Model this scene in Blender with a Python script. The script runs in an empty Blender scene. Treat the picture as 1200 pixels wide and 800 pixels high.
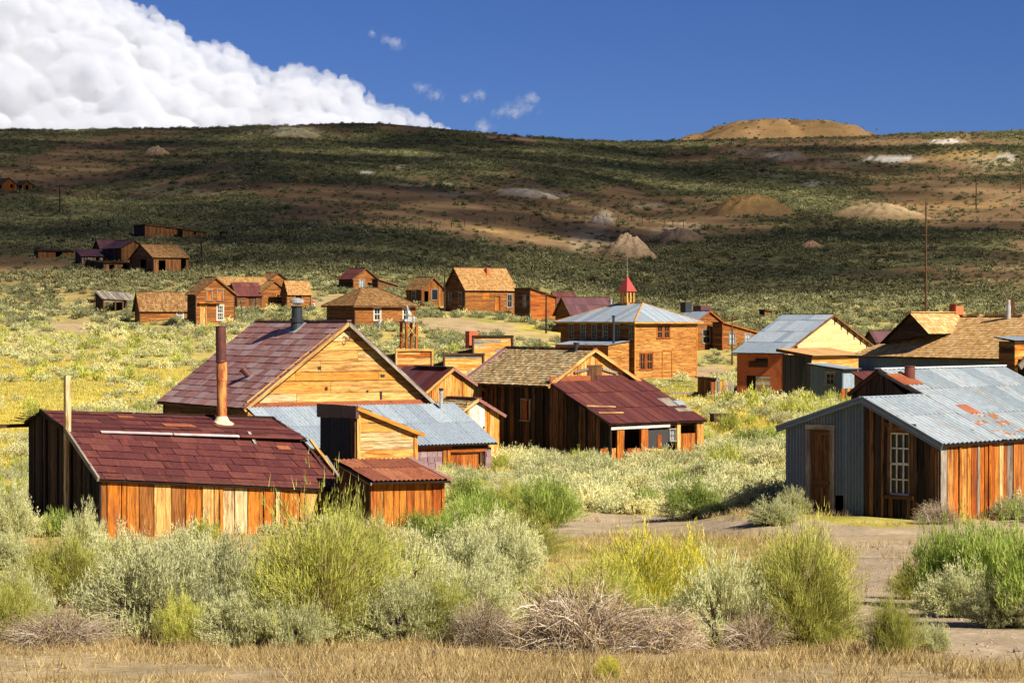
import bpy, math, random
import numpy as np
from mathutils import Vector, Matrix, noise as mnoise

random.seed(7)
rng = np.random.default_rng(11)
scene = bpy.context.scene
COL = scene.collection

# ------------------------------------------------------------------ camera
F, CX, CY, HY = 2706.0, 600.0, 400.0, 373.0        # focal length in photo pixels, image centre, horizon row
PITCH = math.atan((CY - HY) / F)
cam_data = bpy.data.cameras.new('camera')
cam_data.sensor_width = 36.0
cam_data.lens = 36.0 * F / 1200.0
cam_data.clip_start = 0.5
cam_data.clip_end = 60000.0
cam = bpy.data.objects.new('camera', cam_data)
cam.rotation_euler = (math.pi / 2 - PITCH, 0, 0)
COL.objects.link(cam)
scene.camera = cam

# ------------------------------------------------------------------ light
SUN_AZ, SUN_EL = math.radians(47.0), math.radians(37.0)   # azimuth measured from behind the camera towards the right
SUN_DIR = Vector((math.cos(SUN_EL) * math.sin(SUN_AZ), -math.cos(SUN_EL) * math.cos(SUN_AZ), math.sin(SUN_EL)))
sun_data = bpy.data.lights.new('sun', 'SUN')
sun_data.energy = 5.0
sun_data.angle = math.radians(0.53)
sun_data.color = (1.0, 0.93, 0.80)
sun = bpy.data.objects.new('sun', sun_data)
sun.rotation_euler = SUN_DIR.to_track_quat('Z', 'Y').to_euler()
COL.objects.link(sun)

world = bpy.data.worlds.new('World')
scene.world = world
world.use_nodes = True
wn, wl = world.node_tree.nodes, world.node_tree.links
wn.clear()
sky = wn.new('ShaderNodeTexSky')
sky.sky_type = 'NISHITA'
sky.sun_disc = False
sky.sun_elevation = SUN_EL
sky.sun_rotation = math.atan2(SUN_DIR.x, SUN_DIR.y)
sky.altitude = 2600.0
sky.air_density = 1.0
sky.dust_density = 0.0
sky.ozone_density = 4.0
hs = wn.new('ShaderNodeHueSaturation')
hs.inputs['Saturation'].default_value = 1.05
hs.inputs['Value'].default_value = 0.80
tint = wn.new('ShaderNodeMix'); tint.data_type = 'RGBA'; tint.blend_type = 'MULTIPLY'; tint.inputs[0].default_value = 1.0
tint.inputs[7].default_value = (0.49, 0.61, 1.0, 1)
bg = wn.new('ShaderNodeBackground')
bg.inputs['Strength'].default_value = 0.05
wo = wn.new('ShaderNodeOutputWorld')
wl.new(sky.outputs[0], hs.inputs['Color'])
wl.new(hs.outputs[0], tint.inputs[6]); wl.new(tint.outputs[2], bg.inputs['Color'])
wl.new(bg.outputs[0], wo.inputs['Surface'])

scene.view_settings.view_transform = 'Standard'
scene.view_settings.look = 'None'
scene.view_settings.exposure = 0.78
scene.view_settings.gamma = 1.0
scene.view_settings.use_curve_mapping = False
try:
    scene.cycles.max_bounces = 6
    scene.cycles.diffuse_bounces = 3
    scene.cycles.glossy_bounces = 2
    scene.cycles.transparent_max_bounces = 48
except Exception:
    pass

# ------------------------------------------------------------------ geometry of the view (used to place things in the world)
_cp, _sp = math.cos(PITCH), math.sin(PITCH)
def ray(px, py):
    x, y = (px - CX) / F, (CY - py) / F
    d = Vector((x, _cp + y * _sp, -_sp + y * _cp))
    return d / d.y
def at(px, py, d):
    return ray(px, py) * d
def proj(P):
    f = P[1] * _cp - P[2] * _sp
    u = P[1] * _sp + P[2] * _cp
    return CX + F * P[0] / f, CY - F * u / f

# ------------------------------------------------------------------ noise in numpy
def _hash(ix, iy, s):
    h = (ix.astype(np.int64) * 374761393 + iy.astype(np.int64) * 668265263 + s * 1442695041) & 0xffffffff
    h = ((h ^ (h >> 13)) * 1274126177) & 0xffffffff
    h = (h ^ (h >> 16)) & 0xffffffff
    return h / 4294967295.0
def vnoise(x, y, s=0):
    x = np.asarray(x, float); y = np.asarray(y, float)
    ix, iy = np.floor(x), np.floor(y)
    fx, fy = x - ix, y - iy
    fx = fx * fx * (3 - 2 * fx); fy = fy * fy * (3 - 2 * fy)
    a = _hash(ix, iy, s); b = _hash(ix + 1, iy, s); c = _hash(ix, iy + 1, s); d = _hash(ix + 1, iy + 1, s)
    return (a * (1 - fx) + b * fx) * (1 - fy) + (c * (1 - fx) + d * fx) * fy
def fbm(x, y, s=0, o=4):
    t = 0; a = 0.5; n = 0
    for k in range(o):
        t = t + a * vnoise(x * 2 ** k, y * 2 ** k, s + k * 17); n += a; a *= 0.5
    return t / n

# ------------------------------------------------------------------ terrain
near_l = [(0, -1.7), (10, -2.3), (20, -3.1), (25, -3.45), (30, -3.85), (45, -4.85), (60, -5.7), (80, -6.2), (105, -6.6), (130, -6.7)]
near_r = [(0, -1.7), (10, -2.3), (20, -3.1), (25, -3.45), (30, -3.82), (45, -4.6), (60, -5.25), (80, -5.5), (105, -5.65), (130, -5.6)]
TAB = {
    -300: (near_l, [(150, 481), (200, 441), (260, 400), (330, 366), (420, 325), (520, 283), (700, 222), (850, 190), (1000, 166), (1120, 152)]),
    0: (near_l, [(150, 483), (200, 443), (260, 402), (330, 368), (420, 325), (520, 283), (700, 224), (850, 190), (1000, 166), (1120, 153)]),
    150: (near_l, [(150, 486), (200, 445), (250, 410), (300, 381), (340, 360), (420, 322), (520, 279), (700, 232), (850, 195), (1000, 170), (1120, 154)]),
    300: (near_l, [(150, 488), (200, 450), (250, 412), (300, 374), (320, 361), (355, 340), (450, 305), (600, 250), (800, 195), (1000, 162), (1110, 150)]),
    420: (near_l, [(150, 490), (200, 455), (250, 408), (270, 386), (310, 362), (355, 341), (450, 300), (600, 250), (800, 200), (1000, 165), (1110, 144)]),
    560: (near_l, [(150, 492), (190, 460), (230, 420), (270, 392), (300, 372), (318, 362), (360, 344), (450, 310), (600, 262), (800, 205), (1000, 172), (1110, 155)]),
    680: (near_l, [(150, 492), (200, 464), (250, 441), (280, 395), (300, 382), (340, 366), (450, 325), (600, 275), (800, 215), (1000, 180), (1120, 165)]),
    780: (near_l, [(150, 492), (190, 468), (250, 443), (262, 435), (280, 414), (330, 388), (420, 352), (560, 300), (720, 250), (950, 198), (1150, 168)]),
    900: (near_r, [(150, 482), (190, 465), (250, 440), (280, 410), (330, 374), (420, 345), (560, 300), (720, 250), (900, 205), (1150, 165)]),
    1050: (near_r, [(150, 473), (190, 455), (250, 430), (330, 380), (420, 345), (560, 300), (720, 255), (900, 205), (1150, 160)]),
    1200: (near_r, [(150, 473), (190, 455), (250, 430), (330, 380), (420, 345), (560, 298), (720, 250), (900, 200), (1150, 156)]),
    1500: (near_r, [(150, 473), (190, 455), (250, 430), (330, 380), (420, 345), (560, 298), (720, 250), (900, 200), (1150, 152)]),
}
def pchip(x, y, q):
    x = np.array(x, float); y = np.array(y, float)
    h = np.diff(x); dl = np.diff(y) / h
    m = np.zeros_like(x)
    m[0], m[-1] = dl[0], dl[-1]
    for i in range(1, len(x) - 1):
        if dl[i - 1] * dl[i] > 0:
            w1 = 2 * h[i] + h[i - 1]; w2 = h[i] + 2 * h[i - 1]
            m[i] = (w1 + w2) / (w1 / dl[i - 1] + w2 / dl[i])
    k = np.clip(np.searchsorted(x, q) - 1, 0, len(x) - 2)
    t = (q - x[k]) / h[k]
    return ((1 + 2 * t) * (1 - t) ** 2 * y[k] + t * (1 - t) ** 2 * h[k] * m[k] + t * t * (3 - 2 * t) * y[k + 1] + t * t * (t - 1) * h[k] * m[k + 1])
DG = np.concatenate([np.arange(0, 160, 2.0), np.arange(160, 500, 5.0), np.arange(500, 1900, 20.0)])
PG = np.arange(-300, 1501, 20.0)
_cols = sorted(TAB)
_Z = []
for c in _cols:
    nr, fr = TAB[c]
    xs = [a for a, b in nr] + [a for a, b in fr]
    zs = [b for a, b in nr] + [(HY - b) / F * a for a, b in fr]
    crest = zs[-1]
    xs += [xs[-1] + 90, 1450, 2000]; zs += [crest + 1.0, crest - 35, crest - 60]
    _Z.append(pchip(xs, zs, np.clip(DG, 0, 1999)))
_Z = np.array(_Z)
ZG = np.array([pchip(_cols, _Z[:, j], PG) for j in range(len(DG))])          # [d, px]
for _ in range(2):                                                             # soften across the columns
    ZG[:, 1:-1] = (ZG[:, :-2] + 2 * ZG[:, 1:-1] + ZG[:, 2:]) / 4
def ground_z(X, Y, rough=True):
    X = np.asarray(X, float); Y = np.asarray(Y, float)
    d = np.clip(Y, 0, 1880)
    p = np.clip(600 + F * X / np.maximum(Y, 8), -299, 1499)
    i = np.clip(np.searchsorted(DG, d, side='right') - 1, 0, len(DG) - 2)
    j = np.clip(((p - PG[0]) / 20).astype(int), 0, len(PG) - 2)
    td = (d - DG[i]) / (DG[i + 1] - DG[i]); tp = (p - PG[j]) / 20
    z = (ZG[i, j] * (1 - tp) + ZG[i, j + 1] * tp) * (1 - td) + (ZG[i + 1, j] * (1 - tp) + ZG[i + 1, j + 1] * tp) * td
    if rough:
        a1 = np.clip(Y / 60, 0.15, 1) * 0.16
        z = z + a1 * (fbm(X * 0.35, Y * 0.35, 3, 3) - 0.5)
        far = np.clip((Y - 480) / 400, 0, 1)
        z = z + far * 7.0 * (fbm(X * 0.012, Y * 0.012, 5, 4) - 0.5) * np.clip((1180 - Y) / 200, 0.25, 1)
    return z
def gz(x, y):
    return float(ground_z(np.array([x]), np.array([y]))[0])
def on_ground(px, d):
    X = (px - CX) / F * d
    return Vector((X, d, gz(X, d)))

def at_ground(px, py):
    """the point of the ground seen at a photo pixel"""
    lo, hi = 8.0, 1300.0
    r = ray(px, py)
    D = np.geomspace(lo, hi, 1500)
    z = ground_z(r.x * D, D)
    below = np.nonzero(r.z * D < z)[0]
    d = D[below[0]] if len(below) else hi
    return Vector((r.x * d, d, gz(r.x * d, d)))

# ------------------------------------------------------------------ object helpers
def tag(o, label=None, cat=None, group=None, kind=None):
    if label: o['label'] = label
    if cat: o['category'] = cat
    if group: o['group'] = group
    if kind: o['kind'] = kind
    return o
def link(name, me, parent=None, mats=()):
    o = bpy.data.objects.new(name, me)
    COL.objects.link(o)
    for m in mats:
        if m is not None and m.name not in [x.name for x in me.materials if x]: me.materials.append(m)
    if parent: o.parent = parent
    return o

class Acc:
    """collects faces of one mesh, with a grain coordinate per vertex and a random value per face"""
    def __init__(s):
        s.v, s.f, s.co, s.r, s.m = [], [], [], [], []
    def add(s, verts, faces, co, rnd, mat=0):
        b = len(s.v)
        s.v += [tuple(p) for p in verts]; s.co += co
        for f in faces:
            s.f.append([b + i for i in f]); s.r.append(rnd); s.m.append(mat)
    def mesh(s, name, mats, smooth=False):
        me = bpy.data.meshes.new(name)
        me.from_pydata(s.v, [], s.f)
        a = me.attributes.new('co', 'FLOAT_VECTOR', 'POINT'); a.data.foreach_set('vector', np.array(s.co, 'f').ravel())
        r = me.attributes.new('rnd', 'FLOAT', 'FACE'); r.data.foreach_set('value', np.array(s.r, 'f'))
        for m in mats: me.materials.append(m)
        if len(mats) > 1: me.polygons.foreach_set('material_index', np.array(s.m, 'i'))
        if smooth: me.polygons.foreach_set('use_smooth', np.ones(len(s.f), bool))
        return me
    def box(s, c, ax, rnd=None, mat=0):
        """box from centre and three half-axis vectors; grain runs along the longest"""
        rnd = random.random() if rnd is None else rnd
        ax = [Vector(a) for a in ax]
        if ax[0].cross(ax[1]).dot(ax[2]) < 0: ax[2] = -ax[2]
        L = sorted(range(3), key=lambda k: ax[k].length)
        c = Vector(c); V = []; C = []
        for i in (-1, 1):
            for j in (-1, 1):
                for k in (-1, 1):
                    V.append(c + ax[0] * i + ax[1] * j + ax[2] * k)
                    e = [i * ax[0].length, j * ax[1].length, k * ax[2].length]
                    C.append((e[L[1]] + e[L[0]], e[L[2]], rnd * 37))
        s.add(V, [(0, 1, 3, 2), (4, 6, 7, 5), (0, 4, 5, 1), (2, 3, 7, 6), (0, 2, 6, 4), (1, 5, 7, 3)], C, rnd, mat)
    def beam(s, P, Q, w, h, rnd=None, mat=0, up=None):
        P, Q = Vector(P), Vector(Q); d = Q - P
        u = Vector(up) if up else Vector((0, 0, 1))
        if abs(d.normalized().dot(u)) > 0.99: u = Vector((0, 1, 0))
        sd = d.cross(u).normalized(); u2 = sd.cross(d).normalized()
        s.box((P + Q) / 2, (d / 2, sd * w / 2, u2 * h / 2), rnd, mat)
    def lathe(s, axisP, axisQ, prof, n=16, rnd=None, mat=0, cap=True):
        """prof: list of (t along axis in metres, radius)"""
        rnd = random.random() if rnd is None else rnd
        P, Q = Vector(axisP), Vector(axisQ); z = (Q - P).normalized()
        x = z.orthogonal().normalized(); y = z.cross(x)
        V, C, Fs = [], [], []
        for t, r in prof:
            for k in range(n):
                a = 2 * math.pi * k / n
                V.append(P + z * t + x * r * math.cos(a) + y * r * math.sin(a)); C.append((a * r, t, rnd * 37))
        for i in range(len(prof) - 1):
            for k in range(n):
                k2 = (k + 1) % n
                Fs.append((i * n + k, i * n + k2, (i + 1) * n + k2, (i + 1) * n + k))
        if cap:
            Fs.append(tuple(range(n - 1, -1, -1))); Fs.append(tuple((len(prof) - 1) * n + k for k in range(n)))
        s.add(V, Fs, C, rnd, mat)
    def obj(s, name, mats, parent=None, smooth=False):
        if not isinstance(mats, (list, tuple)): mats = [mats]
        return link(name, s.mesh(name, mats, smooth), parent)

class Pl:
    def __init__(s, O, U, V):
        s.O = Vector(O); s.U = Vector(U).normalized(); V = Vector(V)
        s.N = s.U.cross(V).normalized(); s.V = s.N.cross(s.U)
    def uv(s, P):
        d = Vector(P) - s.O
        return (d.dot(s.U), d.dot(s.V))
    def p(s, u, v, n=0.0):
        return s.O + s.U * u + s.V * v + s.N * n

def clip(poly, axis, val, keep_less):
    out = []; n = len(poly)
    for i in range(n):
        a, b = poly[i], poly[(i + 1) % n]
        ia = (a[axis] <= val) if keep_less else (a[axis] >= val)
        ib = (b[axis] <= val) if keep_less else (b[axis] >= val)
        if ia: out.append(a)
        if ia != ib:
            t = (val - a[axis]) / (b[axis] - a[axis])
            out.append((a[0] + (b[0] - a[0]) * t, a[1] + (b[1] - a[1]) * t))
    return out
def clip_rect(poly, u0, u1, v0, v1):
    for ax, val, kl in ((0, u0, False), (0, u1, True), (1, v0, False), (1, v1, True)):
        poly = clip(poly, ax, val, kl)
        if len(poly) < 3: return []
    q = []
    for p in poly:
        if not q or abs(p[0] - q[-1][0]) + abs(p[1] - q[-1][1]) > 1e-4: q.append(p)
    if len(q) > 2 and abs(q[0][0] - q[-1][0]) + abs(q[0][1] - q[-1][1]) < 1e-4: q.pop()
    if len(q) < 3: return []
    ar = abs(sum(q[i][0] * q[(i + 1) % len(q)][1] - q[(i + 1) % len(q)][0] * q[i][1] for i in range(len(q)))) / 2
    return q if ar > 2e-4 else []
def minus(cells, openings):
    for (a0, a1, b0, b1) in openings:
        nxt = []
        for (u0, u1, v0, v1, r) in cells:
            if u1 <= a0 or u0 >= a1 or v1 <= b0 or v0 >= b1: nxt.append((u0, u1, v0, v1, r)); continue
            if u0 < a0: nxt.append((u0, a0, v0, v1, r))
            if u1 > a1: nxt.append((a1, u1, v0, v1, r))
            m0, m1 = max(u0, a0), min(u1, a1)
            if v0 < b0: nxt.append((m0, m1, v0, b0, r))
            if v1 > b1: nxt.append((m0, m1, b1, v1, r))
        cells = nxt
    return [c for c in cells if c[1] - c[0] > 0.012 and c[3] - c[2] > 0.012]
def spans(a, b, w, jit):
    out = []; t = a
    while t < b - 1e-6:
        e = t + w * (1 + random.uniform(-jit, jit))
        if b - e < w * 0.35: e = b
        out.append((t, min(e, b))); t = e
    return out
def pick(mats):
    if not isinstance(mats, (list, tuple)): return mats
    tot = sum(w for m, w in mats); x = random.random() * tot
    for m, w in mats:
        x -= w
        if x <= 0: return m
    return mats[-1][0]

def prism(acc, pl, poly, off, thick, rnd, along, lap=0, vr=None, mat=0, tilt=0):
    n = len(poly); V = []; C = []
    v0, v1 = vr if vr else (0, 1)
    u0 = min(p[0] for p in poly)
    for s_ in (0, 1):
        for (u, v) in poly:
            o = off + lap * (1 - (v - v0) / max(v1 - v0, 1e-6)) + tilt * (u - u0)
            V.append(pl.p(u, v, o - (thick if s_ else 0)))
            C.append((u, v, rnd * 37) if along == 'v' else (v, u, rnd * 37))
    fs = [tuple(range(n))]
    for i in range(n):
        j = (i + 1) % n
        fs.append((i, n + i, n + j, j))
    acc.add(V, fs, C, rnd, mat)

def clad(parent, name, pl, poly, mode, w, h=None, mats=None, thick=0.022, gap=0.005, off=0.0, proud=0.012, lap=0.0,
         openings=(), joined=False, rag=0.0, jit=0.25, length=3.5, warp=0.0):
    """boards, sheets or shingles laid on a polygon of a plane. mode: 'v' upright boards, 'h' level boards, 'c' courses of cells"""
    if len(poly[0]) == 3 or isinstance(poly[0], Vector): poly = [pl.uv(P) for P in poly]
    us = [p[0] for p in poly]; vs = [p[1] for p in poly]
    a, b, c, d = min(us), max(us), min(vs), max(vs)
    cells = []
    if mode == 'v':
        ws = w if isinstance(w, (list, tuple)) else None
        if ws:
            t = a; k = 0; prev = None
            while t < b - 1e-6:
                ww = random.choice(ws); e = t + ww * random.uniform(0.85, 1.15)
                if b - e < 0.06: e = b
                cells.append((t, min(e, b), c, d, random.random())); t = e
        else:
            for (x, y) in spans(a, b, w, jit): cells.append((x, y, c, d, random.random()))
    elif mode == 'h':
        for (x, y) in spans(c, d, w, jit * 0.4):
            t = a - random.uniform(0, length * 0.6) if length < (b - a) * 1.5 else a
            while t < b:
                e = t + (length * random.uniform(0.6, 1.3) if length < 90 else 1000)
                cells.append((max(t, a), min(e, b), x, y, random.random())); t = e
    else:
        row = 0
        for (x, y) in spans(c, d, h, jit * 0.25):
            t = a - random.uniform(0, w)
            while t < b:
                e = t + w * random.uniform(1 - jit, 1 + jit)
                cells.append((max(t, a), min(e, b), x, y, random.random())); t = e
            row += 1
    cells = [q for q in cells if q[1] - q[0] > 0.012]
    along = 'v' if mode == 'v' else 'h'
    if mode == 'c': along = 'v'
    cells = minus(cells, openings)
    J = {} ; out = []
    for (u0, u1, v0, v1, r) in cells:
        q0, q1 = v0, v1
        if rag and mode == 'v': q0 = v0 + random.uniform(0, rag) if v0 == c else v0
        g = gap / 2
        ext = 0.0
        if mode == 'c': ext = min(0.06, (v1 - v0) * 0.12)
        poly2 = clip_rect(poly, u0 + g, u1 - g, q0 + (g if mode == 'h' else 0), q1 - (g if mode == 'h' else 0) + ext)
        if not poly2: continue
        if warp:
            poly2 = [(u + random.uniform(-warp, warp), v + random.uniform(-warp, warp)) for u, v in poly2]
        o = off + random.uniform(0, proud)
        if mode == 'v' and isinstance(w, (list, tuple)) and u1 - u0 < .165: o += .03
        m = pick(mats)
        if joined:
            acc = J.setdefault(m.name, (Acc(), m))[0]
        else: acc = Acc()
        rr = random.random()
        prism(acc, pl, poly2, o, thick, rr, along, lap * random.uniform(0.6, 1.4), (v0, v1), 0, random.uniform(-1, 1) * 0.012 if (mode == 'v' and u1 - u0 > .12) else 0)
        if not joined: out.append(acc.obj(name, m, parent))
    for acc, m in J.values():
        o = acc.obj(name, m, parent); o['kind'] = 'stuff'; out.append(o)
    return out

def plate(parent, name, pl, poly, mat, off=-0.03, thick=0.03, openings=()):
    """one backing sheet with its openings left out"""
    if len(poly[0]) == 3 or isinstance(poly[0], Vector): poly = [pl.uv(P) for P in poly]
    us = [p[0] for p in poly]; vs = [p[1] for p in poly]
    acc = Acc()
    for (u0, u1, v0, v1, r) in minus([(min(us), max(us), min(vs), max(vs), 0.5)], openings):
        q = clip_rect(poly, u0, u1, v0, v1)
        if q: prism(acc, pl, q, off, thick, 0.5, 'v')
    return acc.obj(name, mat, parent)

def corr(parent, name, pl, poly, sw, sh, mats, pitch=0.08, amp=0.011, off=0.02, joined=False, lift=0.012, openings=(), warp=0.0):
    """corrugated sheets, waves across U, running along V"""
    if len(poly[0]) == 3 or isinstance(poly[0], Vector): poly = [pl.uv(P) for P in poly]
    us = [p[0] for p in poly]; vs = [p[1] for p in poly]
    a, b, c, d = min(us), max(us), min(vs), max(vs)
    cells = []
    for (x, y) in spans(c, d, sh, 0.06):
        for (s, e) in spans(a, b, sw, 0.03):
            cells.append((s, e, x, y, random.random()))
    cells = minus(cells, openings)
    J = {}
    for (u0, u1, v0, v1, r) in cells:
        m = pick(mats)
        acc = J.setdefault(m.name, (Acc(), m))[0] if joined else Acc()
        n = max(2, int((u1 - u0) / pitch * 4))
        V, C, Fs = [], [], []; rr = random.random(); o = off + random.uniform(0, 0.005)
        tl = random.uniform(-warp, warp)
        last = None
        for k in range(n + 1):
            u = u0 + (u1 - u0) * k / n
            u = min(max(u, a + 1e-4), b - 1e-4)
            # vertical extent of the polygon at u
            ys = []
            for i in range(len(poly)):
                p, q = poly[i], poly[(i + 1) % len(poly)]
                if (p[0] - u) * (q[0] - u) <= 0 and abs(p[0] - q[0]) > 1e-9:
                    ys.append(p[1] + (q[1] - p[1]) * (u - p[0]) / (q[0] - p[0]))
            if len(ys) < 2: last = None; continue
            y0, y1 = max(min(ys), v0), min(max(ys), v1 + 0.05)
            if y1 - y0 < 0.004: last = None; continue
            w = math.sin(2 * math.pi * u / pitch) * amp
            i0 = len(V)
            ym = (y0 + y1) / 2
            V += [pl.p(u, y0 + tl * (k / n), o + w + lift), pl.p(u, ym, o + w + lift * .35), pl.p(u, y1, o + w)]; C += [(u, y0, rr * 37), (u, ym, rr * 37), (u, y1, rr * 37)]
            if last is not None:
                Fs.append((last, i0, i0 + 1, last + 1)); Fs.append((last + 1, i0 + 1, i0 + 2, last + 2))
            last = i0
        if not Fs: continue
        acc.add(V, Fs, C, rr)
        if not joined: acc.obj(name, m, parent, smooth=True)
    for acc, m in J.values():
        o = acc.obj(name, m, parent, smooth=True); o['kind'] = 'stuff'

FOOT = []     # footprints (world polygons) that keep plants out
class Bld:
    def __init__(s, name, label, cat, px, py, d, yaw, group=None):
        if d > 235:
            g = at_ground(px, py)
            if abs(g.y - d) < .22 * d: d = g.y
        s.P = at(px, py, d); s.yaw = math.radians(yaw); s.px, s.py, s.d = px, py, d
        s.root = bpy.data.objects.new(name, None)
        s.root.empty_display_size = 0.5
        s.root.location = s.P; s.root.rotation_euler = (0, 0, s.yaw)
        COL.objects.link(s.root)
        tag(s.root, label, cat, group)
        s.M = Matrix.Rotation(-s.yaw, 3, 'Z')
        s.Mi = Matrix.Rotation(s.yaw, 3, 'Z')
        s.cam = s.M @ (-s.P)
        s.W = s.D = 1
    def on_plane(s, px, py, O, N):
        r = s.M @ ray(px, py); O, N = Vector(O), Vector(N)
        t = (O - s.cam).dot(N) / r.dot(N)
        return s.cam + r * t
    def on_y(s, px, py, y=0.0): return s.on_plane(px, py, (0, y, 0), (0, 1, 0))
    def on_x(s, px, py, x=0.0): return s.on_plane(px, py, (x, 0, 0), (1, 0, 0))
    def world(s, p): return s.P + s.Mi @ Vector(p)
    def foot(s, x0, x1, y0, y1):
        FOOT.append([s.world((x, y, 0)).xy for x, y in ((x0, y0), (x1, y0), (x1, y1), (x0, y1))])
    front = property(lambda s: Pl((0, 0, 0), (1, 0, 0), (0, 0, 1)))
    left = property(lambda s: Pl((0, 0, 0), (0, -1, 0), (0, 0, 1)))
def right_of(W): return Pl((W, 0, 0), (0, 1, 0), (0, 0, 1))
def back_of(D): return Pl((0, D, 0), (-1, 0, 0), (0, 0, 1))

# ------------------------------------------------------------------ materials
def new_mat(name):
    m = bpy.data.materials.new(name); m.use_nodes = True
    n = m.node_tree.nodes; n.clear()
    out = n.new('ShaderNodeOutputMaterial')
    p = n.new('ShaderNodeBsdfPrincipled')
    m.node_tree.links.new(p.outputs[0], out.inputs['Surface'])
    p.inputs['Specular IOR Level'].default_value = 0.25
    return m, n, m.node_tree.links, p
def attr(n, name):
    a = n.new('ShaderNodeAttribute'); a.attribute_name = name; return a
def ramp(n, stops, interp='LINEAR'):
    r = n.new('ShaderNodeValToRGB'); e = r.color_ramp.elements; r.color_ramp.interpolation = interp
    e[0].position, e[0].color = stops[0][0], (*stops[0][1], 1)
    e[1].position, e[1].color = stops[-1][0], (*stops[-1][1], 1)
    for p, c in stops[1:-1]:
        x = e.new(p); x.color = (*c, 1)
    return r
def mapping(n, l, src, scale, loc=(0, 0, 0)):
    m = n.new('ShaderNodeMapping'); m.inputs['Scale'].default_value = scale; m.inputs['Location'].default_value = loc
    l.new(src, m.inputs['Vector']); return m
def noise(n, l, vec, scale=1.0, detail=4, rough=0.6, dist=0.0):
    t = n.new('ShaderNodeTexNoise'); t.inputs['Scale'].default_value = scale
    t.inputs['Detail'].default_value = detail; t.inputs['Roughness'].default_value = rough; t.inputs['Distortion'].default_value = dist
    if vec is not None: l.new(vec, t.inputs['Vector'])
    return t
def mix(n, l, f, a, b, mode='MIX'):
    m = n.new('ShaderNodeMix'); m.data_type = 'RGBA'; m.blend_type = mode
    for s, v in ((m.inputs[0], f), (m.inputs[6], a), (m.inputs[7], b)):
        if hasattr(v, 'is_linked') or hasattr(v, 'links'): l.new(v, s)
        elif isinstance(v, (int, float)): s.default_value = v
        else: s.default_value = (*v, 1)
    return m.outputs[2]
def mapr(n, l, v, a, b, c=0.0, d=1.0):
    m = n.new('ShaderNodeMapRange'); m.inputs[1].default_value = a; m.inputs[2].default_value = b
    m.inputs[3].default_value = c; m.inputs[4].default_value = d; l.new(v, m.inputs[0]); return m.outputs[0]
def bump(n, l, p, h, strength=0.4, dist=0.01):
    b = n.new('ShaderNodeBump'); b.inputs['Strength'].default_value = strength; b.inputs['Distance'].default_value = dist
    l.new(h, b.inputs['Height']); l.new(b.outputs[0], p.inputs['Normal'])

def wood(name, stops, dark=(0.03, 0.018, 0.01), streak=0.55, grey=None, greyamt=0.35, fine=1.0, stain=0.6):
    """weathered boards: tone per board, long grain streaks, knots, greyed patches"""
    m, n, l, p = new_mat(name)
    co, rn = attr(n, 'co'), attr(n, 'rnd')
    base = ramp(n, stops); l.new(rn.outputs['Fac'], base.inputs[0])
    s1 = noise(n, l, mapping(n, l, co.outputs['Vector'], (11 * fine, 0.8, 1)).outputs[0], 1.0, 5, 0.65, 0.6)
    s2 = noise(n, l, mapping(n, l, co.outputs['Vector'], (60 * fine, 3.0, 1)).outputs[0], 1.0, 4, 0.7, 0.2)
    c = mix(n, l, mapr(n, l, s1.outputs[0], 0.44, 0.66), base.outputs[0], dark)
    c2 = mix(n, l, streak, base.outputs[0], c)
    f2 = mapr(n, l, s2.outputs[0], 0.32, 0.68, 0.45, 1.3)
    mm = n.new('ShaderNodeVectorMath'); mm.operation = 'SCALE'; l.new(c2, mm.inputs[0]); l.new(f2, mm.inputs['Scale'])
    col = mm.outputs[0]
    if grey:
        s3 = noise(n, l, mapping(n, l, co.outputs['Vector'], (5, 0.7, 1)).outputs[0], 1.0, 4, 0.6)
        gm = n.new('ShaderNodeMath'); gm.operation = 'MULTIPLY'; l.new(mapr(n, l, s3.outputs[0], 0.45, 0.65), gm.inputs[0]); gm.inputs[1].default_value = greyamt
        col = mix(n, l, gm.outputs[0], col, grey)
    v = n.new('ShaderNodeTexVoronoi'); l.new(mapping(n, l, co.outputs['Vector'], (6, 1.6, 1)).outputs[0], v.inputs['Vector']); v.inputs['Scale'].default_value = 1.0
    kn = mapr(n, l, v.outputs['Distance'], 0.06, 0.12, 0.75, 0.0)
    col = mix(n, l, kn, col, dark)
    s4 = noise(n, l, mapping(n, l, co.outputs['Vector'], (2.6, 0.55, 1)).outputs[0], 1.0, 5, 0.7, 0.8)
    sf = n.new('ShaderNodeMath'); sf.operation = 'MULTIPLY'; l.new(mapr(n, l, s4.outputs[0], 0.50, 0.66), sf.inputs[0]); sf.inputs[1].default_value = stain
    col = mix(n, l, sf.outputs[0], col, tuple(min(1, c * 1.5 + .012) for c in dark))
    l.new(col, p.inputs['Base Color'])
    p.inputs['Roughness'].default_value = 0.85
    p.inputs['Specular IOR Level'].default_value = 0.12
    bump(n, l, p, s2.outputs[0], 0.5, 0.006)
    return m

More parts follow.
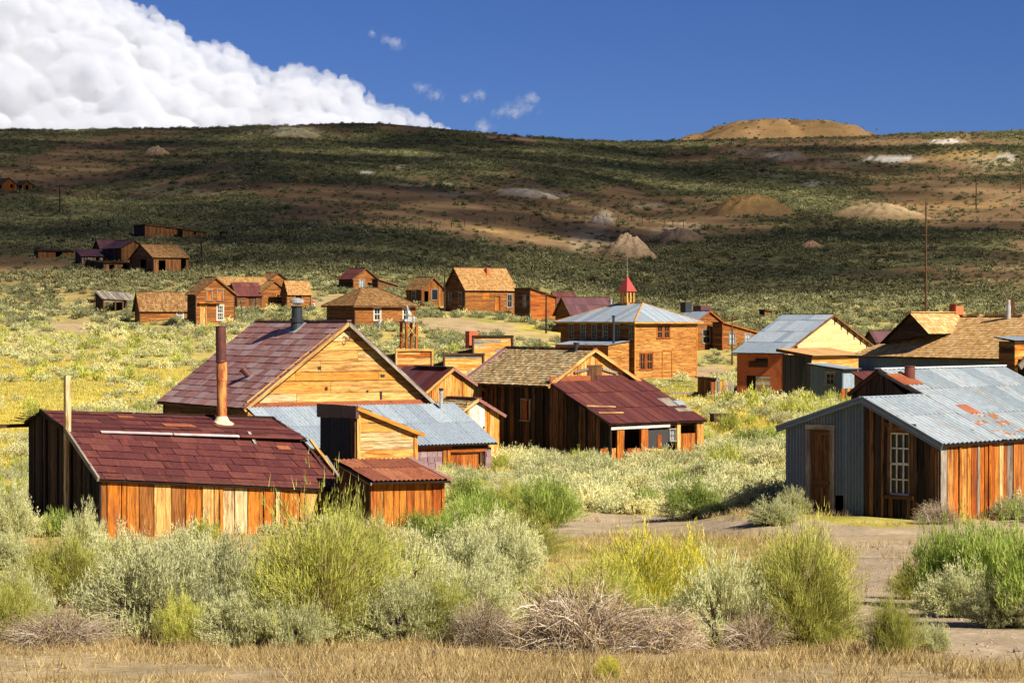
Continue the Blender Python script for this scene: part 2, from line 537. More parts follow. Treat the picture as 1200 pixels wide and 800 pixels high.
W_ORANGE = wood('orange_weathered_wood', [(0, (0.46, 0.12, 0.012)), (0.35, (0.56, 0.175, 0.02)), (0.7, (0.60, 0.22, 0.035)), (1, (0.64, 0.34, 0.10))], dark=(0.10, 0.024, 0.005), streak=0.9)
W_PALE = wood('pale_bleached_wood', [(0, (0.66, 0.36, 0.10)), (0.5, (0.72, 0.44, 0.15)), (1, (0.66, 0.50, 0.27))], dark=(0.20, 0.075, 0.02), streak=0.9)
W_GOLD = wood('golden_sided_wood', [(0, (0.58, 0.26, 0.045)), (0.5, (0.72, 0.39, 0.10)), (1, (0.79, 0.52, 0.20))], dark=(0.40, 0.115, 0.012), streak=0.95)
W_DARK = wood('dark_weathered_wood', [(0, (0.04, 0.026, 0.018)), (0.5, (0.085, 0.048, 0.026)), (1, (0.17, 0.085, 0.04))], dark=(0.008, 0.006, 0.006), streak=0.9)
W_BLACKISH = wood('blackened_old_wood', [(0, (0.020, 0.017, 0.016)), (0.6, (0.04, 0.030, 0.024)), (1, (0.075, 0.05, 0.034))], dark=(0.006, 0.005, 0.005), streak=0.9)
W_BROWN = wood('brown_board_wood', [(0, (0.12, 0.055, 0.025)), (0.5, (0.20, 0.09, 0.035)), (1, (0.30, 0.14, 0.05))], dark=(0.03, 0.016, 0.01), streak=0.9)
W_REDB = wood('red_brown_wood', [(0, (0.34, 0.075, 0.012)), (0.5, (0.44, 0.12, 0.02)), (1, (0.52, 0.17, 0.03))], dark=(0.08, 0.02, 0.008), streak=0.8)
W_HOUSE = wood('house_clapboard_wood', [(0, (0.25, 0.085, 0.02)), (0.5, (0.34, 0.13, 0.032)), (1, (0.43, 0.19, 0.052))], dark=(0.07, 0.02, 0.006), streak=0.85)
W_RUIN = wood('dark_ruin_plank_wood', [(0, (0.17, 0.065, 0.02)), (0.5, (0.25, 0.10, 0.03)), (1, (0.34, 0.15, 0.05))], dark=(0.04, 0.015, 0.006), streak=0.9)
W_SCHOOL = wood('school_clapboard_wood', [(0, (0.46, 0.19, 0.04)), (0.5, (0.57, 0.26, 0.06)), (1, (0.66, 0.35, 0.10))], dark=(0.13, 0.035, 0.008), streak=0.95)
W_CREAM = wood('cream_sided_wood', [(0, (0.72, 0.50, 0.22)), (1, (0.80, 0.62, 0.34))], dark=(0.5, 0.28, 0.08), streak=0.4)
W_WHITE = wood('old_white_paint_wood', [(0, (0.62, 0.58, 0.50)), (1, (0.74, 0.70, 0.62))], dark=(0.35, 0.27, 0.17), streak=0.5)
W_GREY = wood('grey_silvered_wood', [(0, (0.22, 0.18, 0.14)), (0.5, (0.33, 0.28, 0.22)), (1, (0.46, 0.40, 0.32))], dark=(0.06, 0.04, 0.03), streak=0.7)
W_SHINGLE = wood('weathered_wood_shingle', [(0, (0.32, 0.20, 0.085)), (0.3, (0.50, 0.37, 0.17)), (0.7, (0.60, 0.47, 0.24)), (1, (0.68, 0.56, 0.33))], dark=(0.10, 0.05, 0.02), streak=0.5)
W_SHTAN = wood('orange_tan_wood_shingle', [(0, (0.58, 0.32, 0.11)), (0.4, (0.72, 0.44, 0.17)), (1, (0.80, 0.56, 0.27))], dark=(0.18, 0.07, 0.02), streak=0.5)
W_SHHOUSE = wood('tan_brown_wood_shingle', [(0, (0.36, 0.18, 0.06)), (0.4, (0.48, 0.26, 0.09)), (1, (0.58, 0.35, 0.14))], dark=(0.14, 0.06, 0.02), streak=0.5)
W_SHBRN = wood('brown_wood_shingle', [(0, (0.20, 0.10, 0.035)), (0.5, (0.32, 0.17, 0.06)), (1, (0.42, 0.25, 0.10))], dark=(0.07, 0.03, 0.015), streak=0.5)

def metal_sheet(name, stops, rust, rustamt=0.5, rough=0.55, metal=0.0, rs=(3, 1.2, 1), spec=0.3, thr=(0.52, 0.68), valley=0):
    """painted or bare sheet metal with streaks of rust"""
    m, n, l, p = new_mat(name)
    co, rn = attr(n, 'co'), attr(n, 'rnd')
    base = ramp(n, stops); l.new(rn.outputs['Fac'], base.inputs[0])
    a = noise(n, l, mapping(n, l, co.outputs['Vector'], rs).outputs[0], 1.0, 6, 0.65, 0.3)
    b = noise(n, l, mapping(n, l, co.outputs['Vector'], (22, 5, 1)).outputs[0], 1.0, 5, 0.7)
    f = n.new('ShaderNodeMath'); f.operation = 'MULTIPLY'; l.new(mapr(n, l, a.outputs[0], *thr), f.inputs[0]); f.inputs[1].default_value = rustamt
    c = mix(n, l, f.outputs[0], base.outputs[0], rust)
    mm = n.new('ShaderNodeVectorMath'); mm.operation = 'SCALE'; l.new(c, mm.inputs[0]); l.new(mapr(n, l, b.outputs[0], 0.3, 0.7, 0.72, 1.25), mm.inputs['Scale'])
    last = mm.outputs[0]
    if valley:                                       # darker along the troughs of the corrugation
        sx = n.new('ShaderNodeSeparateXYZ'); l.new(co.outputs['Vector'], sx.inputs[0])
        k1 = n.new('ShaderNodeMath'); k1.operation = 'MULTIPLY'; l.new(sx.outputs[0], k1.inputs[0]); k1.inputs[1].default_value = 2 * math.pi / valley
        k2 = n.new('ShaderNodeMath'); k2.operation = 'SINE'; l.new(k1.outputs[0], k2.inputs[0])
        m2 = n.new('ShaderNodeVectorMath'); m2.operation = 'SCALE'; l.new(last, m2.inputs[0]); l.new(mapr(n, l, k2.outputs[0], -1, .6, .62, 1.08), m2.inputs['Scale']); last = m2.outputs[0]
    l.new(last, p.inputs['Base Color'])
    p.inputs['Metallic'].default_value = metal
    p.inputs['Specular IOR Level'].default_value = spec
    l.new(mapr(n, l, b.outputs[0], 0.2, 0.8, rough - 0.1, rough + 0.15), p.inputs['Roughness'])
    bump(n, l, p, a.outputs[0], 0.25, 0.02)
    return m
M_MAROON = metal_sheet('maroon_roof_metal', [(0, (0.082, 0.024, 0.023)), (0.6, (0.108, 0.031, 0.029)), (0.9, (0.13, 0.04, 0.034)), (1, (0.145, 0.048, 0.036))], (0.20, 0.055, 0.024), 0.7, spec=0.15, rough=0.65, rs=(4.5, 1.1, .03), thr=(.55, .70))
M_RUST = metal_sheet('rusty_orange_metal', [(0, (0.26, 0.075, 0.03)), (1, (0.34, 0.11, 0.045))], (0.14, 0.035, 0.022), 0.8, rough=0.8, spec=.1)
M_MAUVE = metal_sheet('mauve_red_roof_metal', [(0, (0.24, 0.105, 0.09)), (0.5, (0.33, 0.185, 0.165)), (0.8, (0.40, 0.275, 0.26)), (1, (0.34, 0.13, 0.09))], (0.26, 0.065, 0.04), 0.7, spec=.2)
M_RUSTCOR = metal_sheet('rusty_corrugated_iron', [(0, (0.24, 0.075, 0.04)), (0.5, (0.34, 0.11, 0.05)), (1, (0.42, 0.16, 0.08))], (0.12, 0.03, 0.02), 0.6, rough=0.7)
M_GALV = metal_sheet('galvanised_corrugated_iron', [(0, (0.27, 0.32, 0.365)), (0.5, (0.325, 0.38, 0.425)), (1, (0.39, 0.44, 0.475))], (0.36, 0.30, 0.22), 0.35, rough=0.5, metal=0.15, thr=(0.56, 0.75))
M_GALVDULL = metal_sheet('dull_corrugated_iron', [(0, (0.215, 0.255, 0.285)), (0.5, (0.27, 0.31, 0.34)), (1, (0.33, 0.365, 0.39))], (0.24, 0.18, 0.12), 0.5, rough=0.65, metal=0.0, thr=(0.52, 0.72), valley=.21, spec=.2)
M_GALVRUST = metal_sheet('rust_spotted_galvanised_iron', [(0, (0.33, 0.36, 0.38)), (1, (0.38, 0.41, 0.42))], (0.33, 0.13, 0.045), 0.95, rough=0.6, metal=0.1, thr=(0.44, 0.56), rs=(5, 3, 1))
M_BLUEGREY = metal_sheet('dull_blue_grey_iron', [(0, (0.10, 0.135, 0.17)), (0.5, (0.125, 0.165, 0.20)), (1, (0.155, 0.20, 0.235))], (0.15, 0.12, 0.10), 0.4, rough=0.6, metal=0.1, valley=.105)
M_SLATE = metal_sheet('grey_blue_seam_roof', [(0, (0.24, 0.29, 0.34)), (0.5, (0.30, 0.36, 0.41)), (1, (0.37, 0.42, 0.46))], (0.30, 0.17, 0.09), 0.35, rough=0.5, metal=0.1)
M_DARKROOF = metal_sheet('dark_purple_roof_metal', [(0, (0.07, 0.03, 0.035)), (1, (0.12, 0.05, 0.055))], (0.16, 0.05, 0.035), 0.4)
M_REDROOF = metal_sheet('bright_red_painted_metal', [(0, (0.30, 0.035, 0.03)), (1, (0.40, 0.06, 0.05))], (0.20, 0.04, 0.03), 0.4)
M_TAR = metal_sheet('black_tarred_sheet', [(0, (0.03, 0.03, 0.03)), (1, (0.055, 0.05, 0.048))], (0.09, 0.055, 0.04), 0.4, rough=0.8)
M_TANROOF = metal_sheet('tan_rusty_flat_roof', [(0, (0.48, 0.26, 0.09)), (1, (0.56, 0.33, 0.13))], (0.34, 0.15, 0.05), 0.5, rough=0.8)
M_PIPEGALV = metal_sheet('stove_pipe_zinc', [(0, (0.42, 0.42, 0.42)), (1, (0.52, 0.52, 0.50))], (0.34, 0.22, 0.12), 0.5, rough=0.4, metal=0.4)
M_PIPEORANGE = metal_sheet('orange_yellow_stained_pipe', [(0, (0.52, 0.23, 0.055)), (1, (0.58, 0.30, 0.085))], (0.30, 0.06, 0.02), 0.95, rough=0.7, rs=(7, 1.6, 1), thr=(.44, .58))
M_PIPEDARK = metal_sheet('dark_rusty_pipe', [(0, (0.09, 0.03, 0.025)), (1, (0.13, 0.04, 0.03))], (0.22, 0.06, 0.03), 0.6, rough=0.5)
M_BRICK = metal_sheet('red_adobe_wall_plaster', [(0, (0.54, 0.145, 0.05)), (1, (0.58, 0.165, 0.06))], (0.28, 0.07, 0.03), 0.7, rough=0.95, rs=(1.2, 1.2, 1), spec=0.05)
M_CHIM = metal_sheet('red_chimney_brick', [(0, (0.40, 0.085, 0.04)), (0.5, (0.48, 0.12, 0.055)), (1, (0.54, 0.16, 0.07))], (0.25, 0.06, 0.03), 0.5, rough=0.95, spec=0.05)
M_STONE = metal_sheet('purplish_block_stone', [(0, (0.22, 0.14, 0.14)), (1, (0.33, 0.22, 0.22))], (0.12, 0.07, 0.07), 0.5, rough=0.95, spec=0.05)
M_CONC = metal_sheet('pale_plaster_cone', [(0, (0.62, 0.52, 0.33)), (1, (0.66, 0.56, 0.36))], (0.42, 0.30, 0.15), 0.6, rough=0.95, spec=0.05)
M_WHITEMETAL = metal_sheet('white_painted_iron', [(0, (0.66, 0.66, 0.66)), (1, (0.74, 0.74, 0.72))], (0.30, 0.24, 0.2), 0.4, rough=0.5)

def plain(name, c, rough=0.8, spec=0.2, metal=0.0):
    m, n, l, p = new_mat(name)
    t = n.new('ShaderNodeTexCoord')
    k = noise(n, l, t.outputs['Object'], 14.0, 4, 0.6)
    mm = n.new('ShaderNodeVectorMath'); mm.operation = 'SCALE'; mm.inputs[0].default_value = c; l.new(mapr(n, l, k.outputs[0], 0.3, 0.7, 0.8, 1.2), mm.inputs['Scale'])
    l.new(mm.outputs[0], p.inputs['Base Color'])
    p.inputs['Roughness'].default_value = rough; p.inputs['Specular IOR Level'].default_value = spec; p.inputs['Metallic'].default_value = metal
    return m
P_GLASS = plain('old_window_glass', (0.015, 0.017, 0.018), 0.12, 0.25)
P_GLASSPALE = plain('sky_coloured_window_glass', (0.30, 0.36, 0.42), 0.15, 0.6)  # pale reflection of the sky put into the base colour
P_INNER = plain('dark_timber_backing', (0.03, 0.02, 0.014), 0.95, 0.05)
P_BLACK = plain('blackened_iron', (0.025, 0.028, 0.032), 0.5, 0.3)

# ------------------------------------------------------------------ ground painting (real soil and ground cover colours)
DIRT = np.array([0.40, 0.305, 0.20]); TANG = np.array([0.40, 0.30, 0.165]); YEL = np.array([0.56, 0.44, 0.07])
GRN = np.array([0.16, 0.20, 0.04]); SOIL = np.array([0.43, 0.335, 0.11]); HBR = np.array([0.175, 0.108, 0.055]); HGR = np.array([0.135, 0.132, 0.055])
PALE = np.array([0.46, 0.36, 0.22]); WHT = np.array([0.62, 0.57, 0.48]); OCH = np.array([0.42, 0.25, 0.09]); ROAD = np.array([0.40, 0.29, 0.16])
# patches: photo px, py of the centre, half width, half height, colour, strength
PATCH = [
    (30, 505, 75, 24, YEL, 1), (140, 464, 80, 10, YEL, .9), (230, 447, 50, 6, YEL, .7), (60, 478, 60, 8, YEL, .8), (60, 430, 50, 5, YEL, .6), (130, 445, 170, 34, np.array([.52, .45, .12]), .5), (160, 440, 60, 5, YEL, .5), (880, 512, 40, 10, YEL, .8), (770, 470, 60, 6, YEL, .8), (70, 455, 40, 8, GRN, .5), (850, 497, 90, 16, YEL, .95), (890, 480, 70, 8, YEL, .6), (760, 455, 70, 13, GRN, .9), (800, 466, 50, 8, YEL, .5),
    (830, 503, 40, 9, GRN, .5), (30, 440, 40, 6, YEL, .5), (200, 425, 60, 5, GRN, .4), (120, 400, 80, 6, YEL, .35), (20, 540, 40, 20, GRN, .5),
    (590, 372, 45, 5, GRN, .4), (635, 390, 60, 8, YEL, .5), (560, 385, 60, 8, ROAD, 1), (520, 378, 45, 6, ROAD, .9), (620, 395, 40, 6, ROAD, .7), (380, 352, 30, 8, ROAD, .7), (85, 383, 26, 8, ROAD, .9), (395, 385, 40, 4, ROAD, .4),
    (810, 437, 50, 8, ROAD, 1), (640, 375, 25, 4, ROAD, .5),
    (615, 225, 34, 4, PALE, .9), (655, 228, 12, 2, WHT, .5), (708, 257, 13, 9, PALE, .8), (1046, 186, 32, 3.5, WHT, 1), (920, 183, 26, 5, PALE, .8), (978, 192, 34, 3, PALE, .4), (880, 178, 30, 3, PALE, .5), (195, 223, 46, 6, np.array([.34, .27, .12]), .7), (245, 229, 25, 4, PALE, .3),
    (505, 217, 52, 2, PALE, .5), (535, 227, 30, 2.5, PALE, .5), (1125, 180, 50, 7, OCH, .6), (1110, 166, 20, 3, WHT, .8), (1165, 190, 30, 8, PALE, .5), (1180, 184, 12, 4, WHT, .6), (360, 210, 25, 4, OCH, .5), (240, 208, 25, 4, OCH, .4), (285, 206, 20, 3, PALE, .5), (463, 196, 18, 3, PALE, .8), (400, 190, 10, 3, PALE, .5), (430, 203, 10, 2, WHT, .6),
    (640, 268, 70, 12, OCH, .35), (560, 265, 50, 8, OCH, .3), (690, 282, 25, 18, PALE, .45), (795, 272, 32, 11, PALE, .45), (720, 300, 60, 10, HBR, .8), (760, 240, 20, 3, PALE, .5), (1075, 190, 20, 2, PALE, .4), (610, 300, 40, 5, OCH, .4), (420, 250, 60, 4, OCH, .3), (260, 237, 40, 4, OCH, .35),
    (1115, 240, 80, 5, OCH, .35), (1000, 205, 60, 6, HBR, .8), (300, 156, 22, 3, PALE, .6), (345, 154, 32, 6, np.array([.34, .30, .16]), .8), (65, 155, 35, 3, np.array([.26, .22, .10]), .7), (600, 160, 30, 3, HBR, .6), (960, 214, 20, 3, WHT, .4), (900, 205, 30, 4, PALE, .3),
    (100, 215, 50, 4, HBR, .5), (50, 205, 40, 3, OCH, .3), (935, 330, 30, 3, OCH, .3), (870, 345, 40, 3, OCH, .3), (1050, 300, 60, 5, OCH, .25), (1130, 330, 50, 5, OCH, .3), (1030, 345, 40, 4, OCH, .25), (950, 260, 60, 6, OCH, .35), (830, 305, 40, 6, OCH, .3),
]
def inpoly(px, py, poly):
    ins = np.zeros(px.shape, bool); n = len(poly)
    for i in range(n):
        x0, y0 = poly[i]; x1, y1 = poly[(i + 1) % n]
        c = ((y0 > py) != (y1 > py)) & (px < (x1 - x0) * (py - y0) / (y1 - y0 + 1e-9) + x0)
        ins ^= c
    return ins
TRACK = [(600, 612), (690, 600), (820, 606), (940, 606), (1040, 618), (1130, 610), (1210, 608), (1210, 636), (1160, 640), (1080, 650), (1060, 690), (1090, 715), (1210, 700), (1400, 700), (1400, 772), (1205, 772), (1100, 768), (985, 756), (975, 700), (1000, 655), (940, 632), (840, 628), (700, 626), (640, 640), (590, 632)]
def project_np(X, Y, Z):
    f = Y * _cp - Z * _sp; u = Y * _sp + Z * _cp
    f = np.maximum(f, 0.5)
    return CX + F * X / f, CY - F * u / f
def hillgreen(X, Y, px, py):
    """how much of the hillside is scrub (1) and how much bare soil (0)"""
    g = fbm(X * 0.020 + 3, Y * 0.008, 21, 4) + 0.35 * (fbm(X * 0.06, Y * 0.025, 31, 3) - 0.5)
    bias = np.zeros_like(g)
    for (cx, cy, rx, ry, b) in BIAS:
        q = ((px - cx) / rx) ** 2 + ((py - cy) / ry) ** 2
        bias = bias + b * np.exp(-q)
    return np.clip((g + bias - 0.44) / 0.12, 0, 1)
BIAS = [(520, 245, 240, 38, -.17), (700, 285, 120, 26, -.22), (620, 190, 330, 24, .20), (850, 220, 120, 22, .16), (250, 180, 200, 16, .10), (150, 265, 220, 40, .14), (900, 320, 320, 50, .20), (1080, 215, 150, 40, -.14), (600, 152, 230, 9, -.25),
        (1100, 250, 100, 18, -.1), (1120, 310, 120, 30, -.03), (240, 315, 200, 26, .22), (560, 330, 240, 22, .2), (350, 215, 160, 16, -.12), (60, 205, 90, 10, -.10), (350, 290, 90, 20, -.04), (860, 268, 120, 12, -.12), (960, 190, 80, 14, -.12), (830, 290, 60, 14, -.08), (100, 160, 200, 10, .08)]
def paint(X, Y, Z):
    px, py = project_np(X, Y, Z)
    wx = (fbm(X * 0.6, Y * 0.35, 41, 4) - 0.5); wy = (fbm(X * 0.6 + 9, Y * 0.35, 43, 4) - 0.5)
    hill = np.clip((Y - 300) / 160, 0, 1)
    n1 = fbm(X * 0.25, Y * 0.15, 51, 4)[..., None]; n2 = fbm(X * 1.7, Y * 1.1, 53, 3)[..., None]
    col = SOIL * (0.75 + 0.5 * n2)
    col = col * (1 - np.clip((n1 - .5) * 4, 0, 1) * 0.7) + (GRN * .5 + YEL * .5) * np.clip((n1 - .5) * 4, 0, 1) * 0.7
    hg = hillgreen(X, Y, px, py)[..., None]
    hcol = HBR * (0.75 + 0.5 * fbm(X * .08, Y * .05, 57, 3)[..., None]) * (1 - hg) + HGR * (.8 + .4 * n2) * hg
    ht = np.clip((fbm(X * 0.03, Y * 0.012, 63, 4)[..., None] - .56) * 7, 0, 1) * .45 * (1 - hg)
    hcol = hcol * (1 - ht) + np.array([.27, .175, .085]) * ht
    col = col * (1 - hill[..., None]) + hcol * hill[..., None]
    near = np.clip((36 - Y) / 6, 0, 1)[..., None]
    col = col * (1 - near) + TANG * (0.7 + 0.6 * n2) * near
    ex = np.clip(py - 373, 4, 60) ** 0.5
    for (cx, cy, rx, ry, c, s) in PATCH:
        q = np.sqrt(((px - cx) / rx + wx * 1.1) ** 2 + ((py - cy) / ry + wy * 1.6) ** 2)
        a = (np.clip((1.12 - q) / 0.35, 0, 1) * s)[..., None]
        col = col * (1 - a) + c * (0.85 + 0.3 * n2) * a
    tp = inpoly(px + wx * 26, py + wy * 10, TRACK) & (Y < 80)
    t = tp.astype(float)[..., None]
    gr = np.clip((fbm(X * .5, Y * .25, 71, 3)[..., None] - .52) * 6, 0, 1) * np.clip((Y[..., None] - 44) / 10, 0, 1)
    dcol = DIRT * (0.8 + 0.4 * n2) * (1 - gr) + TANG * 1.05 * gr
    col = col * (1 - t) + dcol * t
    return np.clip(col, 0, 1), tp

def ground_mat(name, scale=1.0):
    m, n, l, p = new_mat(name)
    a = attr(n, 'soil'); t = n.new('ShaderNodeTexCoord')
    k = noise(n, l, t.outputs['Object'], 6.0 * scale, 8, 0.72)
    k2 = noise(n, l, t.outputs['Object'], 0.35 * scale, 5, 0.65)
    f = n.new('ShaderNodeMath'); f.operation = 'MULTIPLY'
    l.new(mapr(n, l, k.outputs[0], 0.3, 0.7, 0.65, 1.35), f.inputs[0]); l.new(mapr(n, l, k2.outputs[0], 0.3, 0.7, 0.74, 1.26), f.inputs[1])
    mm = n.new('ShaderNodeVectorMath'); mm.operation = 'SCALE'; l.new(a.outputs['Color'], mm.inputs[0]); l.new(f.outputs[0], mm.inputs['Scale'])
    l.new(mm.outputs[0], p.inputs['Base Color']); p.inputs['Roughness'].default_value = 1.0; p.inputs['Specular IOR Level'].default_value = 0.02
    bump(n, l, p, k.outputs[0], 0.8, 0.05)
    return m
M_GROUND = ground_mat('ground_soil')
M_HILL = ground_mat('hillside_soil', 0.22)

def build_terrain():
    rows = np.concatenate([[-20, -5, 3, 6], np.geomspace(8, 1190, 430), np.geomspace(1215, 1850, 14)])
    pc = np.concatenate([np.linspace(-9000, -760, 24), np.arange(-700, 1901, 5.0), np.linspace(1960, 10200, 24)])
    T = (pc - 600) / F
    Y = np.repeat(rows[:, None], len(pc), 1)
    X = T[None, :] * np.maximum(Y, 8)
    Z = ground_z(X, Y)
    col, track = paint(X, Y, Z)
    nr, nc = X.shape
    idx = np.arange(nr * nc).reshape(nr, nc)
    quads = np.stack([idx[:-1, :-1], idx[:-1, 1:], idx[1:, 1:], idx[1:, :-1]], -1).reshape(-1, 4)
    yq = (0.5 * (Y[:-1, :-1] + Y[1:, 1:])).ravel(); tq = track[:-1, :-1].ravel()
    P = np.stack([X, Y, Z], -1).reshape(-1, 3); Cc = col.reshape(-1, 3)
    for name, sel in (('ground', (~tq) & (yq < 400)), ('dirt_road', tq & (yq < 400)), ('hillside', yq >= 400)):
        q = quads[sel]
        u, inv = np.unique(q, return_inverse=True)
        me = bpy.data.meshes.new(name)
        nv, nf = len(u), len(q)
        me.vertices.add(nv); me.vertices.foreach_set('co', P[u].ravel().astype('f'))
        me.loops.add(nf * 4); me.loops.foreach_set('vertex_index', inv.ravel().astype('i'))
        me.polygons.add(nf); me.polygons.foreach_set('loop_start', np.arange(0, nf * 4, 4, dtype='i'))
        me.polygons.foreach_set('use_smooth', np.ones(nf, bool))
        a = me.attributes.new('soil', 'FLOAT_COLOR', 'POINT')
        a.data.foreach_set('color', np.concatenate([Cc[u], np.ones((nv, 1))], 1).ravel().astype('f'))
        me.update(calc_edges=True); me.validate()
        o = link(name, me, None, [M_HILL if name == 'hillside' else M_GROUND]); o['kind'] = 'structure'
        if name == 'dirt_road': o['label'] = 'pale brown dirt track in front of the corrugated shed'
build_terrain()

def heap(name, label, px, py, d, wpx, hpx, c, seed, kind='thing', depth=0.55, sharp=1.3, lump=0.18, cat='tailings heap', group='mine tailings heaps'):
    """a mound of spoil standing on the hillside"""
    X0 = (px - CX) / F * d; R = wpx / F * d / 2; H = hpx / F * d * (1.0 if kind == 'structure' else .82)
    n, k = 72, 26; V = []; Cc = []
    for i in range(k + 1):
        r = i / k
        for j in range(n):
            a = 2 * math.pi * j / n
            w = 1 + 0.22 * (float(fbm(np.array([math.cos(a) * 1.5 + seed]), np.array([math.sin(a) * 1.5]), seed, 3)[0]) - .5) * 2
            x = X0 + R * r * w * math.cos(a); y = d + R * depth * 1.6 * r * w * math.sin(a)
            rough = float(fbm(np.array([x * 8 / R]), np.array([y * 8 / R]), seed + 5, 3)[0]) - .5
            run = float(fbm(np.array([a * 5.0]), np.array([r * 1.2]), seed + 9, 3)[0]) - .5
            z = gz(x, y) + H * (1.02 * (1 - r ** sharp)) * (1 + lump * 2.6 * rough + .5 * run * min(r * 2, 1)) - 0.05 * H * r
            V.append((x, y, z))
            t = 0.8 + 0.7 * (rough + .15) + .5 * run; fade = max(0, (r - .5) / .5) ** 1.3 * .9
            Cc.append((*np.clip(np.array(c) * t * (1 - fade) + HBR * 1.1 * fade, 0, 1), 1))
    Fs = []
    for i in range(k):
        for j in range(n):
            j2 = (j + 1) % n
            if i == 0: Fs.append((0, n + j, n + j2))
            else: Fs.append((i * n + j, (i + 1) * n + j, (i + 1) * n + j2, i * n + j2))
    me = bpy.data.meshes.new(name); me.from_pydata(V, [], Fs)
    a = me.attributes.new('soil', 'FLOAT_COLOR', 'POINT'); a.data.foreach_set('color', np.array(Cc, 'f').ravel())
    me.polygons.foreach_set('use_smooth', np.ones(len(Fs), bool))
    o = link(name, me, None, [M_HILL])
    if kind == 'structure': o['kind'] = 'structure'; o['label'] = label
    else: tag(o, label, cat, group)
    return o
def hy(px, py):
    return at_ground(px, py).y
heap('tailings_heap', 'cone shaped pale tan tailings heap on the lower slope above the school', 738, 304, hy(738, 300), 74, 31, (.36, .25, .15), 1, sharp=1.35, lump=.2)
heap('tailings_heap', 'large smooth ochre tailings heap high on the slope', 880, 253, hy(880, 250), 112, 24, (.36, .215, .075), 2, sharp=2.2)
heap('tailings_heap', 'long pale tan tailings heap on the slope right of the ochre one', 1032, 258, hy(1032, 256), 118, 20, (.44, .31, .16), 3, sharp=1.7)
heap('tailings_heap', 'brown tailings heap with a pale flank right of the cone shaped heap', 797, 284, hy(797, 282), 66, 18, (.33, .22, .13), 4, sharp=1.5)
heap('tailings_heap', 'small orange tan heap alone in the green scrub below the ochre heap', 951, 292, hy(951, 291), 32, 10, (.46, .27, .14), 5, sharp=1.6)
heap('tailings_heap', 'small tan tailings heap near the left end of the skyline', 184, 183, hy(184, 182), 34, 12, (.36, .25, .14), 6, sharp=1.6)
heap('tailings_heap', 'pale greenish tailings heap just under the highest left skyline', 345, 162, hy(345, 160), 64, 9, (.38, .34, .19), 7, sharp=2)
heap('tailings_heap', 'low white streaked heap left of the cone shaped heap', 705, 265, hy(705, 263), 34, 12, (.44, .36, .26), 8, sharp=1.6)
heap('tailings_heap', 'low pale bank of spoil across the middle of the slope', 618, 231, hy(618, 229), 76, 8, (.46, .40, .30), 9, sharp=2)
heap('tailings_heap', 'pale grey tan spoil heap near the right skyline', 922, 188, hy(922, 187), 48, 8, (.42, .33, .22), 10, sharp=2)
heap('hill', 'sunlit orange brown rocky knoll on the skyline', 915, 172, 1340, 450, 76, (.19, .115, .05), 12, 'structure', 0.4, 2.0, 0.07)

# ------------------------------------------------------------------ plants
def leaf_mat(name, stops, trans=0.35, var=0.25):
    m, n, l, p = new_mat(name)
    oi = n.new('ShaderNodeObjectInfo'); rn = attr(n, 'rnd')
    base = ramp(n, stops); l.new(rn.outputs['Fac'], base.inputs[0])
    mm = n.new('ShaderNodeVectorMath'); mm.operation = 'SCALE'; l.new(base.outputs[0], mm.inputs[0]); l.new(mapr(n, l, oi.outputs['Random'], 0, 1, 1 - var, 1 + var), mm.inputs['Scale'])
    l.new(mm.outputs[0], p.inputs['Base Color']); p.inputs['Roughness'].default_value = 0.8; p.inputs['Specular IOR Level'].default_value = 0.1
    tr = n.new('ShaderNodeBsdfTranslucent'); l.new(mm.outputs[0], tr.inputs['Color'])
    mx = n.new('ShaderNodeMixShader'); mx.inputs[0].default_value = trans
    out = [x for x in n if x.type == 'OUTPUT_MATERIAL'][0]
    l.new(p.outputs[0], mx.inputs[1]); l.new(tr.outputs[0], mx.inputs[2]); l.new(mx.outputs[0], out.inputs['Surface'])
    return m
L_SAGE = leaf_mat('sage_leaf', [(0, (0.42, 0.44, 0.19)), (0.5, (0.58, 0.58, 0.27)), (1, (0.72, 0.70, 0.42))])
L_SAGEY = leaf_mat('yellowed_sage_leaf', [(0, (0.32, 0.30, 0.10)), (0.5, (0.52, 0.48, 0.19)), (1, (0.66, 0.60, 0.30))])
L_SAGEM = leaf_mat('pale_meadow_sage_leaf', [(0, (0.54, 0.51, 0.20)), (0.5, (0.71, 0.66, 0.31)), (1, (0.80, 0.76, 0.46))])
L_SAGED = leaf_mat('grey_green_slope_sage_leaf', [(0, (0.20, 0.21, 0.09)), (0.5, (0.31, 0.32, 0.15)), (1, (0.44, 0.43, 0.22))])
L_RAB = leaf_mat('rabbitbrush_leaf', [(0, (0.28, 0.32, 0.05)), (0.5, (0.48, 0.50, 0.09)), (1, (0.66, 0.63, 0.19))])
L_BRIGHT = leaf_mat('bright_green_leaf', [(0, (0.18, 0.26, 0.045)), (0.6, (0.31, 0.40, 0.07)), (1, (0.46, 0.50, 0.14))])
L_FLOWER = leaf_mat('yellow_flower_head', [(0, (0.60, 0.54, 0.03)), (1, (0.78, 0.66, 0.05))])
L_STRAW = leaf_mat('dry_straw_stem', [(0, (0.26, 0.16, 0.075)), (0.5, (0.48, 0.34, 0.17)), (1, (0.66, 0.52, 0.30))], 0.1)
L_TWIG = leaf_mat('dark_brown_twig', [(0, (0.045, 0.03, 0.02)), (0.6, (0.11, 0.07, 0.045)), (1, (0.24, 0.16, 0.10))], 0.0)
L_DEAD = leaf_mat('bleached_dead_twig', [(0, (0.14, 0.095, 0.06)), (0.45, (0.36, 0.28, 0.20)), (1, (0.58, 0.49, 0.38))], 0.0)
L_DRYG = leaf_mat('dry_grass_blade', [(0, (0.30, 0.20, 0.075)), (0.5, (0.46, 0.335, 0.14)), (1, (0.60, 0.48, 0.25))], 0.3)
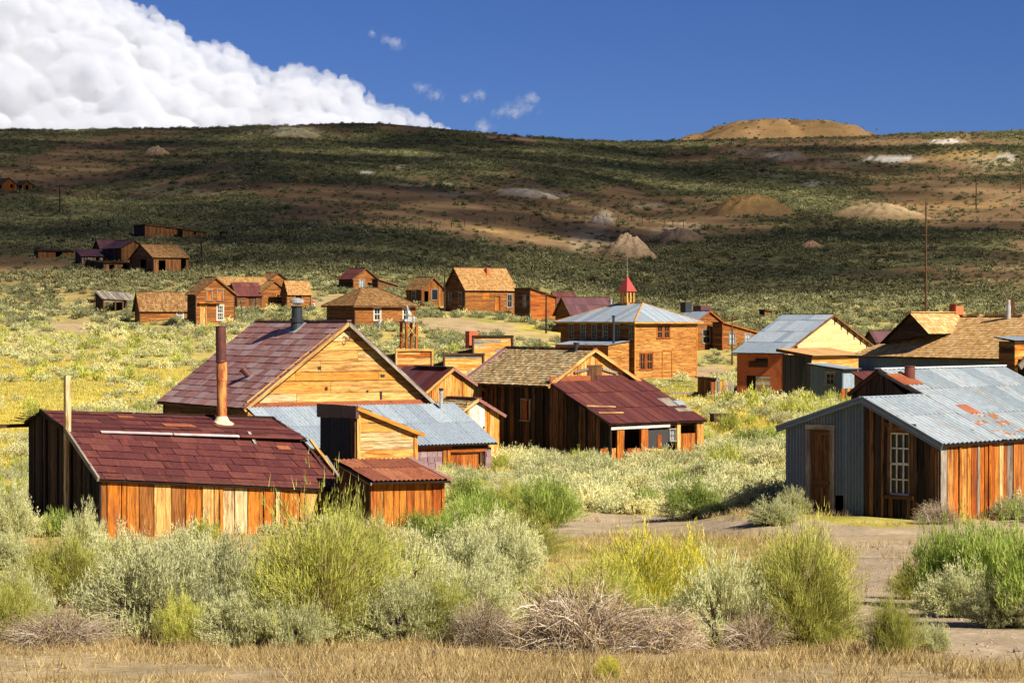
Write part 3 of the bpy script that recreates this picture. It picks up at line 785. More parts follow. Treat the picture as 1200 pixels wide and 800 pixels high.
L_HILL = leaf_mat('hill_scrub_leaf', [(0, (0.125, 0.118, 0.05)), (0.5, (0.19, 0.178, 0.08)), (1, (0.275, 0.255, 0.125))], 0.15, 0.4)

def tri_mesh(name, tris, rnd, mid, mats):
    """tris: [n,3,3]"""
    me = bpy.data.meshes.new(name); n = len(tris)
    me.vertices.add(n * 3); me.vertices.foreach_set('co', tris.reshape(-1).astype('f'))
    me.loops.add(n * 3); me.loops.foreach_set('vertex_index', np.arange(n * 3, dtype='i'))
    me.polygons.add(n); me.polygons.foreach_set('loop_start', np.arange(0, n * 3, 3, dtype='i'))
    for m in mats: me.materials.append(m)
    me.polygons.foreach_set('material_index', mid.astype('i'))
    a = me.attributes.new('rnd', 'FLOAT', 'FACE'); a.data.foreach_set('value', rnd.astype('f'))
    me.update(calc_edges=True)
    return me
def unit(v): return v / np.maximum(np.linalg.norm(v, axis=-1, keepdims=True), 1e-9)
def bush_mesh(name, stems, R, H, mats, leaf=(0.05, 0.012), lps=26, bare=0.35, spread=0.5, up=0.5, stem_w=0.010, seed=0, flower=0, lean=(0, 0), low=0.1, curve=0.25, dome=1.0, tipspike=0, wobble=0.05):
    """shrub of curved stems growing from one root, each clothed in small leaf blades. mats: stem, leaf, flower"""
    r = np.random.default_rng(seed)
    az = r.uniform(0, 2 * np.pi, stems)
    el = np.arcsin(r.uniform(low, 1, stems) ** dome)                     # 0 = flat, pi/2 = upright
    jit = r.uniform(0.76, 1.03, stems)
    # lumpy outline
    lump = 1 + 0.28 * np.sin(az * 3 + seed) * np.cos(el * 2) + 0.16 * np.sin(az * 5 + 2 * seed + el * 4)
    tip = np.stack([R * np.cos(el) * np.cos(az), R * np.cos(el) * np.sin(az), H * np.sin(el) ** 0.8], 1) * (jit * lump)[:, None]
    tip[:, 0] += lean[0] * tip[:, 2]; tip[:, 1] += lean[1] * tip[:, 2]
    base = r.normal(0, 0.10 * R, (stems, 3)); base[:, 2] = 0
    ctl = base * 0.5 + tip * 0.5; ctl[:, 2] += curve * H * (0.2 + r.uniform(-.3, .3, stems)); ctl[:, :2] *= (1 - up * 0.5)
    ctl = ctl + r.normal(0, wobble * R, ctl.shape)
    base[:, :2] += r.normal(0, wobble * .8 * R, (stems, 2))
    def pt(t):
        t = t[..., None]
        return (1 - t) ** 2 * base[:, None] + 2 * t * (1 - t) * ctl[:, None] + t ** 2 * tip[:, None]
    tris, rn, mid = [], [], []
    seg = 4
    ts = np.linspace(0, 1, seg + 1)[None].repeat(stems, 0)
    P = pt(ts)
    side = unit(np.cross(P[:, -1] - P[:, 0], r.normal(size=(stems, 3))))
    srn = r.uniform(0, 1, stems)
    for k in range(seg):
        w0 = stem_w * (1 - k / (seg + .5)); w1 = stem_w * (1 - (k + 1) / (seg + .5))
        a, b = P[:, k] - side * w0, P[:, k] + side * w0; c, d = P[:, k + 1] + side * w1, P[:, k + 1] - side * w1
        tris += [np.stack([a, b, c], 1), np.stack([a, c, d], 1)]; rn += [srn, srn]; mid += [np.zeros(stems), np.zeros(stems)]
    if lps:
        t = bare + (1 - bare) * r.uniform(0, 1, (stems, lps)) ** 0.75
        q = pt(t)
        tang = unit(pt(np.clip(t + .05, 0, 1.05)) - pt(np.clip(t - .05, 0, 1)))
        dirs = unit(tang + r.normal(0, spread, q.shape) + np.array([0, 0, up * .5]))
        L = leaf[0] * r.uniform(.6, 1.35, (stems, lps, 1))
        sd = unit(np.cross(dirs, r.normal(size=q.shape))) * leaf[1] * 0.5 * r.uniform(.7, 1.3, (stems, lps, 1))
        off = r.normal(0, leaf[0] * .45, q.shape)
        q = q + off
        lt = np.stack([q - sd, q + sd, q + dirs * L], 2).reshape(-1, 3, 3)
        lr = np.clip(srn[:, None] * .35 + r.uniform(0, .45, (stems, lps)) + .3 * (t - .5), 0, 1).reshape(-1)
        lm = np.ones(len(lt))
        if flower:
            fl = ((t > 0.86) & (r.uniform(0, 1, t.shape) < flower) & (q[..., 2] > 0.42 * H)).reshape(-1)
            lm[fl] = 2
        tris.append(lt); rn.append(lr); mid.append(lm)
        if tipspike:
            m_ = stems * tipspike
            s = r.integers(0, stems, m_)
            q = tip[s] + r.normal(0, .05 * R, (m_, 3))
            dr = unit(np.stack([r.normal(0, .18, m_), r.normal(0, .18, m_), np.ones(m_)], 1))
            sd = unit(np.cross(dr, r.normal(size=dr.shape))) * leaf[1] * .45
            LL = leaf[0] * r.uniform(1.0, 2.2, (m_, 1))
            tris.append(np.stack([q - sd, q + sd, q + dr * LL], 1)); rn.append(r.uniform(.4, 1, m_)); mid.append(np.ones(m_))
    tris = np.concatenate(tris); rn = np.concatenate(rn); mid = np.concatenate(mid)
    tris[..., 2] = np.maximum(tris[..., 2], -0.02)
    return tri_mesh(name, tris, rn, mid, mats)

SAGE_HI = [bush_mesh('sagebrush', 640, .62, .76, [L_TWIG, L_SAGE, L_FLOWER], (.036, .0105), 44, .56, .45, .8, .008, 10 + k, tipspike=3, low=.10) for k in range(3)]
SAGE_DRY = [bush_mesh('dry_based_sagebrush', 640, .72, .76, [L_DEAD, L_SAGE, L_FLOWER], (.036, .0105), 34, .68, .45, .8, .008, 20 + k, tipspike=3, low=.06) for k in range(2)]
RAB_HI = [bush_mesh('rabbitbrush', 680, .75, 1.0, [L_STRAW, L_RAB, L_FLOWER], (.055, .0085), 34, .5, .25, .9, .008, 30 + k, low=.12, flower=.06, tipspike=3) for k in range(2)]
RAB_FLO = [bush_mesh('flowering_rabbitbrush', 640, .75, 1.0, [L_STRAW, L_RAB, L_FLOWER], (.055, .010), 34, .5, .25, .9, .008, 40 + k, low=.2, flower=.85, tipspike=1) for k in range(2)]
RAB_STRAW = [bush_mesh('straw_rabbitbrush', 980, .90, 1.05, [L_STRAW, L_RAB, L_FLOWER], (.060, .0095), 22, .64, .2, .9, .010, 50 + k, low=.03, flower=.1, tipspike=2) for k in range(2)]
GREEN_HI = [bush_mesh('green_rabbitbrush', 520, .70, 1.0, [L_STRAW, L_BRIGHT, L_FLOWER], (.075, .013), 28, .35, .25, 1.0, .007, 60 + k, low=.15, tipspike=3) for k in range(2)]
DEAD_HI = [bush_mesh('dead_brush', 1300, 1.0, .62, [L_DEAD, L_STRAW, L_FLOWER], (.09, .007), 4, .3, .6, .2, .009, 70 + k, low=.0, curve=.75, dome=1.3, wobble=.20) for k in range(2)]
SAGE_MID = [bush_mesh('sagebrush', 190, .78, .62, [L_TWIG, (L_SAGE, L_SAGEM)[k % 2], L_FLOWER], (.075, .030), 15, .5, .6, .6, .009, 80 + k, tipspike=1, low=.0) for k in range(4)]
GREEN_MID = [bush_mesh('green_rabbitbrush', 150, .66, .85, [L_STRAW, (L_RAB, L_BRIGHT)[k % 2], L_FLOWER], (.11, .026), 14, .35, .3, .9, .010, 90 + k, low=.1, tipspike=3) for k in range(2)]
SAGE_LOW = [bush_mesh('sagebrush', 44, .85, .66, [L_TWIG, (L_SAGE, L_SAGEM)[k % 2], L_FLOWER], (.15, .085), 10, .5, .7, .5, .012, 100 + k, tipspike=0, low=.0) for k in range(4)]
SLOPE_LOW = [bush_mesh('slope_sagebrush', 44, .85, .66, [L_TWIG, L_SAGED, L_FLOWER], (.15, .085), 10, .5, .7, .5, .012, 160 + k, tipspike=0, low=.0) for k in range(3)]
GREEN_LOW = [bush_mesh('green_shrub', 34, .72, .80, [L_STRAW, L_RAB, L_FLOWER], (.18, .07), 9, .35, .4, .8, .014, 110 + k, tipspike=2, low=.05) for k in range(2)]
HILL_LOW = [bush_mesh('hill_scrub', 18, .95, .62, [L_TWIG, L_HILL, L_FLOWER], (.34, .22), 6, .3, .7, .6, .02, 120 + k, low=.0) for k in range(4)]
def grass_mesh(name, blades, R, h, w, mat, seed):
    r = np.random.default_rng(seed)
    b = np.stack([r.normal(0, R, blades), r.normal(0, R, blades), np.zeros(blades)], 1)
    d = unit(np.stack([r.normal(0, .5, blades), r.normal(0, .5, blades), np.ones(blades)], 1)) * (h * r.uniform(.4, 1.2, (blades, 1)))
    s = unit(np.cross(d, r.normal(size=d.shape))) * w
    t = np.stack([b - s, b + s, b + d], 1)
    return tri_mesh(name, t, r.uniform(0, 1, blades), np.zeros(blades), [mat])
GRASS = [grass_mesh('dry_grass_clump', 46, .10, .05, .0035, L_DRYG, 130 + k) for k in range(3)]
GRASS_T = [grass_mesh('tall_dry_grass_clump', 60, .13, .13, .004, L_DRYG, 140 + k) for k in range(2)]
L_YELG = leaf_mat('yellow_meadow_grass_blade', [(0, (0.44, 0.36, 0.05)), (0.5, (0.60, 0.48, 0.08)), (1, (0.70, 0.60, 0.20))], 0.35)
GRASS_M = [grass_mesh('meadow_grass_clump', 40, .40, .14, .016, L_YELG, 150 + k) for k in range(2)]

def proto_coll(name, meshes):
    c = bpy.data.collections.new(name)
    for i, me in enumerate(meshes):
        o = bpy.data.objects.new(f'{me.name}', me); c.objects.link(o)
    return c
def scatter(name, label, cat, pts, scl, meshes, group=None, mats=None):
    """many alike plants nobody could count, as ONE object: points that carry instances"""
    n = len(pts)
    me = bpy.data.meshes.new(name); me.vertices.add(n); me.vertices.foreach_set('co', np.asarray(pts, 'f').ravel())
    a = me.attributes.new('scl', 'FLOAT', 'POINT'); a.data.foreach_set('value', np.asarray(scl, 'f'))
    b = me.attributes.new('rz', 'FLOAT_VECTOR', 'POINT')
    rz = np.zeros((n, 3)); rz[:, 2] = rng.uniform(0, 6.28, n); rz[:, :2] = rng.normal(0, .06, (n, 2))
    b.data.foreach_set('vector', rz.ravel().astype('f'))
    o = link(name, me); tag(o, label, cat, group, 'stuff')
    ng = bpy.data.node_groups.new(name + '_scatter', 'GeometryNodeTree')
    ng.interface.new_socket('Geometry', in_out='INPUT', socket_type='NodeSocketGeometry')
    ng.interface.new_socket('Geometry', in_out='OUTPUT', socket_type='NodeSocketGeometry')
    N, L = ng.nodes, ng.links
    gi, go = N.new('NodeGroupInput'), N.new('NodeGroupOutput')
    ci = N.new('GeometryNodeCollectionInfo'); ci.inputs['Collection'].default_value = proto_coll(name + '_kinds', meshes)
    ci.inputs['Separate Children'].default_value = True; ci.inputs['Reset Children'].default_value = True
    ip = N.new('GeometryNodeInstanceOnPoints'); ip.inputs['Pick Instance'].default_value = True
    s = N.new('GeometryNodeInputNamedAttribute'); s.data_type = 'FLOAT'; s.inputs['Name'].default_value = 'scl'
    r = N.new('GeometryNodeInputNamedAttribute'); r.data_type = 'FLOAT_VECTOR'; r.inputs['Name'].default_value = 'rz'
    L.new(gi.outputs[0], ip.inputs['Points']); L.new(ci.outputs[0], ip.inputs['Instance'])
    L.new(r.outputs['Attribute'], ip.inputs['Rotation']); L.new(s.outputs['Attribute'], ip.inputs['Scale'])
    L.new(ip.outputs[0], go.inputs[0])
    md = o.modifiers.new('scatter', 'NODES'); md.node_group = ng
    return o

PLANT_H = .90
def plant(name, mesh, label, px, py, hpx, wpx=None, cat='shrub', group=None, rz=None):
    """one shrub standing where the photo shows its foot; height and width in photo pixels give its real size"""
    g = at_ground(px, py)
    sc = hpx * PLANT_H / F * g.y
    zs = sorted(v.co.z for v in mesh.vertices)[int(len(mesh.vertices) * .993)] if 'h' not in mesh else mesh['h']
    mesh['h'] = zs
    if 'w' not in mesh: mesh['w'] = 2 * sorted(abs(v.co.x) for v in mesh.vertices)[int(len(mesh.vertices) * .985)]
    o = link(name, mesh); o.location = (g.x, g.y, g.z - 0.02)
    sz = sc / zs; sx = (wpx / F * g.y) / mesh['w'] if wpx else sz
    o.scale = (sx, sx * 0.95, sz)
    o.rotation_euler = (0, 0, random.uniform(0, 6.28) if rz is None else rz)
    tag(o, label, cat, group)
    return o

def free(X, Y, margin=0.25):
    ok = np.ones(X.shape, bool)
    for poly in FOOT:
        cx = sum(p[0] for p in poly) / len(poly); cy = sum(p[1] for p in poly) / len(poly)
        q = []
        for p in poly:
            dx, dy = p[0] - cx, p[1] - cy; L = math.hypot(dx, dy) + 1e-6
            q.append((cx + dx * (L + margin) / L, cy + dy * (L + margin) / L))
        ok &= ~inpoly(X, Y, q)
    return ok

# ------------------------------------------------------------------ building helpers
def beam_part(parent, name, P, Q, w, h, mat, up=None):
    a = Acc(); a.beam(P, Q, w, h, None, 0, up); return a.obj(name, mat, parent)
def box_part(parent, name, x0, x1, y0, y1, z0, z1, mat):
    a = Acc(); a.box(((x0 + x1) / 2, (y0 + y1) / 2, (z0 + z1) / 2), (((x1 - x0) / 2, 0, 0), (0, (y1 - y0) / 2, 0), (0, 0, (z1 - z0) / 2)))
    return a.obj(name, mat, parent)
def pipe_part(parent, name, P, Q, prof, mat, n=14):
    a = Acc(); a.lathe(P, Q, prof, n); return a.obj(name, mat, parent, smooth=False)
def wall(root, pl, poly, clads, openings=(), off=-0.028, backmat=None):
    """backing sheet plus its boards as children; clads is a dict for clad() or ('corr', ...)"""
    w = plate(root, 'wall', pl, poly, backmat or P_INNER, off - .004, 0.05, openings)
    if clads:
        c = dict(clads); kind = c.pop('kind', 'clad')
        if kind == 'corr': corr(w, c.pop('name'), pl, poly, c.pop('sw'), c.pop('sh'), c.pop('mats'), openings=openings, **c)
        else: clad(w, c.pop('name'), pl, poly, c.pop('mode'), c.pop('w'), openings=openings, **c)
    return w
def roof(root, A, B, C, D, spec, name='roof'):
    """A,B along the eave (B to the right seen from outside), C,D along the ridge above B,A"""
    pl = Pl(A, Vector(B) - Vector(A), Vector(D) - Vector(A))
    poly = [pl.uv(P) for P in (A, B, C, D)]
    # drop doubled corners (triangles)
    q = []
    for p in poly:
        if not q or math.hypot(p[0] - q[-1][0], p[1] - q[-1][1]) > 1e-3: q.append(p)
    r = plate(root, name, pl, q, P_INNER, -0.012, 0.05)
    c = dict(spec); kind = c.pop('kind', 'clad')
    if kind == 'corr': corr(r, c.pop('name'), pl, q, c.pop('sw'), c.pop('sh'), c.pop('mats'), **c)
    else: clad(r, c.pop('name'), pl, q, c.pop('mode'), c.pop('w'), **c)
    return r, pl
def window(root, pl, u0, u1, v0, v1, cols=2, rows=2, fmat=None, fw=.09, glass=None, sill=True, bars=.025, each=False, proud=.05, cross=True, smat=None):
    fmat = fmat or W_WHITE; glass = glass or P_GLASS
    a = Acc()
    for (x0, x1, y0, y1) in ((u0 - fw, u0, v0 - .0, v1), (u1, u1 + fw, v0, v1), (u0 - fw - .03, u1 + fw + .03, v1, v1 + fw * 1.2)):
        a.box(pl.p((x0 + x1) / 2, (y0 + y1) / 2, proud / 2 - .02), (pl.U * (x1 - x0) / 2, pl.V * (y1 - y0) / 2, pl.N * (proud / 2 + .02)))
    w = a.obj('window', fmat, root)
    if sill:
        s = Acc(); s.box(pl.p((u0 + u1) / 2, v0 - fw * .4, .04), (pl.U * ((u1 - u0) / 2 + fw + .04), pl.V * fw * .4, pl.N * .075)); s.obj('sill', fmat, w)
    if cross:
        b = Acc()
        for k in range(1, cols):
            u = u0 + (u1 - u0) * k / cols; b.box(pl.p(u, (v0 + v1) / 2, -.012), (pl.U * bars / 2, pl.V * (v1 - v0) / 2, pl.N * .018))
        for k in range(1, rows):
            v = v0 + (v1 - v0) * k / rows; t = bars * (1.7 if k * 2 == rows else 1)
            b.box(pl.p((u0 + u1) / 2, v, -.010), (pl.U * (u1 - u0) / 2, pl.V * t / 2, pl.N * .016))
        for u in (u0 + bars * .6, u1 - bars * .6): b.box(pl.p(u, (v0 + v1) / 2, -.011), (pl.U * bars * .6, pl.V * (v1 - v0) / 2, pl.N * .017))
        for v in (v0 + bars * .6, v1 - bars * .6): b.box(pl.p((u0 + u1) / 2, v, -.009), (pl.U * (u1 - u0) / 2, pl.V * bars * .6, pl.N * .015))
        sb = b.obj('sash', smat or fmat, w)
    nc, nr = (cols, rows) if each else (1, 1)
    for i in range(nc):
        for j in range(nr):
            g = Acc(); cu, cv = (u1 - u0) / nc, (v1 - v0) / nr
            g.box(pl.p(u0 + cu * (i + .5), v0 + cv * (j + .5), -.045), (pl.U * cu / 2, pl.V * cv / 2, pl.N * .004))
            g.obj('pane', glass, w)
    return w
def door(root, pl, u0, u1, v0, v1, mat, fmat, nb=4, fw=.10, recess=.05, panel=False):
    a = Acc()
    for (x0, x1, y0, y1) in ((u0 - fw, u0, v0, v1), (u1, u1 + fw, v0, v1), (u0 - fw - .02, u1 + fw + .02, v1, v1 + fw)):
        a.box(pl.p((x0 + x1) / 2, (y0 + y1) / 2, .015), (pl.U * (x1 - x0) / 2, pl.V * (y1 - y0) / 2, pl.N * .04))
    d = a.obj('door_frame', fmat, root)
    if panel:
        b = Acc(); W, H = u1 - u0, v1 - v0
        b.box(pl.p((u0 + u1) / 2, (v0 + v1) / 2, -recess), (pl.U * W / 2, pl.V * H / 2, pl.N * .015))
        for (x0, x1, y0, y1) in ((0, .14, 0, 1), (.86, 1, 0, 1), (.14, .86, .94, 1), (.14, .86, .40, .48), (.14, .86, 0, .07), (.46, .54, .07, .40), (.46, .54, .48, .94)):
            b.box(pl.p(u0 + W * (x0 + x1) / 2, v0 + H * (y0 + y1) / 2, -recess + .022), (pl.U * W * (x1 - x0) / 2, pl.V * H * (y1 - y0) / 2, pl.N * .012))
        o = b.obj('door', mat, root)
    else:
        o = plate(root, 'door', pl, [(u0, v0), (u1, v0), (u1, v1), (u0, v1)], P_INNER, -recess - .03, .02)
        clad(o, 'plank', pl, [(u0, v0), (u1, v0), (u1, v1), (u0, v1)], 'v', (u1 - u0) / nb, mats=mat, off=-recess, thick=.025, proud=.006, gap=.008)
    h = Acc(); h.box(pl.p(u1 - .07, v0 + (v1 - v0) * .45, -recess + .05), (pl.U * .02, pl.V * .05, pl.N * .02)); h.obj('handle', P_BLACK, o)
    return o
V = Vector
ROOFPANEL = dict(name='roof_sheet', mode='c', thick=.006, gap=.012, off=.012, proud=.010, lap=.022, jit=.3, warp=.012)

# ------------------------------------------------------------------ 1 shed with the red sheet roof, front left
M_STRIP = metal_sheet('faded_pinkish_flashing', [(0, (0.42, 0.34, 0.33)), (1, (0.50, 0.42, 0.41))], (0.28, 0.10, 0.07), 0.6, rough=0.7)
def red_roof_shed():
    b = Bld('plank_shed', 'low shed with maroon sheet metal roof, orange plank front and a tall stovepipe', 'shed', 118, 638, 60, 33)
    fl, fr = b.on_y(118, 557), b.on_y(397, 570)
    k = b.on_x(83, 506); r = b.on_x(52, 481); bk = b.on_x(34, 493)
    W, D = fr.x, bk.y; sl = (fr.z - fl.z) / W
    kz = b.on_y(355, 515, k.y); rz = b.on_y(325, 488, r.y)
    sk, sr = (kz.z - k.z) / W, (rz.z - r.z) / W
    def S(p, s, x): return V((x, p.y, p.z + s * x))
    zb = -1.0
    F = b.front
    wf = wall(b.root, F, [(0, zb), (W, zb), (W, fr.z), (0, fl.z)], dict(name='plank', mode='v', w=[.46, .40, .15, .34, .13, .42, .30], mats=[(W_ORANGE, 4), (W_PALE, 3.2), (W_HOUSE, 1)], thick=.025, gap=.028, proud=.035, off=.0))
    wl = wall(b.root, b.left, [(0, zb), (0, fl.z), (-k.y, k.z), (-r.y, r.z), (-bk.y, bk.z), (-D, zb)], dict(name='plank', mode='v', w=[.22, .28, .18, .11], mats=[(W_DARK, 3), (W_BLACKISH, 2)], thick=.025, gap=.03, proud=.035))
    plate(b.root, 'wall', right_of(W), [(0, zb), (D, zb), (D, bk.z + sr * W), (r.y, r.z + sr * W), (k.y, k.z + sk * W), (0, fr.z)], W_DARK)
    plate(b.root, 'wall', back_of(D), [(-W, zb), (0, zb), (0, bk.z), (-W, bk.z + sr * W)], W_DARK)
    b.foot(0, W, 0, D)
    e = .10
    eA, eB = V((-e, -.16, fl.z - .10)), V((W + .12, -.16, fr.z - .10))
    kA, kB = S(k, sk, -e), S(k, sk, W + .10); rA, rB = S(r, sr, -e), S(r, sr, W + .05); bA, bB = S(bk, sr, -e), S(bk, sr, W)
    bA.y += .2; bB.y += .2; bA.z -= .08; bB.z -= .08
    mm = [(M_MAROON, 30), (M_RUST, 1.0)]
    lo, plo = roof(b.root, eA, eB, kB, kA, dict(ROOFPANEL, w=.62, h=.36, mats=mm))
    up, pup = roof(b.root, kA, kB, rB, rA, dict(ROOFPANEL, w=.75, h=.40, mats=[(M_MAROON, 20), (M_RUST, 1.0)]))
    roof(b.root, bB, bA, rA, rB, dict(ROOFPANEL, w=.75, h=.4, mats=mm))
    # bent flashing strip where the slope breaks, three lengths
    for t0, t1, m in ((.13, .42, M_WHITEMETAL), (.425, .70, M_WHITEMETAL), (.705, .97, M_MAUVE)):
        P, Q = kA.lerp(kB, t0), kA.lerp(kB, t1)
        a = Acc(); a.beam(P + V((0, -.04, .035)), Q + V((0, -.04, .04)), .10, .018, None, 0, plo.N); a.obj('flashing_strip', M_STRIP if m is M_WHITEMETAL else M_MAROON, b.root)
    beam_part(b.root, 'rake_board', kA + V((-.03, 0, .02)), eA + V((-.03, 0, .02)), .06, .13, W_GREY)
    beam_part(b.root, 'rake_board', rA + V((-.03, 0, .0)), kA + V((-.03, 0, .0)), .05, .12, W_DARK)
    beam_part(b.root, 'rake_board', kB + V((.08, 0, 0)), eB + V((.10, -.05, 0)), .09, .05, W_PALE)
    beam_part(b.root, 'rake_board', kB.lerp(eB, .35) + V((.16, 0, .03)), eB + V((.02, -.02, .05)), .07, .03, W_GREY)
    beam_part(b.root, 'eave_board', V((0, -.045, fl.z - .03)), V((W, -.045, fr.z - .03)), .04, .07, W_DARK)
    beam_part(b.root, 'corner_board', V((-.02, -.02, zb)), V((-.02, -.02, fl.z - .08)), .05, .05, W_DARK)
    # loose boards on the roof
    for (p0, p1) in (((291, 508), (299, 522)), ((256, 536), (258, 537))):
        P = b.on_plane(*p0, eA, plo.N) + plo.N * .06; Q = b.on_plane(*p1, eA, plo.N) + plo.N * .06
        if (Q - P).length > .15: beam_part(b.root, 'loose_board', P, Q, .09, .03, W_GREY, plo.N)
    # the orange patch sheet on the right and the one at the foot of the pipe
    for (c, w, h) in (((332, 526), .42, .20), ((210, 500), .95, .24), ((148, 490), .5, .14)):
        pl = plo if c[1] > 515 else pup; O = eA if c[1] > 515 else kA
        P = b.on_plane(*c, O, pl.N); u, v = pl.uv(P)
        a = Acc(); prism(a, pl, [(u - w / 2, v - h / 2), (u + w / 2, v - h / 2), (u + w * .42, v + h / 2), (u - w * .55, v + h / 2)], .055, .012, .7, 'v'); a.obj('roof_sheet', M_RUST, up)
    # torn sheet metal curling up at the back corner, and a timber end sticking out
    a = Acc()
    for i in range(5):
        t = i / 5; P = bA.lerp(rA, t * .8) + V((-.10, 0, .03)); a.beam(P + V((.25, 0, -.02)), P + V((-.16 - .1 * random.random(), .03, .02 + .06 * random.random())), .34, .014, None)
    o = a.obj('torn_roofing', M_TAR, b.root); o['kind'] = 'stuff'
    beam_part(b.root, 'timber_end', bA + V((-.75, .15, -.07)), bA + V((.2, .1, -.06)), .10, .10, W_DARK)
    # tall post leaning on the end wall
    top = b.on_x(79, 440, -.08); bot = V((-.08, top.y + .02, -.6))
    beam_part(b.root, 'post', bot, top, .15, .15, W_PALE, (0, 1, 0))
    # stovepipe
    P = b.on_plane(260, 495, rA, pup.N); m = F / 60.0 if False else 2706.0 / (b.world(P).y)
    hh = (495 - 382) / m; r1 = 6.2 / m
    pipe_part(b.root, 'pipe_collar', P - V((0, 0, .12)), P + V((0, 0, 1)), [(0, .36), (.10, .34), (.17, .22), (.26, .17), (.30, .15)], M_CONC, 18)
    j = (495 - 424) / m; j2 = (495 - 446) / m
    p = pipe_part(b.root, 'stovepipe', P, P + V((0, 0, 1)), [(.1, r1 * .95), (j2, r1 * .97), (j2 + .005, r1 * 1.04), (j, r1 * 1.0)], M_PIPEORANGE, 18)
    pipe_part(p, 'pipe_section', P, P + V((-.012, 0, 1)), [(j - .02, r1 * 1.03), (j + .02, r1 * 1.08), (j + .05, r1 * 1.0), (hh - .03, r1 * .98), (hh, r1 * 1.06)], M_PIPEDARK, 18)
red_roof_shed()

# ------------------------------------------------------------------ 2 small rusty roofed shed
def rusty_shed():
    b = Bld('low_shed', 'small low shed with rusty corrugated roof in front of the tall narrow shed', 'shed', 434, 632, 61.5, 28)
    fl, fr = b.on_y(434, 563), b.on_y(518, 563)
    rl = b.on_x(397, 543)
    W, D, H, HB = fr.x, rl.y, fl.z, rl.z + .05
    zb = -.8
    wall(b.root, b.front, [(0, zb), (W, zb), (W, H - .02), (0, H - .02)], dict(name='plank', mode='v', w=[.26, .22, .30, .18], mats=[(W_REDB, 3), (W_ORANGE, 3)], thick=.022, gap=.014, proud=.02))
    wall(b.root, b.left, [(0, zb), (0, H), (-D, HB), (-D, zb)], dict(name='plank', mode='v', w=.26, mats=[(W_DARK, 1)], gap=.01, proud=.02))
    plate(b.root, 'wall', right_of(W), [(0, zb), (D, zb), (D, HB), (0, H)], W_BROWN)
    plate(b.root, 'wall', back_of(D), [(-W, zb), (0, zb), (0, HB), (-W, HB)], W_DARK)
    b.foot(0, W, 0, D)
    s = (HB - H) / D
    A, B_ = V((-.12, -.28, H - .28 * s + .03)), V((W + .12, -.28, H - .28 * s + .0)); C, E = V((W + .06, D + .08, HB + .08 * s)), V((-.12, D + .08, HB + .08 * s + .03))
    roof(b.root, A, B_, C, E, dict(kind='corr', name='corrugated_sheet', sw=.68, sh=1.4, mats=[(M_RUSTCOR, 1)], pitch=.135, amp=.020, warp=.06, lift=.02))
    beam_part(b.root, 'roll_edge', B_ + V((-.02, 0, .03)), C + V((-.02, 0, .03)), .16, .05, M_MAUVE)
    beam_part(b.root, 'corner_board', V((W + .015, -.025, zb)), V((W + .015, -.025, H - .03)), .08, .05, W_ORANGE)
    beam_part(b.root, 'rake_board', A + V((.02, 0, -.05)), E + V((.02, 0, -.05)), .04, .07, W_GREY)
rusty_shed()

# ------------------------------------------------------------------ 3 tall narrow shed behind it
def tall_shed():
    b = Bld('tall_shed', 'tall narrow shed with level boards on its sunlit front and a sloping roof', 'shed', 418, 614, 67, 32)
    fl, fr = b.on_y(418, 478), b.on_y(488, 507)
    bl = b.on_x(376, 478)
    W, D = fr.x, max(1.4, bl.y); zb = -.6
    clb = dict(name='board', mode='h', w=.27, mats=[(W_GOLD, 4), (W_PALE, 2), (W_ORANGE, 1.2)], length=1.4, lap=.016, thick=.02, gap=.004, proud=.006, jit=.3)
    wall(b.root, b.front, [(0, zb), (W, zb), (W, fr.z), (0, fl.z)], clb)
    wall(b.root, b.left, [(0, zb), (0, fl.z), (-D, fl.z), (-D, zb)], dict(kind='corr', name='corrugated_sheet', sw=.6, sh=2.2, mats=[(M_TAR, 1)], pitch=.16, amp=.02))
    plate(b.root, 'wall', right_of(W), [(0, zb), (D, zb), (D, fr.z), (0, fr.z)], W_BROWN)
    plate(b.root, 'wall', back_of(D), [(-W, zb), (0, zb), (0, fl.z), (-W, fr.z)], W_BROWN)
    b.foot(0, W, 0, D)
    s = (fl.z - fr.z) / W
    roof(b.root, V((W + .18, -.14, fr.z - .18 * s + .03)), V((W + .18, D + .1, fr.z - .18 * s + .03)), V((-.05, D + .1, fl.z + .05 * s + .03)), V((-.05, -.14, fl.z + .05 * s + .03)),
         dict(ROOFPANEL, w=.7, h=.6, mats=[(M_DARKROOF, 1)]))
    beam_part(b.root, 'rake_board', V((-.05, -.15, fl.z + .0)), V((W + .2, -.15, fr.z - .2 * s + .0)), .03, .11, W_GOLD)
    # rolled sheet over the top of the left wall
    for k, (y0, y1) in enumerate(((-.13, D * .34), (D * .34, D * .68), (D * .68, D + .1))):
        box_part(b.root, 'roof_sheet', -.09, .01, y0 + .005, y1 - .005, fl.z - .30 - .02 * k, fl.z + .055, M_DARKROOF)
    beam_part(b.root, 'corner_board', V((.05, -.035, zb)), V((.05, -.035, fl.z - .03)), .11, .03, W_GOLD)
    beam_part(b.root, 'corner_board', V((W - .04, -.036, zb)), V((W - .04, -.036, fr.z)), .11, .03, W_GOLD)
    beam_part(b.root, 'corner_board', V((-.04, .12, zb)), V((-.04, .12, fl.z - .3)), .05, .24, W_BROWN)
tall_shed()

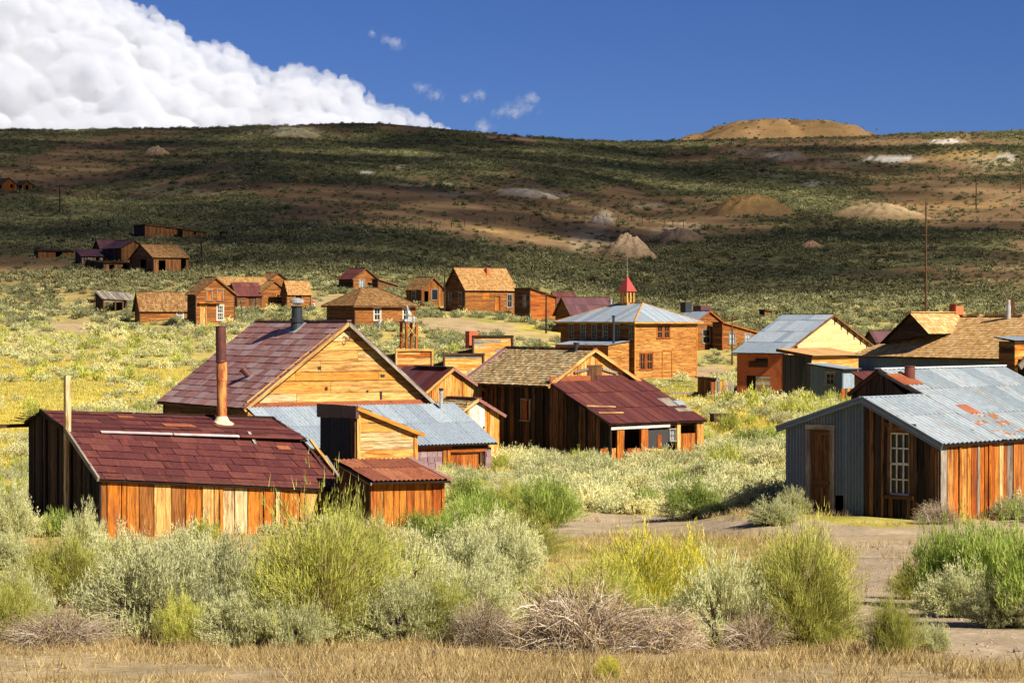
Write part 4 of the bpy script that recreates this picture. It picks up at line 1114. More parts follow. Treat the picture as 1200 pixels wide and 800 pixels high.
# ------------------------------------------------------------------ 4 big barn with the mauve roof
def big_barn():
    b = Bld('barn', 'large gabled barn with mauve red metal roof and golden boarded gable', 'barn', 290, 545, 104, 31)
    e1, pk, e2 = b.on_y(290, 470), b.on_y(405, 378), b.on_y(503, 473)
    W = e2.x; D = b.on_x(192, 470, 0).y
    zb = -.8
    eave = b.on_x(190, 470).z
    xr, zr, zl, zrr = pk.x, pk.z, e1.z, e2.z
    zm = (zl + zrr) / 2; zl = zrr = zm
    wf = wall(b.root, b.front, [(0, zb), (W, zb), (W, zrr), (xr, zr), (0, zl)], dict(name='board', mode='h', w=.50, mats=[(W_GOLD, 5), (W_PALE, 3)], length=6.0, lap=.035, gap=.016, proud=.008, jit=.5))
    wall(b.root, b.left, [(0, zb), (0, zl), (-D, zl), (-D, zb)], dict(name='board', mode='h', w=.30, mats=[(W_BROWN, 1)], length=3.0, lap=.015, gap=.01))
    plate(b.root, 'wall', right_of(W), [(0, zb), (D, zb), (D, zrr), (0, zrr)], W_BROWN)
    plate(b.root, 'wall', back_of(D), [(-W, zb), (0, zb), (0, zl), (-xr, zr), (-W, zrr)], W_BROWN)
    b.foot(0, W, 0, D)
    of, ob, oe = .38, .15, .30
    s = (zr - zl) / xr; s2 = (zr - zrr) / (W - xr)
    lift = .06
    sp = dict(ROOFPANEL, w=.78, h=.46, mats=[(M_MAUVE, 1)], lap=.02, warp=.012)
    rl, pl = roof(b.root, V((-oe, D + ob, zl - oe * s + lift)), V((-oe, -of, zl - oe * s + lift)), V((xr, -of, zr + lift)), V((xr, D + ob, zr + lift)), sp)
    roof(b.root, V((W + oe, -of, zrr - oe * s2 + lift)), V((W + oe, D + ob, zrr - oe * s2 + lift)), V((xr, D + ob, zr + lift)), V((xr, -of, zr + lift)), sp)
    # rake boards, ridge, eave
    beam_part(b.root, 'rake_board', V((-oe, -of + .02, zl - oe * s - .05)), V((xr, -of + .02, zr - .05)), .05, .16, W_PALE)
    beam_part(b.root, 'rake_board', V((W + oe, -of + .02, zrr - oe * s2 - .05)), V((xr, -of + .02, zr - .05)), .05, .16, W_GREY)
    beam_part(b.root, 'rake_board', V((.02, -.05, zl + .02)), V((xr - .05, -.05, zr - .10)), .04, .26, W_GOLD)
    beam_part(b.root, 'ridge_cap', V((xr, -of, zr + .10)), V((xr, D + ob, zr + .10)), .22, .04, M_MAUVE)
    beam_part(b.root, 'eave_board', V((-oe + .02, -of, zl - oe * s - .02)), V((-oe + .02, D + ob, zl - oe * s - .02)), .04, .10, W_DARK)
    beam_part(b.root, 'flashing_strip', V((-.2, -.09, b.on_y(395, 473).z)), V((W + .1, -.09, b.on_y(395, 473).z + .02)), .10, .22, M_RUST)
    beam_part(b.root, 'corner_board', V((-.03, D - .08, zb)), V((-.03, D - .08, zl)), .05, .14, W_DARK)
    # vent on the ridge
    P = b.on_plane(348, 384, (xr, 0, zr + lift), pl.N); m = 2706.0 / b.world(P).y; r = 7.6 / m
    f = pipe_part(b.root, 'roof_vent', P - V((0, 0, .1)), P + V((0, 0, 1)), [(0, r * 1.1), (8 / m, r * .92), (9 / m, r * 1.12), (13 / m, r * 1.12), (14 / m, r * .88), (26 / m, r * .80), (27 / m, r * .98), (28 / m, r * .98)], P_BLACK, 18)
    pipe_part(f, 'vent_cap', P, P + V((0, 0, 1)), [(27 / m, r * .65), (29 / m, r * .65), (29.2 / m, r * 1.12), (32.5 / m, r * 1.15), (33 / m, r * 1.0), (35 / m, r * .35)], M_PIPEGALV, 18)
    a = Acc(); u, v = pl.uv(P); prism(a, pl, [(u - .5, v - .45), (u + .45, v - .45), (u + .45, v + .4), (u - .5, v + .4)], .05, .02, .5, 'v'); a.obj('vent_flashing', M_SLATE, f)
    # small tilted pipe
    P = b.on_plane(293, 441, (xr, 0, zr + lift), pl.N)
    q = (pl.N + V((-.1, .55, .1))).normalized()
    pipe_part(b.root, 'tilted_pipe', P - q * .1, P + q, [(0, .17), (.55, .17), (.56, .21), (.62, .21)], M_PIPEDARK, 14)
    a = Acc(); u, v = pl.uv(P); prism(a, pl, [(u - .4, v - .28), (u + .3, v - .28), (u + .3, v + .1), (u - .4, v + .1)], .05, .015, .5, 'v'); a.obj('pipe_flashing', M_GALV, b.root)
    # hook at the peak, knot holes and a hinge strap on the gable
    a = Acc()
    for k in range(8):
        t0, t1 = math.pi * (-.9 + k * .22), math.pi * (-.9 + (k + 1) * .22)
        c = V((xr - .02, -.30, zr - .62)); a.beam(c + V((.09 * math.cos(t0), 0, .2 * math.sin(t0))), c + V((.09 * math.cos(t1), 0, .2 * math.sin(t1))), .03, .03)
    a.obj('hook', P_BLACK, b.root)
    for (px, py, w, h) in ((448, 440, .20, .12), (374, 431, .16, .14), (382, 455, .12, .14), (430, 458, .10, .08), (446, 463, .10, .36)):
        P = b.on_y(px, py); box_part(b.root, 'knot_hole' if h < .3 else 'hinge_strap', P.x - w / 2, P.x + w / 2, -.065, -.03, P.z - h / 2, P.z + h / 2, P_BLACK)
big_barn()

# ------------------------------------------------------------------ 5 iron roofed lean-to in front of the barn
def lean_to():
    b = Bld('lean_to_shed', 'lean to with pale corrugated iron roof and red brown plank door against the barn', 'shed', 462, 566, 96, 31)
    # front plane y=0 (pixel fitted), back at the barn gable
    fr = b.on_y(572, 517); W = fr.x
    x0 = b.on_y(352, 510).x
    D = 3.4; zt = fr.z + 0.05; zb = -.5
    back_z = b.on_y(505, 474, D).z
    pl = b.front
    o_door = [b.on_y(527, 531), b.on_y(562, 556)]
    du0, du1 = o_door[0].x, o_door[1].x; dv1 = o_door[0].z
    wu0 = b.on_y(489, 530).x; wu1 = b.on_y(519, 530).x; wv = b.on_y(505, 528).z
    ops = [(du0, du1, zb, dv1)]
    wall(b.root, pl, [(x0, zb), (wu0, zb), (wu0, zt), (x0, zt)], dict(name='plank', mode='v', w=.28, mats=[(W_DARK, 1)]), ())
    wall(b.root, pl, [(wu1, zb), (W, zb), (W, zt), (wu1, zt)], dict(name='board', mode='h', w=.3, mats=[(W_DARK, 3), (W_BROWN, 1)], length=1.2), ops)
    # block stone panel
    st = plate(b.root, 'stone_wall', pl, [(wu0, zb), (wu1, zb), (wu1, wv), (wu0, wv)], M_STONE, -.02, .06)
    clad(st, 'stone', pl, [(wu0, zb), (wu1, zb), (wu1, wv), (wu0, wv)], 'c', .42, .26, mats=[(M_STONE, 1)], thick=.06, gap=.03, proud=.03, off=.01, warp=.012)
    plate(b.root, 'wall', pl, [(wu0, wv), (wu1, wv), (wu1, zt), (wu0, zt)], P_INNER, -.03, .03)
    beam_part(b.root, 'lintel', V((wu0 - .1, -.06, wv + .12)), V((du0 + .05, -.06, wv + .12)), .05, .18, W_REDB)
    beam_part(b.root, 'lintel', V((du0, -.065, dv1 + .12)), V((W - .15, -.065, dv1 + .12)), .05, .16, W_REDB)
    beam_part(b.root, 'post', V((wu1 + .05, -.05, zb)), V((wu1 + .05, -.05, wv)), .16, .06, W_REDB)
    beam_part(b.root, 'post', V((wu1 + .26, -.05, zb)), V((wu1 + .26, -.05, wv)), .14, .06, W_ORANGE)
    door(b.root, pl, du0, du1, zb + .3, dv1, W_REDB, W_BROWN, 5)
    plr = right_of(W)
    sw = wall(b.root, plr, [(0, zb), (D, zb), (D, back_z), (0, zt)], None, backmat=M_STONE)
    pier = plate(b.root, 'stone_pier', pl, [(W - .16, zb), (W + .12, zb), (W + .12, zt - .3), (W - .16, zt - .3)], M_STONE, .0, .05)
    clad(pier, 'stone', pl, [(W - .18, zb), (W + .13, zb), (W + .13, zt - .3), (W - .18, zt - .3)], 'c', .33, .24, mats=[(M_STONE, 1)], thick=.08, gap=.03, proud=.04, off=.04, warp=.014)
    plate(b.root, 'wall', Pl((x0, 0, 0), (0, -1, 0), (0, 0, 1)), [(-D, zb), (0, zb), (0, zt), (-D, back_z)], W_DARK)
    b.foot(x0, W, 0, D)
    s = (back_z - zt) / D; o = .35
    xl_b = b.on_y(288, 474, D).x
    # slope in two sheets of rows; the left end is cut on the skew
    A, B_, C, E = V((x0 - .4, -o, zt - o * s + .03)), V((W + .28, -o, zt - o * s + .03)), V((W - .0 + .28, D, back_z + .03)), V((xl_b, D, back_z + .03))
    roof(b.root, A, B_, C, E, dict(kind='corr', name='corrugated_sheet', sw=.75, sh=2.0, mats=[(M_GALV, 1)], pitch=.17, amp=.028, lift=.012))
    # zinc pipe
    P = b.on_y(517, 481, D * .85); m = 2706.0 / b.world(P).y
    q = pipe_part(b.root, 'stovepipe', P - V((0, 0, .3)), P + V((0, 0, 1)), [(0, 2.2 / m), (.3 + 19 / m, 2.2 / m), (.3 + 20 / m, 2.7 / m), (.3 + 23 / m, 2.7 / m)], M_PIPEGALV, 12)
    pipe_part(q, 'pipe_cap', P, P + V((0, 0, 1)), [(23 / m, 1.5 / m), (24 / m, 2.9 / m), (26 / m, 2.9 / m), (26.4 / m, 1.5 / m)], P_BLACK, 12)
lean_to()

# ------------------------------------------------------------------ 6 and 7 two small gables right of the barn
def small_gable(label, A, yaw, eL, pk, eR, ridge_back, sid, rf, rake, d2=None, base=-.6):
    b = Bld('gabled_shed', label, 'shed', *A, yaw)
    e1, p, e2 = b.on_y(*eL), b.on_y(*pk), b.on_y(*eR)
    x0 = e1.x; W = e2.x; xr = p.x; z0 = (e1.z + e2.z) / 2; zr = p.z
    D = b.on_x(*ridge_back, xr).y if d2 is None else d2
    F_ = b.front
    wall(b.root, F_, [(x0, base), (W, base), (W, z0), (xr, zr), (x0, z0)], sid)
    plate(b.root, 'wall', Pl((x0, 0, 0), (0, -1, 0), (0, 0, 1)), [(-D, base), (0, base), (0, z0), (-D, z0)], W_BROWN)
    plate(b.root, 'wall', right_of(W), [(0, base), (D, base), (D, z0), (0, z0)], W_DARK)
    plate(b.root, 'wall', back_of(D), [(-W, base), (-x0, base), (-x0, z0), (-xr, zr), (-W, z0)], W_DARK)
    b.foot(x0, W, 0, D)
    s = (zr - z0) / (xr - x0); s2 = (zr - z0) / (W - xr); of, oe, l = .22, .22, .05
    r1, p1 = roof(b.root, V((x0 - oe, D, z0 - oe * s + l)), V((x0 - oe, -of, z0 - oe * s + l)), V((xr, -of, zr + l)), V((xr, D, zr + l)), rf)
    roof(b.root, V((W + oe, -of, z0 - oe * s2 + l)), V((W + oe, D, z0 - oe * s2 + l)), V((xr, D, zr + l)), V((xr, -of, zr + l)), rf)
    beam_part(b.root, 'rake_board', V((x0 - oe, -of - .01, z0 - oe * s)), V((xr, -of - .01, zr)), .04, .13, rake[0])
    beam_part(b.root, 'rake_board', V((W + oe, -of - .01, z0 - oe * s2)), V((xr, -of - .01, zr)), .04, .13, rake[1])
    b.x0, b.W, b.D, b.z0, b.zr, b.xr, b.p1 = x0, W, D, z0, zr, xr, p1
    return b
VB = dict(name='plank', mode='v', w=[.30, .24, .34, .14], mats=[(W_GOLD, 4), (W_PALE, 2), (W_ORANGE, 1.5)], gap=.012, proud=.03)
g1 = small_gable('gabled shed with plain maroon roof and golden plank gable right of the barn', (512, 543, 111), 36, (496, 458), (529, 432), (568, 462), (474, 430), VB,
                 dict(ROOFPANEL, w=.5, h=3.0, mats=[(M_DARKROOF, 1), (M_MAROON, 4)]), (W_PALE, M_MAUVE))
for x in (0.25, 0.6): box_part(g1.root, 'ridge_felt', g1.xr - .22, g1.xr + .22, g1.D * (x - .22), g1.D * (x + .12), g1.zr + .06, g1.zr + .11, M_TAR)
g2 = small_gable('small shingled gable shed with a white door beneath the maroon roofed gable', (543, 541, 104), 36, (533, 486), (558, 468), (585, 485), (523, 463), VB,
                 dict(name='shingle', mode='c', w=.5, h=.22, mats=[(W_SHINGLE, 1)], thick=.02, gap=.01, lap=.025, off=.0, joined=True), (W_PALE, M_MAUVE))
_a, _b = g2.on_y(549, 474), g2.on_y(567, 507)
door(g2.root, g2.front, _a.x, _b.x, _b.z - .6, _a.z, W_WHITE, W_GOLD, 3, recess=-.06)
for k in range(2): box_part(g2.root, 'ridge_cap', g2.xr - .20, g2.xr + .20, -.2 + k * g2.D * .5, g2.D * .5 * (k + 1) - .21, g2.zr + .05, g2.zr + .10, M_MAROON)

# ------------------------------------------------------------------ 8 shingled house with the maroon porch roof
def shingle_house():
    b = Bld('plank_house', 'shingle roofed plank house with a big maroon metal porch roof in front', 'house', 646, 540, 108, 36)
    e1, p, e2 = b.on_y(646, 447), b.on_y(694, 410), b.on_y(745, 446)
    W, xr = e2.x, p.x; z0 = (e1.z + e2.z) / 2; zr = p.z
    D = b.on_x(556, 450, 0).y + .6
    zb = -.8
    pv = b.on_y(655, 417).z
    wall(b.root, b.front, [(0, zb), (W, zb), (W, z0), (xr, zr), (0, z0)], dict(VB, w=[.28, .34, .22, .15]))
    wu = -b.on_x(612, 480).y, -b.on_x(621, 480).y
    wv = b.on_x(616, 492).z, b.on_x(616, 469).z
    op = [(-b.on_x(556, 520).y, -b.on_x(568, 520).y, zb, b.on_x(560, 512).z), (wu[0], wu[1], wv[0], wv[1])]
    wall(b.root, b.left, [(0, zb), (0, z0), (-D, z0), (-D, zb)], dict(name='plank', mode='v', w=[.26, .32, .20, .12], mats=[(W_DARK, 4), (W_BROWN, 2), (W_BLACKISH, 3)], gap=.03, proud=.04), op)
    w = window(b.root, b.left, *wu, *wv, 1, 1, W_GREY, .08, P_GLASS, cross=False)
    clad(w, 'boarded_panel', b.left, [(wu[0], wv[0]), (wu[1] - .25, wv[0]), (wu[1] - .25, wv[1]), (wu[0], wv[1])], 'v', .5, mats=[(W_REDB, 1)], off=-.01)
    plate(b.root, 'wall', right_of(W), [(0, zb), (D, zb), (D, z0), (0, z0)], W_BROWN)
    plate(b.root, 'wall', back_of(D), [(-W, zb), (0, zb), (0, z0), (-xr, zr), (-W, z0)], W_BROWN)
    s = (zr - z0) / xr; s2 = (zr - z0) / (W - xr); of, oe, l = .25, .38, .05
    rs = dict(name='shingle', mode='c', w=.20, h=.20, mats=[(W_SHINGLE, 5), (W_SHTAN, .5)], thick=.02, gap=.012, lap=.024, proud=.012, joined=True, warp=.008)
    r1, p1 = roof(b.root, V((-oe, D, z0 - oe * s + l)), V((-oe, -of, z0 - oe * s + l)), V((xr, -of, zr + l)), V((xr, D, zr + l)), rs)
    roof(b.root, V((W + oe, -of, z0 - oe * s2 + l)), V((W + oe, D, z0 - oe * s2 + l)), V((xr, D, zr + l)), V((xr, -of, zr + l)), rs)
    beam_part(b.root, 'rake_board', V((-oe, -of, z0 - oe * s)), V((xr, -of, zr)), .05, .15, W_PALE)
    beam_part(b.root, 'rake_board', V((W + oe, -of, z0 - oe * s2)), V((xr, -of, zr)), .05, .15, W_GOLD)
    beam_part(b.root, 'ridge_cap', V((xr, -of, zr + .09)), V((xr, D, zr + .09)), .26, .05, M_MAROON)
    beam_part(b.root, 'back_rake_flashing', V((-oe, D, z0 - oe * s + .09)), V((xr, D, zr + .09)), .36, .04, M_MAUVE)
    beam_part(b.root, 'eave_board', V((-oe, -of, z0 - oe * s + .0)), V((-oe, D, z0 - oe * s + .0)), .04, .08, W_DARK)
    # small black pipe on the roof with a shadowed flashing
    P = b.on_plane(675, 411, (xr, 0, zr + l), p1.N)
    pipe_part(b.root, 'stovepipe', P - V((0, 0, .1)), P + V((.05, 0, 1)), [(0, .12), (.42, .12), (.43, .15), (.50, .15)], P_BLACK, 12)
    # gable door and boarded shapes
    a, c = b.on_y(690, 430), b.on_y(703, 446)
    door(b.root, b.front, a.x, c.x, z0 - .5, a.z, M_STONE if False else W_BROWN, W_BROWN, 2, recess=-.05)
    for (q0, q1) in (((672, 436), (688, 432)), ((705, 432), (722, 437))):
        A, C = b.on_y(*q0), b.on_y(*q1); beam_part(b.root, 'loose_board', V((A.x, -.08, A.z)), V((C.x, -.08, C.z)), .04, .12, W_GREY)
    # porch
    L = -b.on_x(716, 496, -.15).y
    et = b.on_y(720, 497, -L).z; tz = b.on_y(640, 446, 0).z - .02
    xe = b.on_y(829, 494, -L).x
    xt = b.on_y(752, 446, 0).x
    A, B_, C, E = V((-.25, -L, et)), V((xe, -L, et + .02)), V((xt, -.02, tz)), V((-.25, -.02, tz))
    rp = dict(ROOFPANEL, w=.50, h=1.75, mats=[(M_MAROON, 1)], jit=.08, warp=.006, lap=.03, gap=.03)
    r2, p2 = roof(b.root, A, B_, C, E, rp)
    for f, m in ((.02, M_REDROOF), (.50, M_MAUVE)):
        Q = E.lerp(C, f); Q2 = E.lerp(C, f + .42); beam_part(b.root, 'flashing_strip', Q + V((0, -.06, .10)), Q2 + V((0, -.06, .10)), .05, .26, M_MAROON if m is M_MAUVE else M_RUST)
    for (q0, q1) in (((687, 477), (721, 478)), ((701, 485), (730, 485))):
        P, Q = b.on_plane(*q0, A, p2.N) + p2.N * .07, b.on_plane(*q1, A, p2.N) + p2.N * .07; beam_part(b.root, 'loose_board', P, Q, .09, .03, W_PALE, p2.N)
    for (c, w, h, m) in (((783, 472), .75, .9, W_GREY), ((795, 473), .6, .50, M_GALV), ((801, 481), .9, .35, W_GREY)):
        P = b.on_plane(*c, A, p2.N); u, v = p2.uv(P)
        q = Acc(); prism(q, p2, [(u - w / 2, v - h / 2), (u + w / 2, v - h / 2), (u + w / 2, v + h / 2), (u - w / 2, v + h / 2)], .06, .02, .6, 'v'); q.obj('patch_sheet', m, r2)
    # porch end wall on the left
    wall(b.root, Pl((-.1, 0, 0), (0, -1, 0), (0, 0, 1)), [(0, zb), (L - .1, zb), (L - .1, et), (0, tz - .05)], dict(name='plank', mode='v', w=[.20, .24, .12], mats=[(W_BROWN, 4), (W_DARK, 2), (W_BLACKISH, 1.5)], gap=.035, proud=.04))
    # porch front: posts, rails, tar panel, window
    y = -L + .25; F2 = Pl((0, y, 0), (1, 0, 0), (0, 0, 1))
    X = lambda px: b.on_y(px, 500, y).x
    Zp = lambda py: b.on_y(740, py, y).z
    for (p0, p1, m) in ((722, 730, W_ORANGE), (750, 758, W_REDB), (792, 796, W_GOLD), (815, 823, W_ORANGE)):
        x0, x1 = X(p0), X(p1); box_part(b.root, 'porch_post', x0, x1, y - .10, y + .05, zb, et - .04, m)
    beam_part(b.root, 'porch_beam', V((X(714), y - .13, Zp(501))), V((X(783), y - .13, Zp(500))), .05, .12, W_WHITE)
    beam_part(b.root, 'porch_beam', V((X(783), y - .06, Zp(499))), V((X(823), y - .06, Zp(498))), .05, .10, W_BROWN)
    for (p0, p1, t, m) in ((704, 722, 524, W_ORANGE), (735, 750, 525, W_REDB), (797, 816, 510, W_REDB)):
        clad(b.root, 'plank', F2, [(X(p0), zb), (X(p1), zb), (X(p1), Zp(t)), (X(p0), Zp(t))], 'v', .24, mats=[(m, 1)], gap=.012, proud=.02)
    plate(b.root, 'tar_paper_panel', F2, [(X(758) + .01, Zp(527)), (X(784), Zp(527)), (X(784), Zp(503)), (X(758) + .01, Zp(503))], M_TAR, 0, .02)
    clad(b.root, 'plank', F2, [(X(770), Zp(526)), (X(775), Zp(526)), (X(775), Zp(510)), (X(770), Zp(510))], 'v', .3, mats=[(W_REDB, 1)], off=.02)
    window(b.root, F2, X(785), X(791), Zp(518), Zp(505), 2, 2, W_GREY, .05, P_GLASSPALE)
    beam_part(b.root, 'rail', V((X(758), y - .08, Zp(527))), V((X(778), y - .08, Zp(529))), .05, .10, W_PALE)
    plate(b.root, 'wall', Pl((0, -.7, 0), (1, 0, 0), (0, 0, 1)), [(0, zb), (xe - .3, zb), (xe - .3, et), (0, et)], W_DARK)
    plate(b.root, 'wall', Pl((xe - .25, 0, 0), (0, 1, 0), (0, 0, 1)), [(-L + .2, zb), (0, zb), (0, et + .3), (-L + .2, et - .05)], W_BROWN)
    b.foot(-.1, max(W, xe), -L, D)
shingle_house()

# ------------------------------------------------------------------ 9 corrugated roofed shed, front right
def iron_shed():
    b = Bld('corrugated_shed', 'plank shed with large pale corrugated iron roof and a twelve pane window', 'shed', 1102, 616, 60, 45)
    fl = b.on_y(1102, 519); K = b.on_x(1013, 467); bl = b.on_x(921, 499)
    D = bl.y; zb = -.5; W = 9.0
    s = (K.z - fl.z) / K.y; s2 = (K.z - bl.z) / (D - K.y)
    A0 = V((0, 0, fl.z)); sl = V((0, 1, s)).normalized(); N = V((0, -s, 1)).normalized()
    # where the taller block begins, on the same slope
    q = b.on_plane(1072, 461, A0, N); pkp = b.on_plane(1035, 434, A0, N)
    x1 = (q.x + pkp.x) / 2; yr = pkp.y; zr = pkp.z
    # front planks
    wall(b.root, b.front, [(0, zb + .25), (W, zb + .25), (W, fl.z), (0, fl.z)], dict(name='plank', mode='v', w=[.30, .22, .12, .34, .16], mats=[(W_REDB, 5), (W_ORANGE, 4), (W_GREY, .5), (W_PALE, .3)], gap=.016, proud=.04))
    beam_part(b.root, 'foundation_beam', V((-.05, -.10, zb + .34)), V((2.3, -.12, zb + .30)), .25, .34, W_GREY)
    # window wall (planks) and corrugated half
    L = b.left
    wu0, wu1 = -b.on_x(1043, 540).y, -b.on_x(1066.5, 540).y
    wv0, wv1 = b.on_x(1055, 580).z, b.on_x(1055, 507).z
    wall(b.root, L, [(0, zb), (0, fl.z), (-K.y, K.z), (-K.y, zb)], dict(name='plank', mode='v', w=[.20, .10, .17, .11, .24], mats=[(W_DARK, 3), (W_BROWN, 3), (W_BLACKISH, 2)], gap=.028, proud=.05), [(wu0, wu1, wv0, wv1)])
    window(b.root, L, wu0, wu1, wv0, wv1, 3, 4, W_BROWN, .12, P_GLASS, bars=.036, each=True, proud=.05, smat=W_WHITE)
    h = Acc(); h.box(L.p((wu0 + wu1) / 2, wv1 + .20, .035), (L.U * ((wu1 - wu0) / 2 + .20), L.V * .05, L.N * .03)); h.obj('window_hood', W_BROWN, b.root)
    du0, du1 = -b.on_x(950, 550).y, -b.on_x(974, 550).y
    dv1 = b.on_x(962, 503).z
    ho = (-b.on_x(975.5, 600).y, -b.on_x(989, 600).y, zb, b.on_x(982, 580).z)
    wall(b.root, L, [(-K.y - .01, zb), (-K.y - .01, K.z), (-D, bl.z), (-D, zb)], dict(kind='corr', name='corrugated_sheet', sw=.72, sh=9, mats=[(M_BLUEGREY, 1)], pitch=.105, amp=.020, lift=0), [(du0 - .08, du1 + .08, zb, dv1 + .08), ho])
    door(b.root, L, du0, du1, zb + .25, dv1, W_BROWN, W_GREY, panel=True, fw=.13, recess=.06)
    # walls out of sight
    plate(b.root, 'wall', back_of(D), [(-W, zb), (0, zb), (0, bl.z), (-W, bl.z)], W_BROWN)
    plate(b.root, 'wall', right_of(W), [(0, zb), (D, zb), (D, bl.z), (yr, zr), (0, fl.z)], W_BROWN)
    b.foot(0, W, 0, D)
    # roof of the low part, left of the tall block
    o, oe, l = .16, .16, .03
    gs = dict(kind='corr', name='corrugated_sheet', sw=.76, sh=1.55, mats=[(M_GALVDULL, 1)], pitch=.21, amp=.026, lift=.014)
    E = lambda x, y: V((x, y, fl.z + s * y + l))
    gs1 = dict(gs)
    roof(b.root, E(-oe, -o), E(x1, -o), E(x1, K.y), E(-oe, K.y), gs1)
    roof(b.root, E(x1 + .0, -o), E(W, -o), E(W, yr), E(x1 + .0, yr), gs)
    # north slopes
    roof(b.root, V((x1, D + .2, bl.z - .2 * s2 + l)), V((-oe, D + .2, bl.z - .2 * s2 + l)), V((-oe, K.y, K.z + l)), V((x1, K.y, K.z + l)), gs1)
    s3 = s
    nb = b.on_x(999, 459, x1); nb = V((x1, yr + (nb.y - yr) * 1.15, zr + (nb.z - zr) * 1.15))
    roof(b.root, V((W, nb.y, nb.z + l)), V((x1, nb.y, nb.z + l)), V((x1, yr, zr + l)), V((W, yr, zr + l)), gs1)
    # gable of the taller block, above the low roof
    G = Pl((x1 + .06, 0, 0), (0, -1, 0), (0, 0, 1))
    wall(b.root, G, [(-K.y + .1, K.z - .5), (-yr, zr - .05), (-nb.y + .05, nb.z - .05), (-nb.y + .05, K.z - .5)], dict(name='plank', mode='v', w=[.24, .18], mats=[(W_DARK, 4), (W_BROWN, 1)], gap=.016, proud=.03))
    plate(b.root, 'wall', Pl((0, nb.y - .1, 0), (-1, 0, 0), (0, 0, 1)), [(-W, zb), (-x1, zb), (-x1, nb.z - .05), (-W, nb.z - .05)], W_BROWN)
    b.foot(x1, W, D, max(D, nb.y))
    beam_part(b.root, 'rake_board', E(x1 - .02, yr) + V((0, 0, -.02)), E(x1 - .02, K.y - .2) + V((0, 0, -.02)), .05, .13, W_GREY)
    beam_part(b.root, 'rake_board', V((x1 - .02, yr, zr)), V((x1 - .02, nb.y, nb.z)), .05, .12, W_BROWN)
    beam_part(b.root, 'ridge_cap', V((x1 - .05, yr, zr + .06)), V((W, yr, zr + .06)), .24, .03, M_WHITEMETAL)
    # folded iron along the verge
    beam_part(b.root, 'verge_flashing', E(-oe - .01, K.y) + V((0, 0, -.05)), E(-oe - .01, -o) + V((0, 0, -.05)), .03, .20, M_BLUEGREY)
    beam_part(b.root, 'verge_flashing', V((-oe - .012, K.y, K.z - .02)), V((-oe - .012, D + .2, bl.z - .2 * s2 - .02)), .03, .18, M_BLUEGREY)
    beam_part(b.root, 'ridge_cap', V((-oe, K.y, K.z + .05)), V((x1, K.y, K.z + .05)), .16, .025, M_GALV)
    # short rusty pipe on a rusty plate, and the red patch
    rp = Pl(E(0, 0), (1, 0, 0), (0, 1, s))
    for (c, w, h_, m) in (((1060, 446), .95, .70, M_RUST), ((1134, 481), .55, .52, M_REDROOF)):
        P = b.on_plane(*c, E(0, 0), rp.N); u, v = rp.uv(P)
        a = Acc(); prism(a, rp, [(u - w / 2, v - h_ / 2), (u + w / 2, v - h_ / 2), (u + w / 2, v + h_ / 2), (u - w / 2, v + h_ / 2)], .06, .012, .5, 'v'); a.obj('patch_sheet', m if m is not M_REDROOF else M_RUSTCOR, b.root)
    for (px, py, w, h_) in ((1146, 487, .5, .26), (1150, 497, .6, .26), (1166, 489, .5, .30), (1176, 497, .6, .26), (1172, 508, .55, .28), (1186, 512, .7, .24), (1192, 505, .4, .2)):
        P = b.on_plane(px, py, E(0, 0), rp.N); u, v = rp.uv(P)
        corr(b.root, 'rusted_sheet', rp, [(u - w / 2, v - h_ / 2), (u + w / 2, v - h_ / 2), (u + w / 2, v + h_ / 2), (u - w / 2, v + h_ / 2)], 9, 9, [(M_GALVRUST, 1)], pitch=.21, amp=.026, off=.034, lift=.006)
    P = b.on_plane(1066, 444, E(0, 0), rp.N)
    pipe_part(b.root, 'stovepipe', P - V((0, 0, .1)), P + V((0, 0, 1)), [(0, .15), (.44, .15), (.445, .165), (.47, .165)], M_PIPEDARK, 16)
    for (px, py) in ((1136, 505),):
        P = b.on_plane(px, py, E(0, 0), rp.N) + rp.N * .04; beam_part(b.root, 'torn_edge', P, P + V((.16, 0, 0)), .05, .012, P_BLACK)
iron_shed()

# ------------------------------------------------------------------ houses farther back
HB_H = lambda m, w=.16, n='siding': dict(name=n, mode='h', w=w, mats=[(m, 1)] if not isinstance(m, list) else m, lap=.018, gap=.004, proud=.006, length=4.0, joined=True, jit=.5)
HB_V = lambda m, w=.28, n='plank', j=False: dict(name=n, mode='v', w=w, mats=[(m, 1)] if not isinstance(m, list) else m, gap=.02, proud=.03, joined=j)
SHING = lambda m, s=.28: dict(name='shingle', mode='c', w=s, h=s, mats=[(m, 1)], thick=.025, gap=.02, lap=.03, proud=.015, joined=True)
SHEET = lambda m, w=.8, h=1.6: dict(name='roof_sheet', mode='c', w=w, h=h, mats=[(m, 1)], thick=.01, gap=.015, lap=.03, proud=.012, joined=True)
SEAM = lambda m, w=.55: dict(name='roof_seam_panel', mode='v', w=w, mats=[(m, 1)], thick=.02, gap=.03, proud=.02, joined=True, jit=.05)
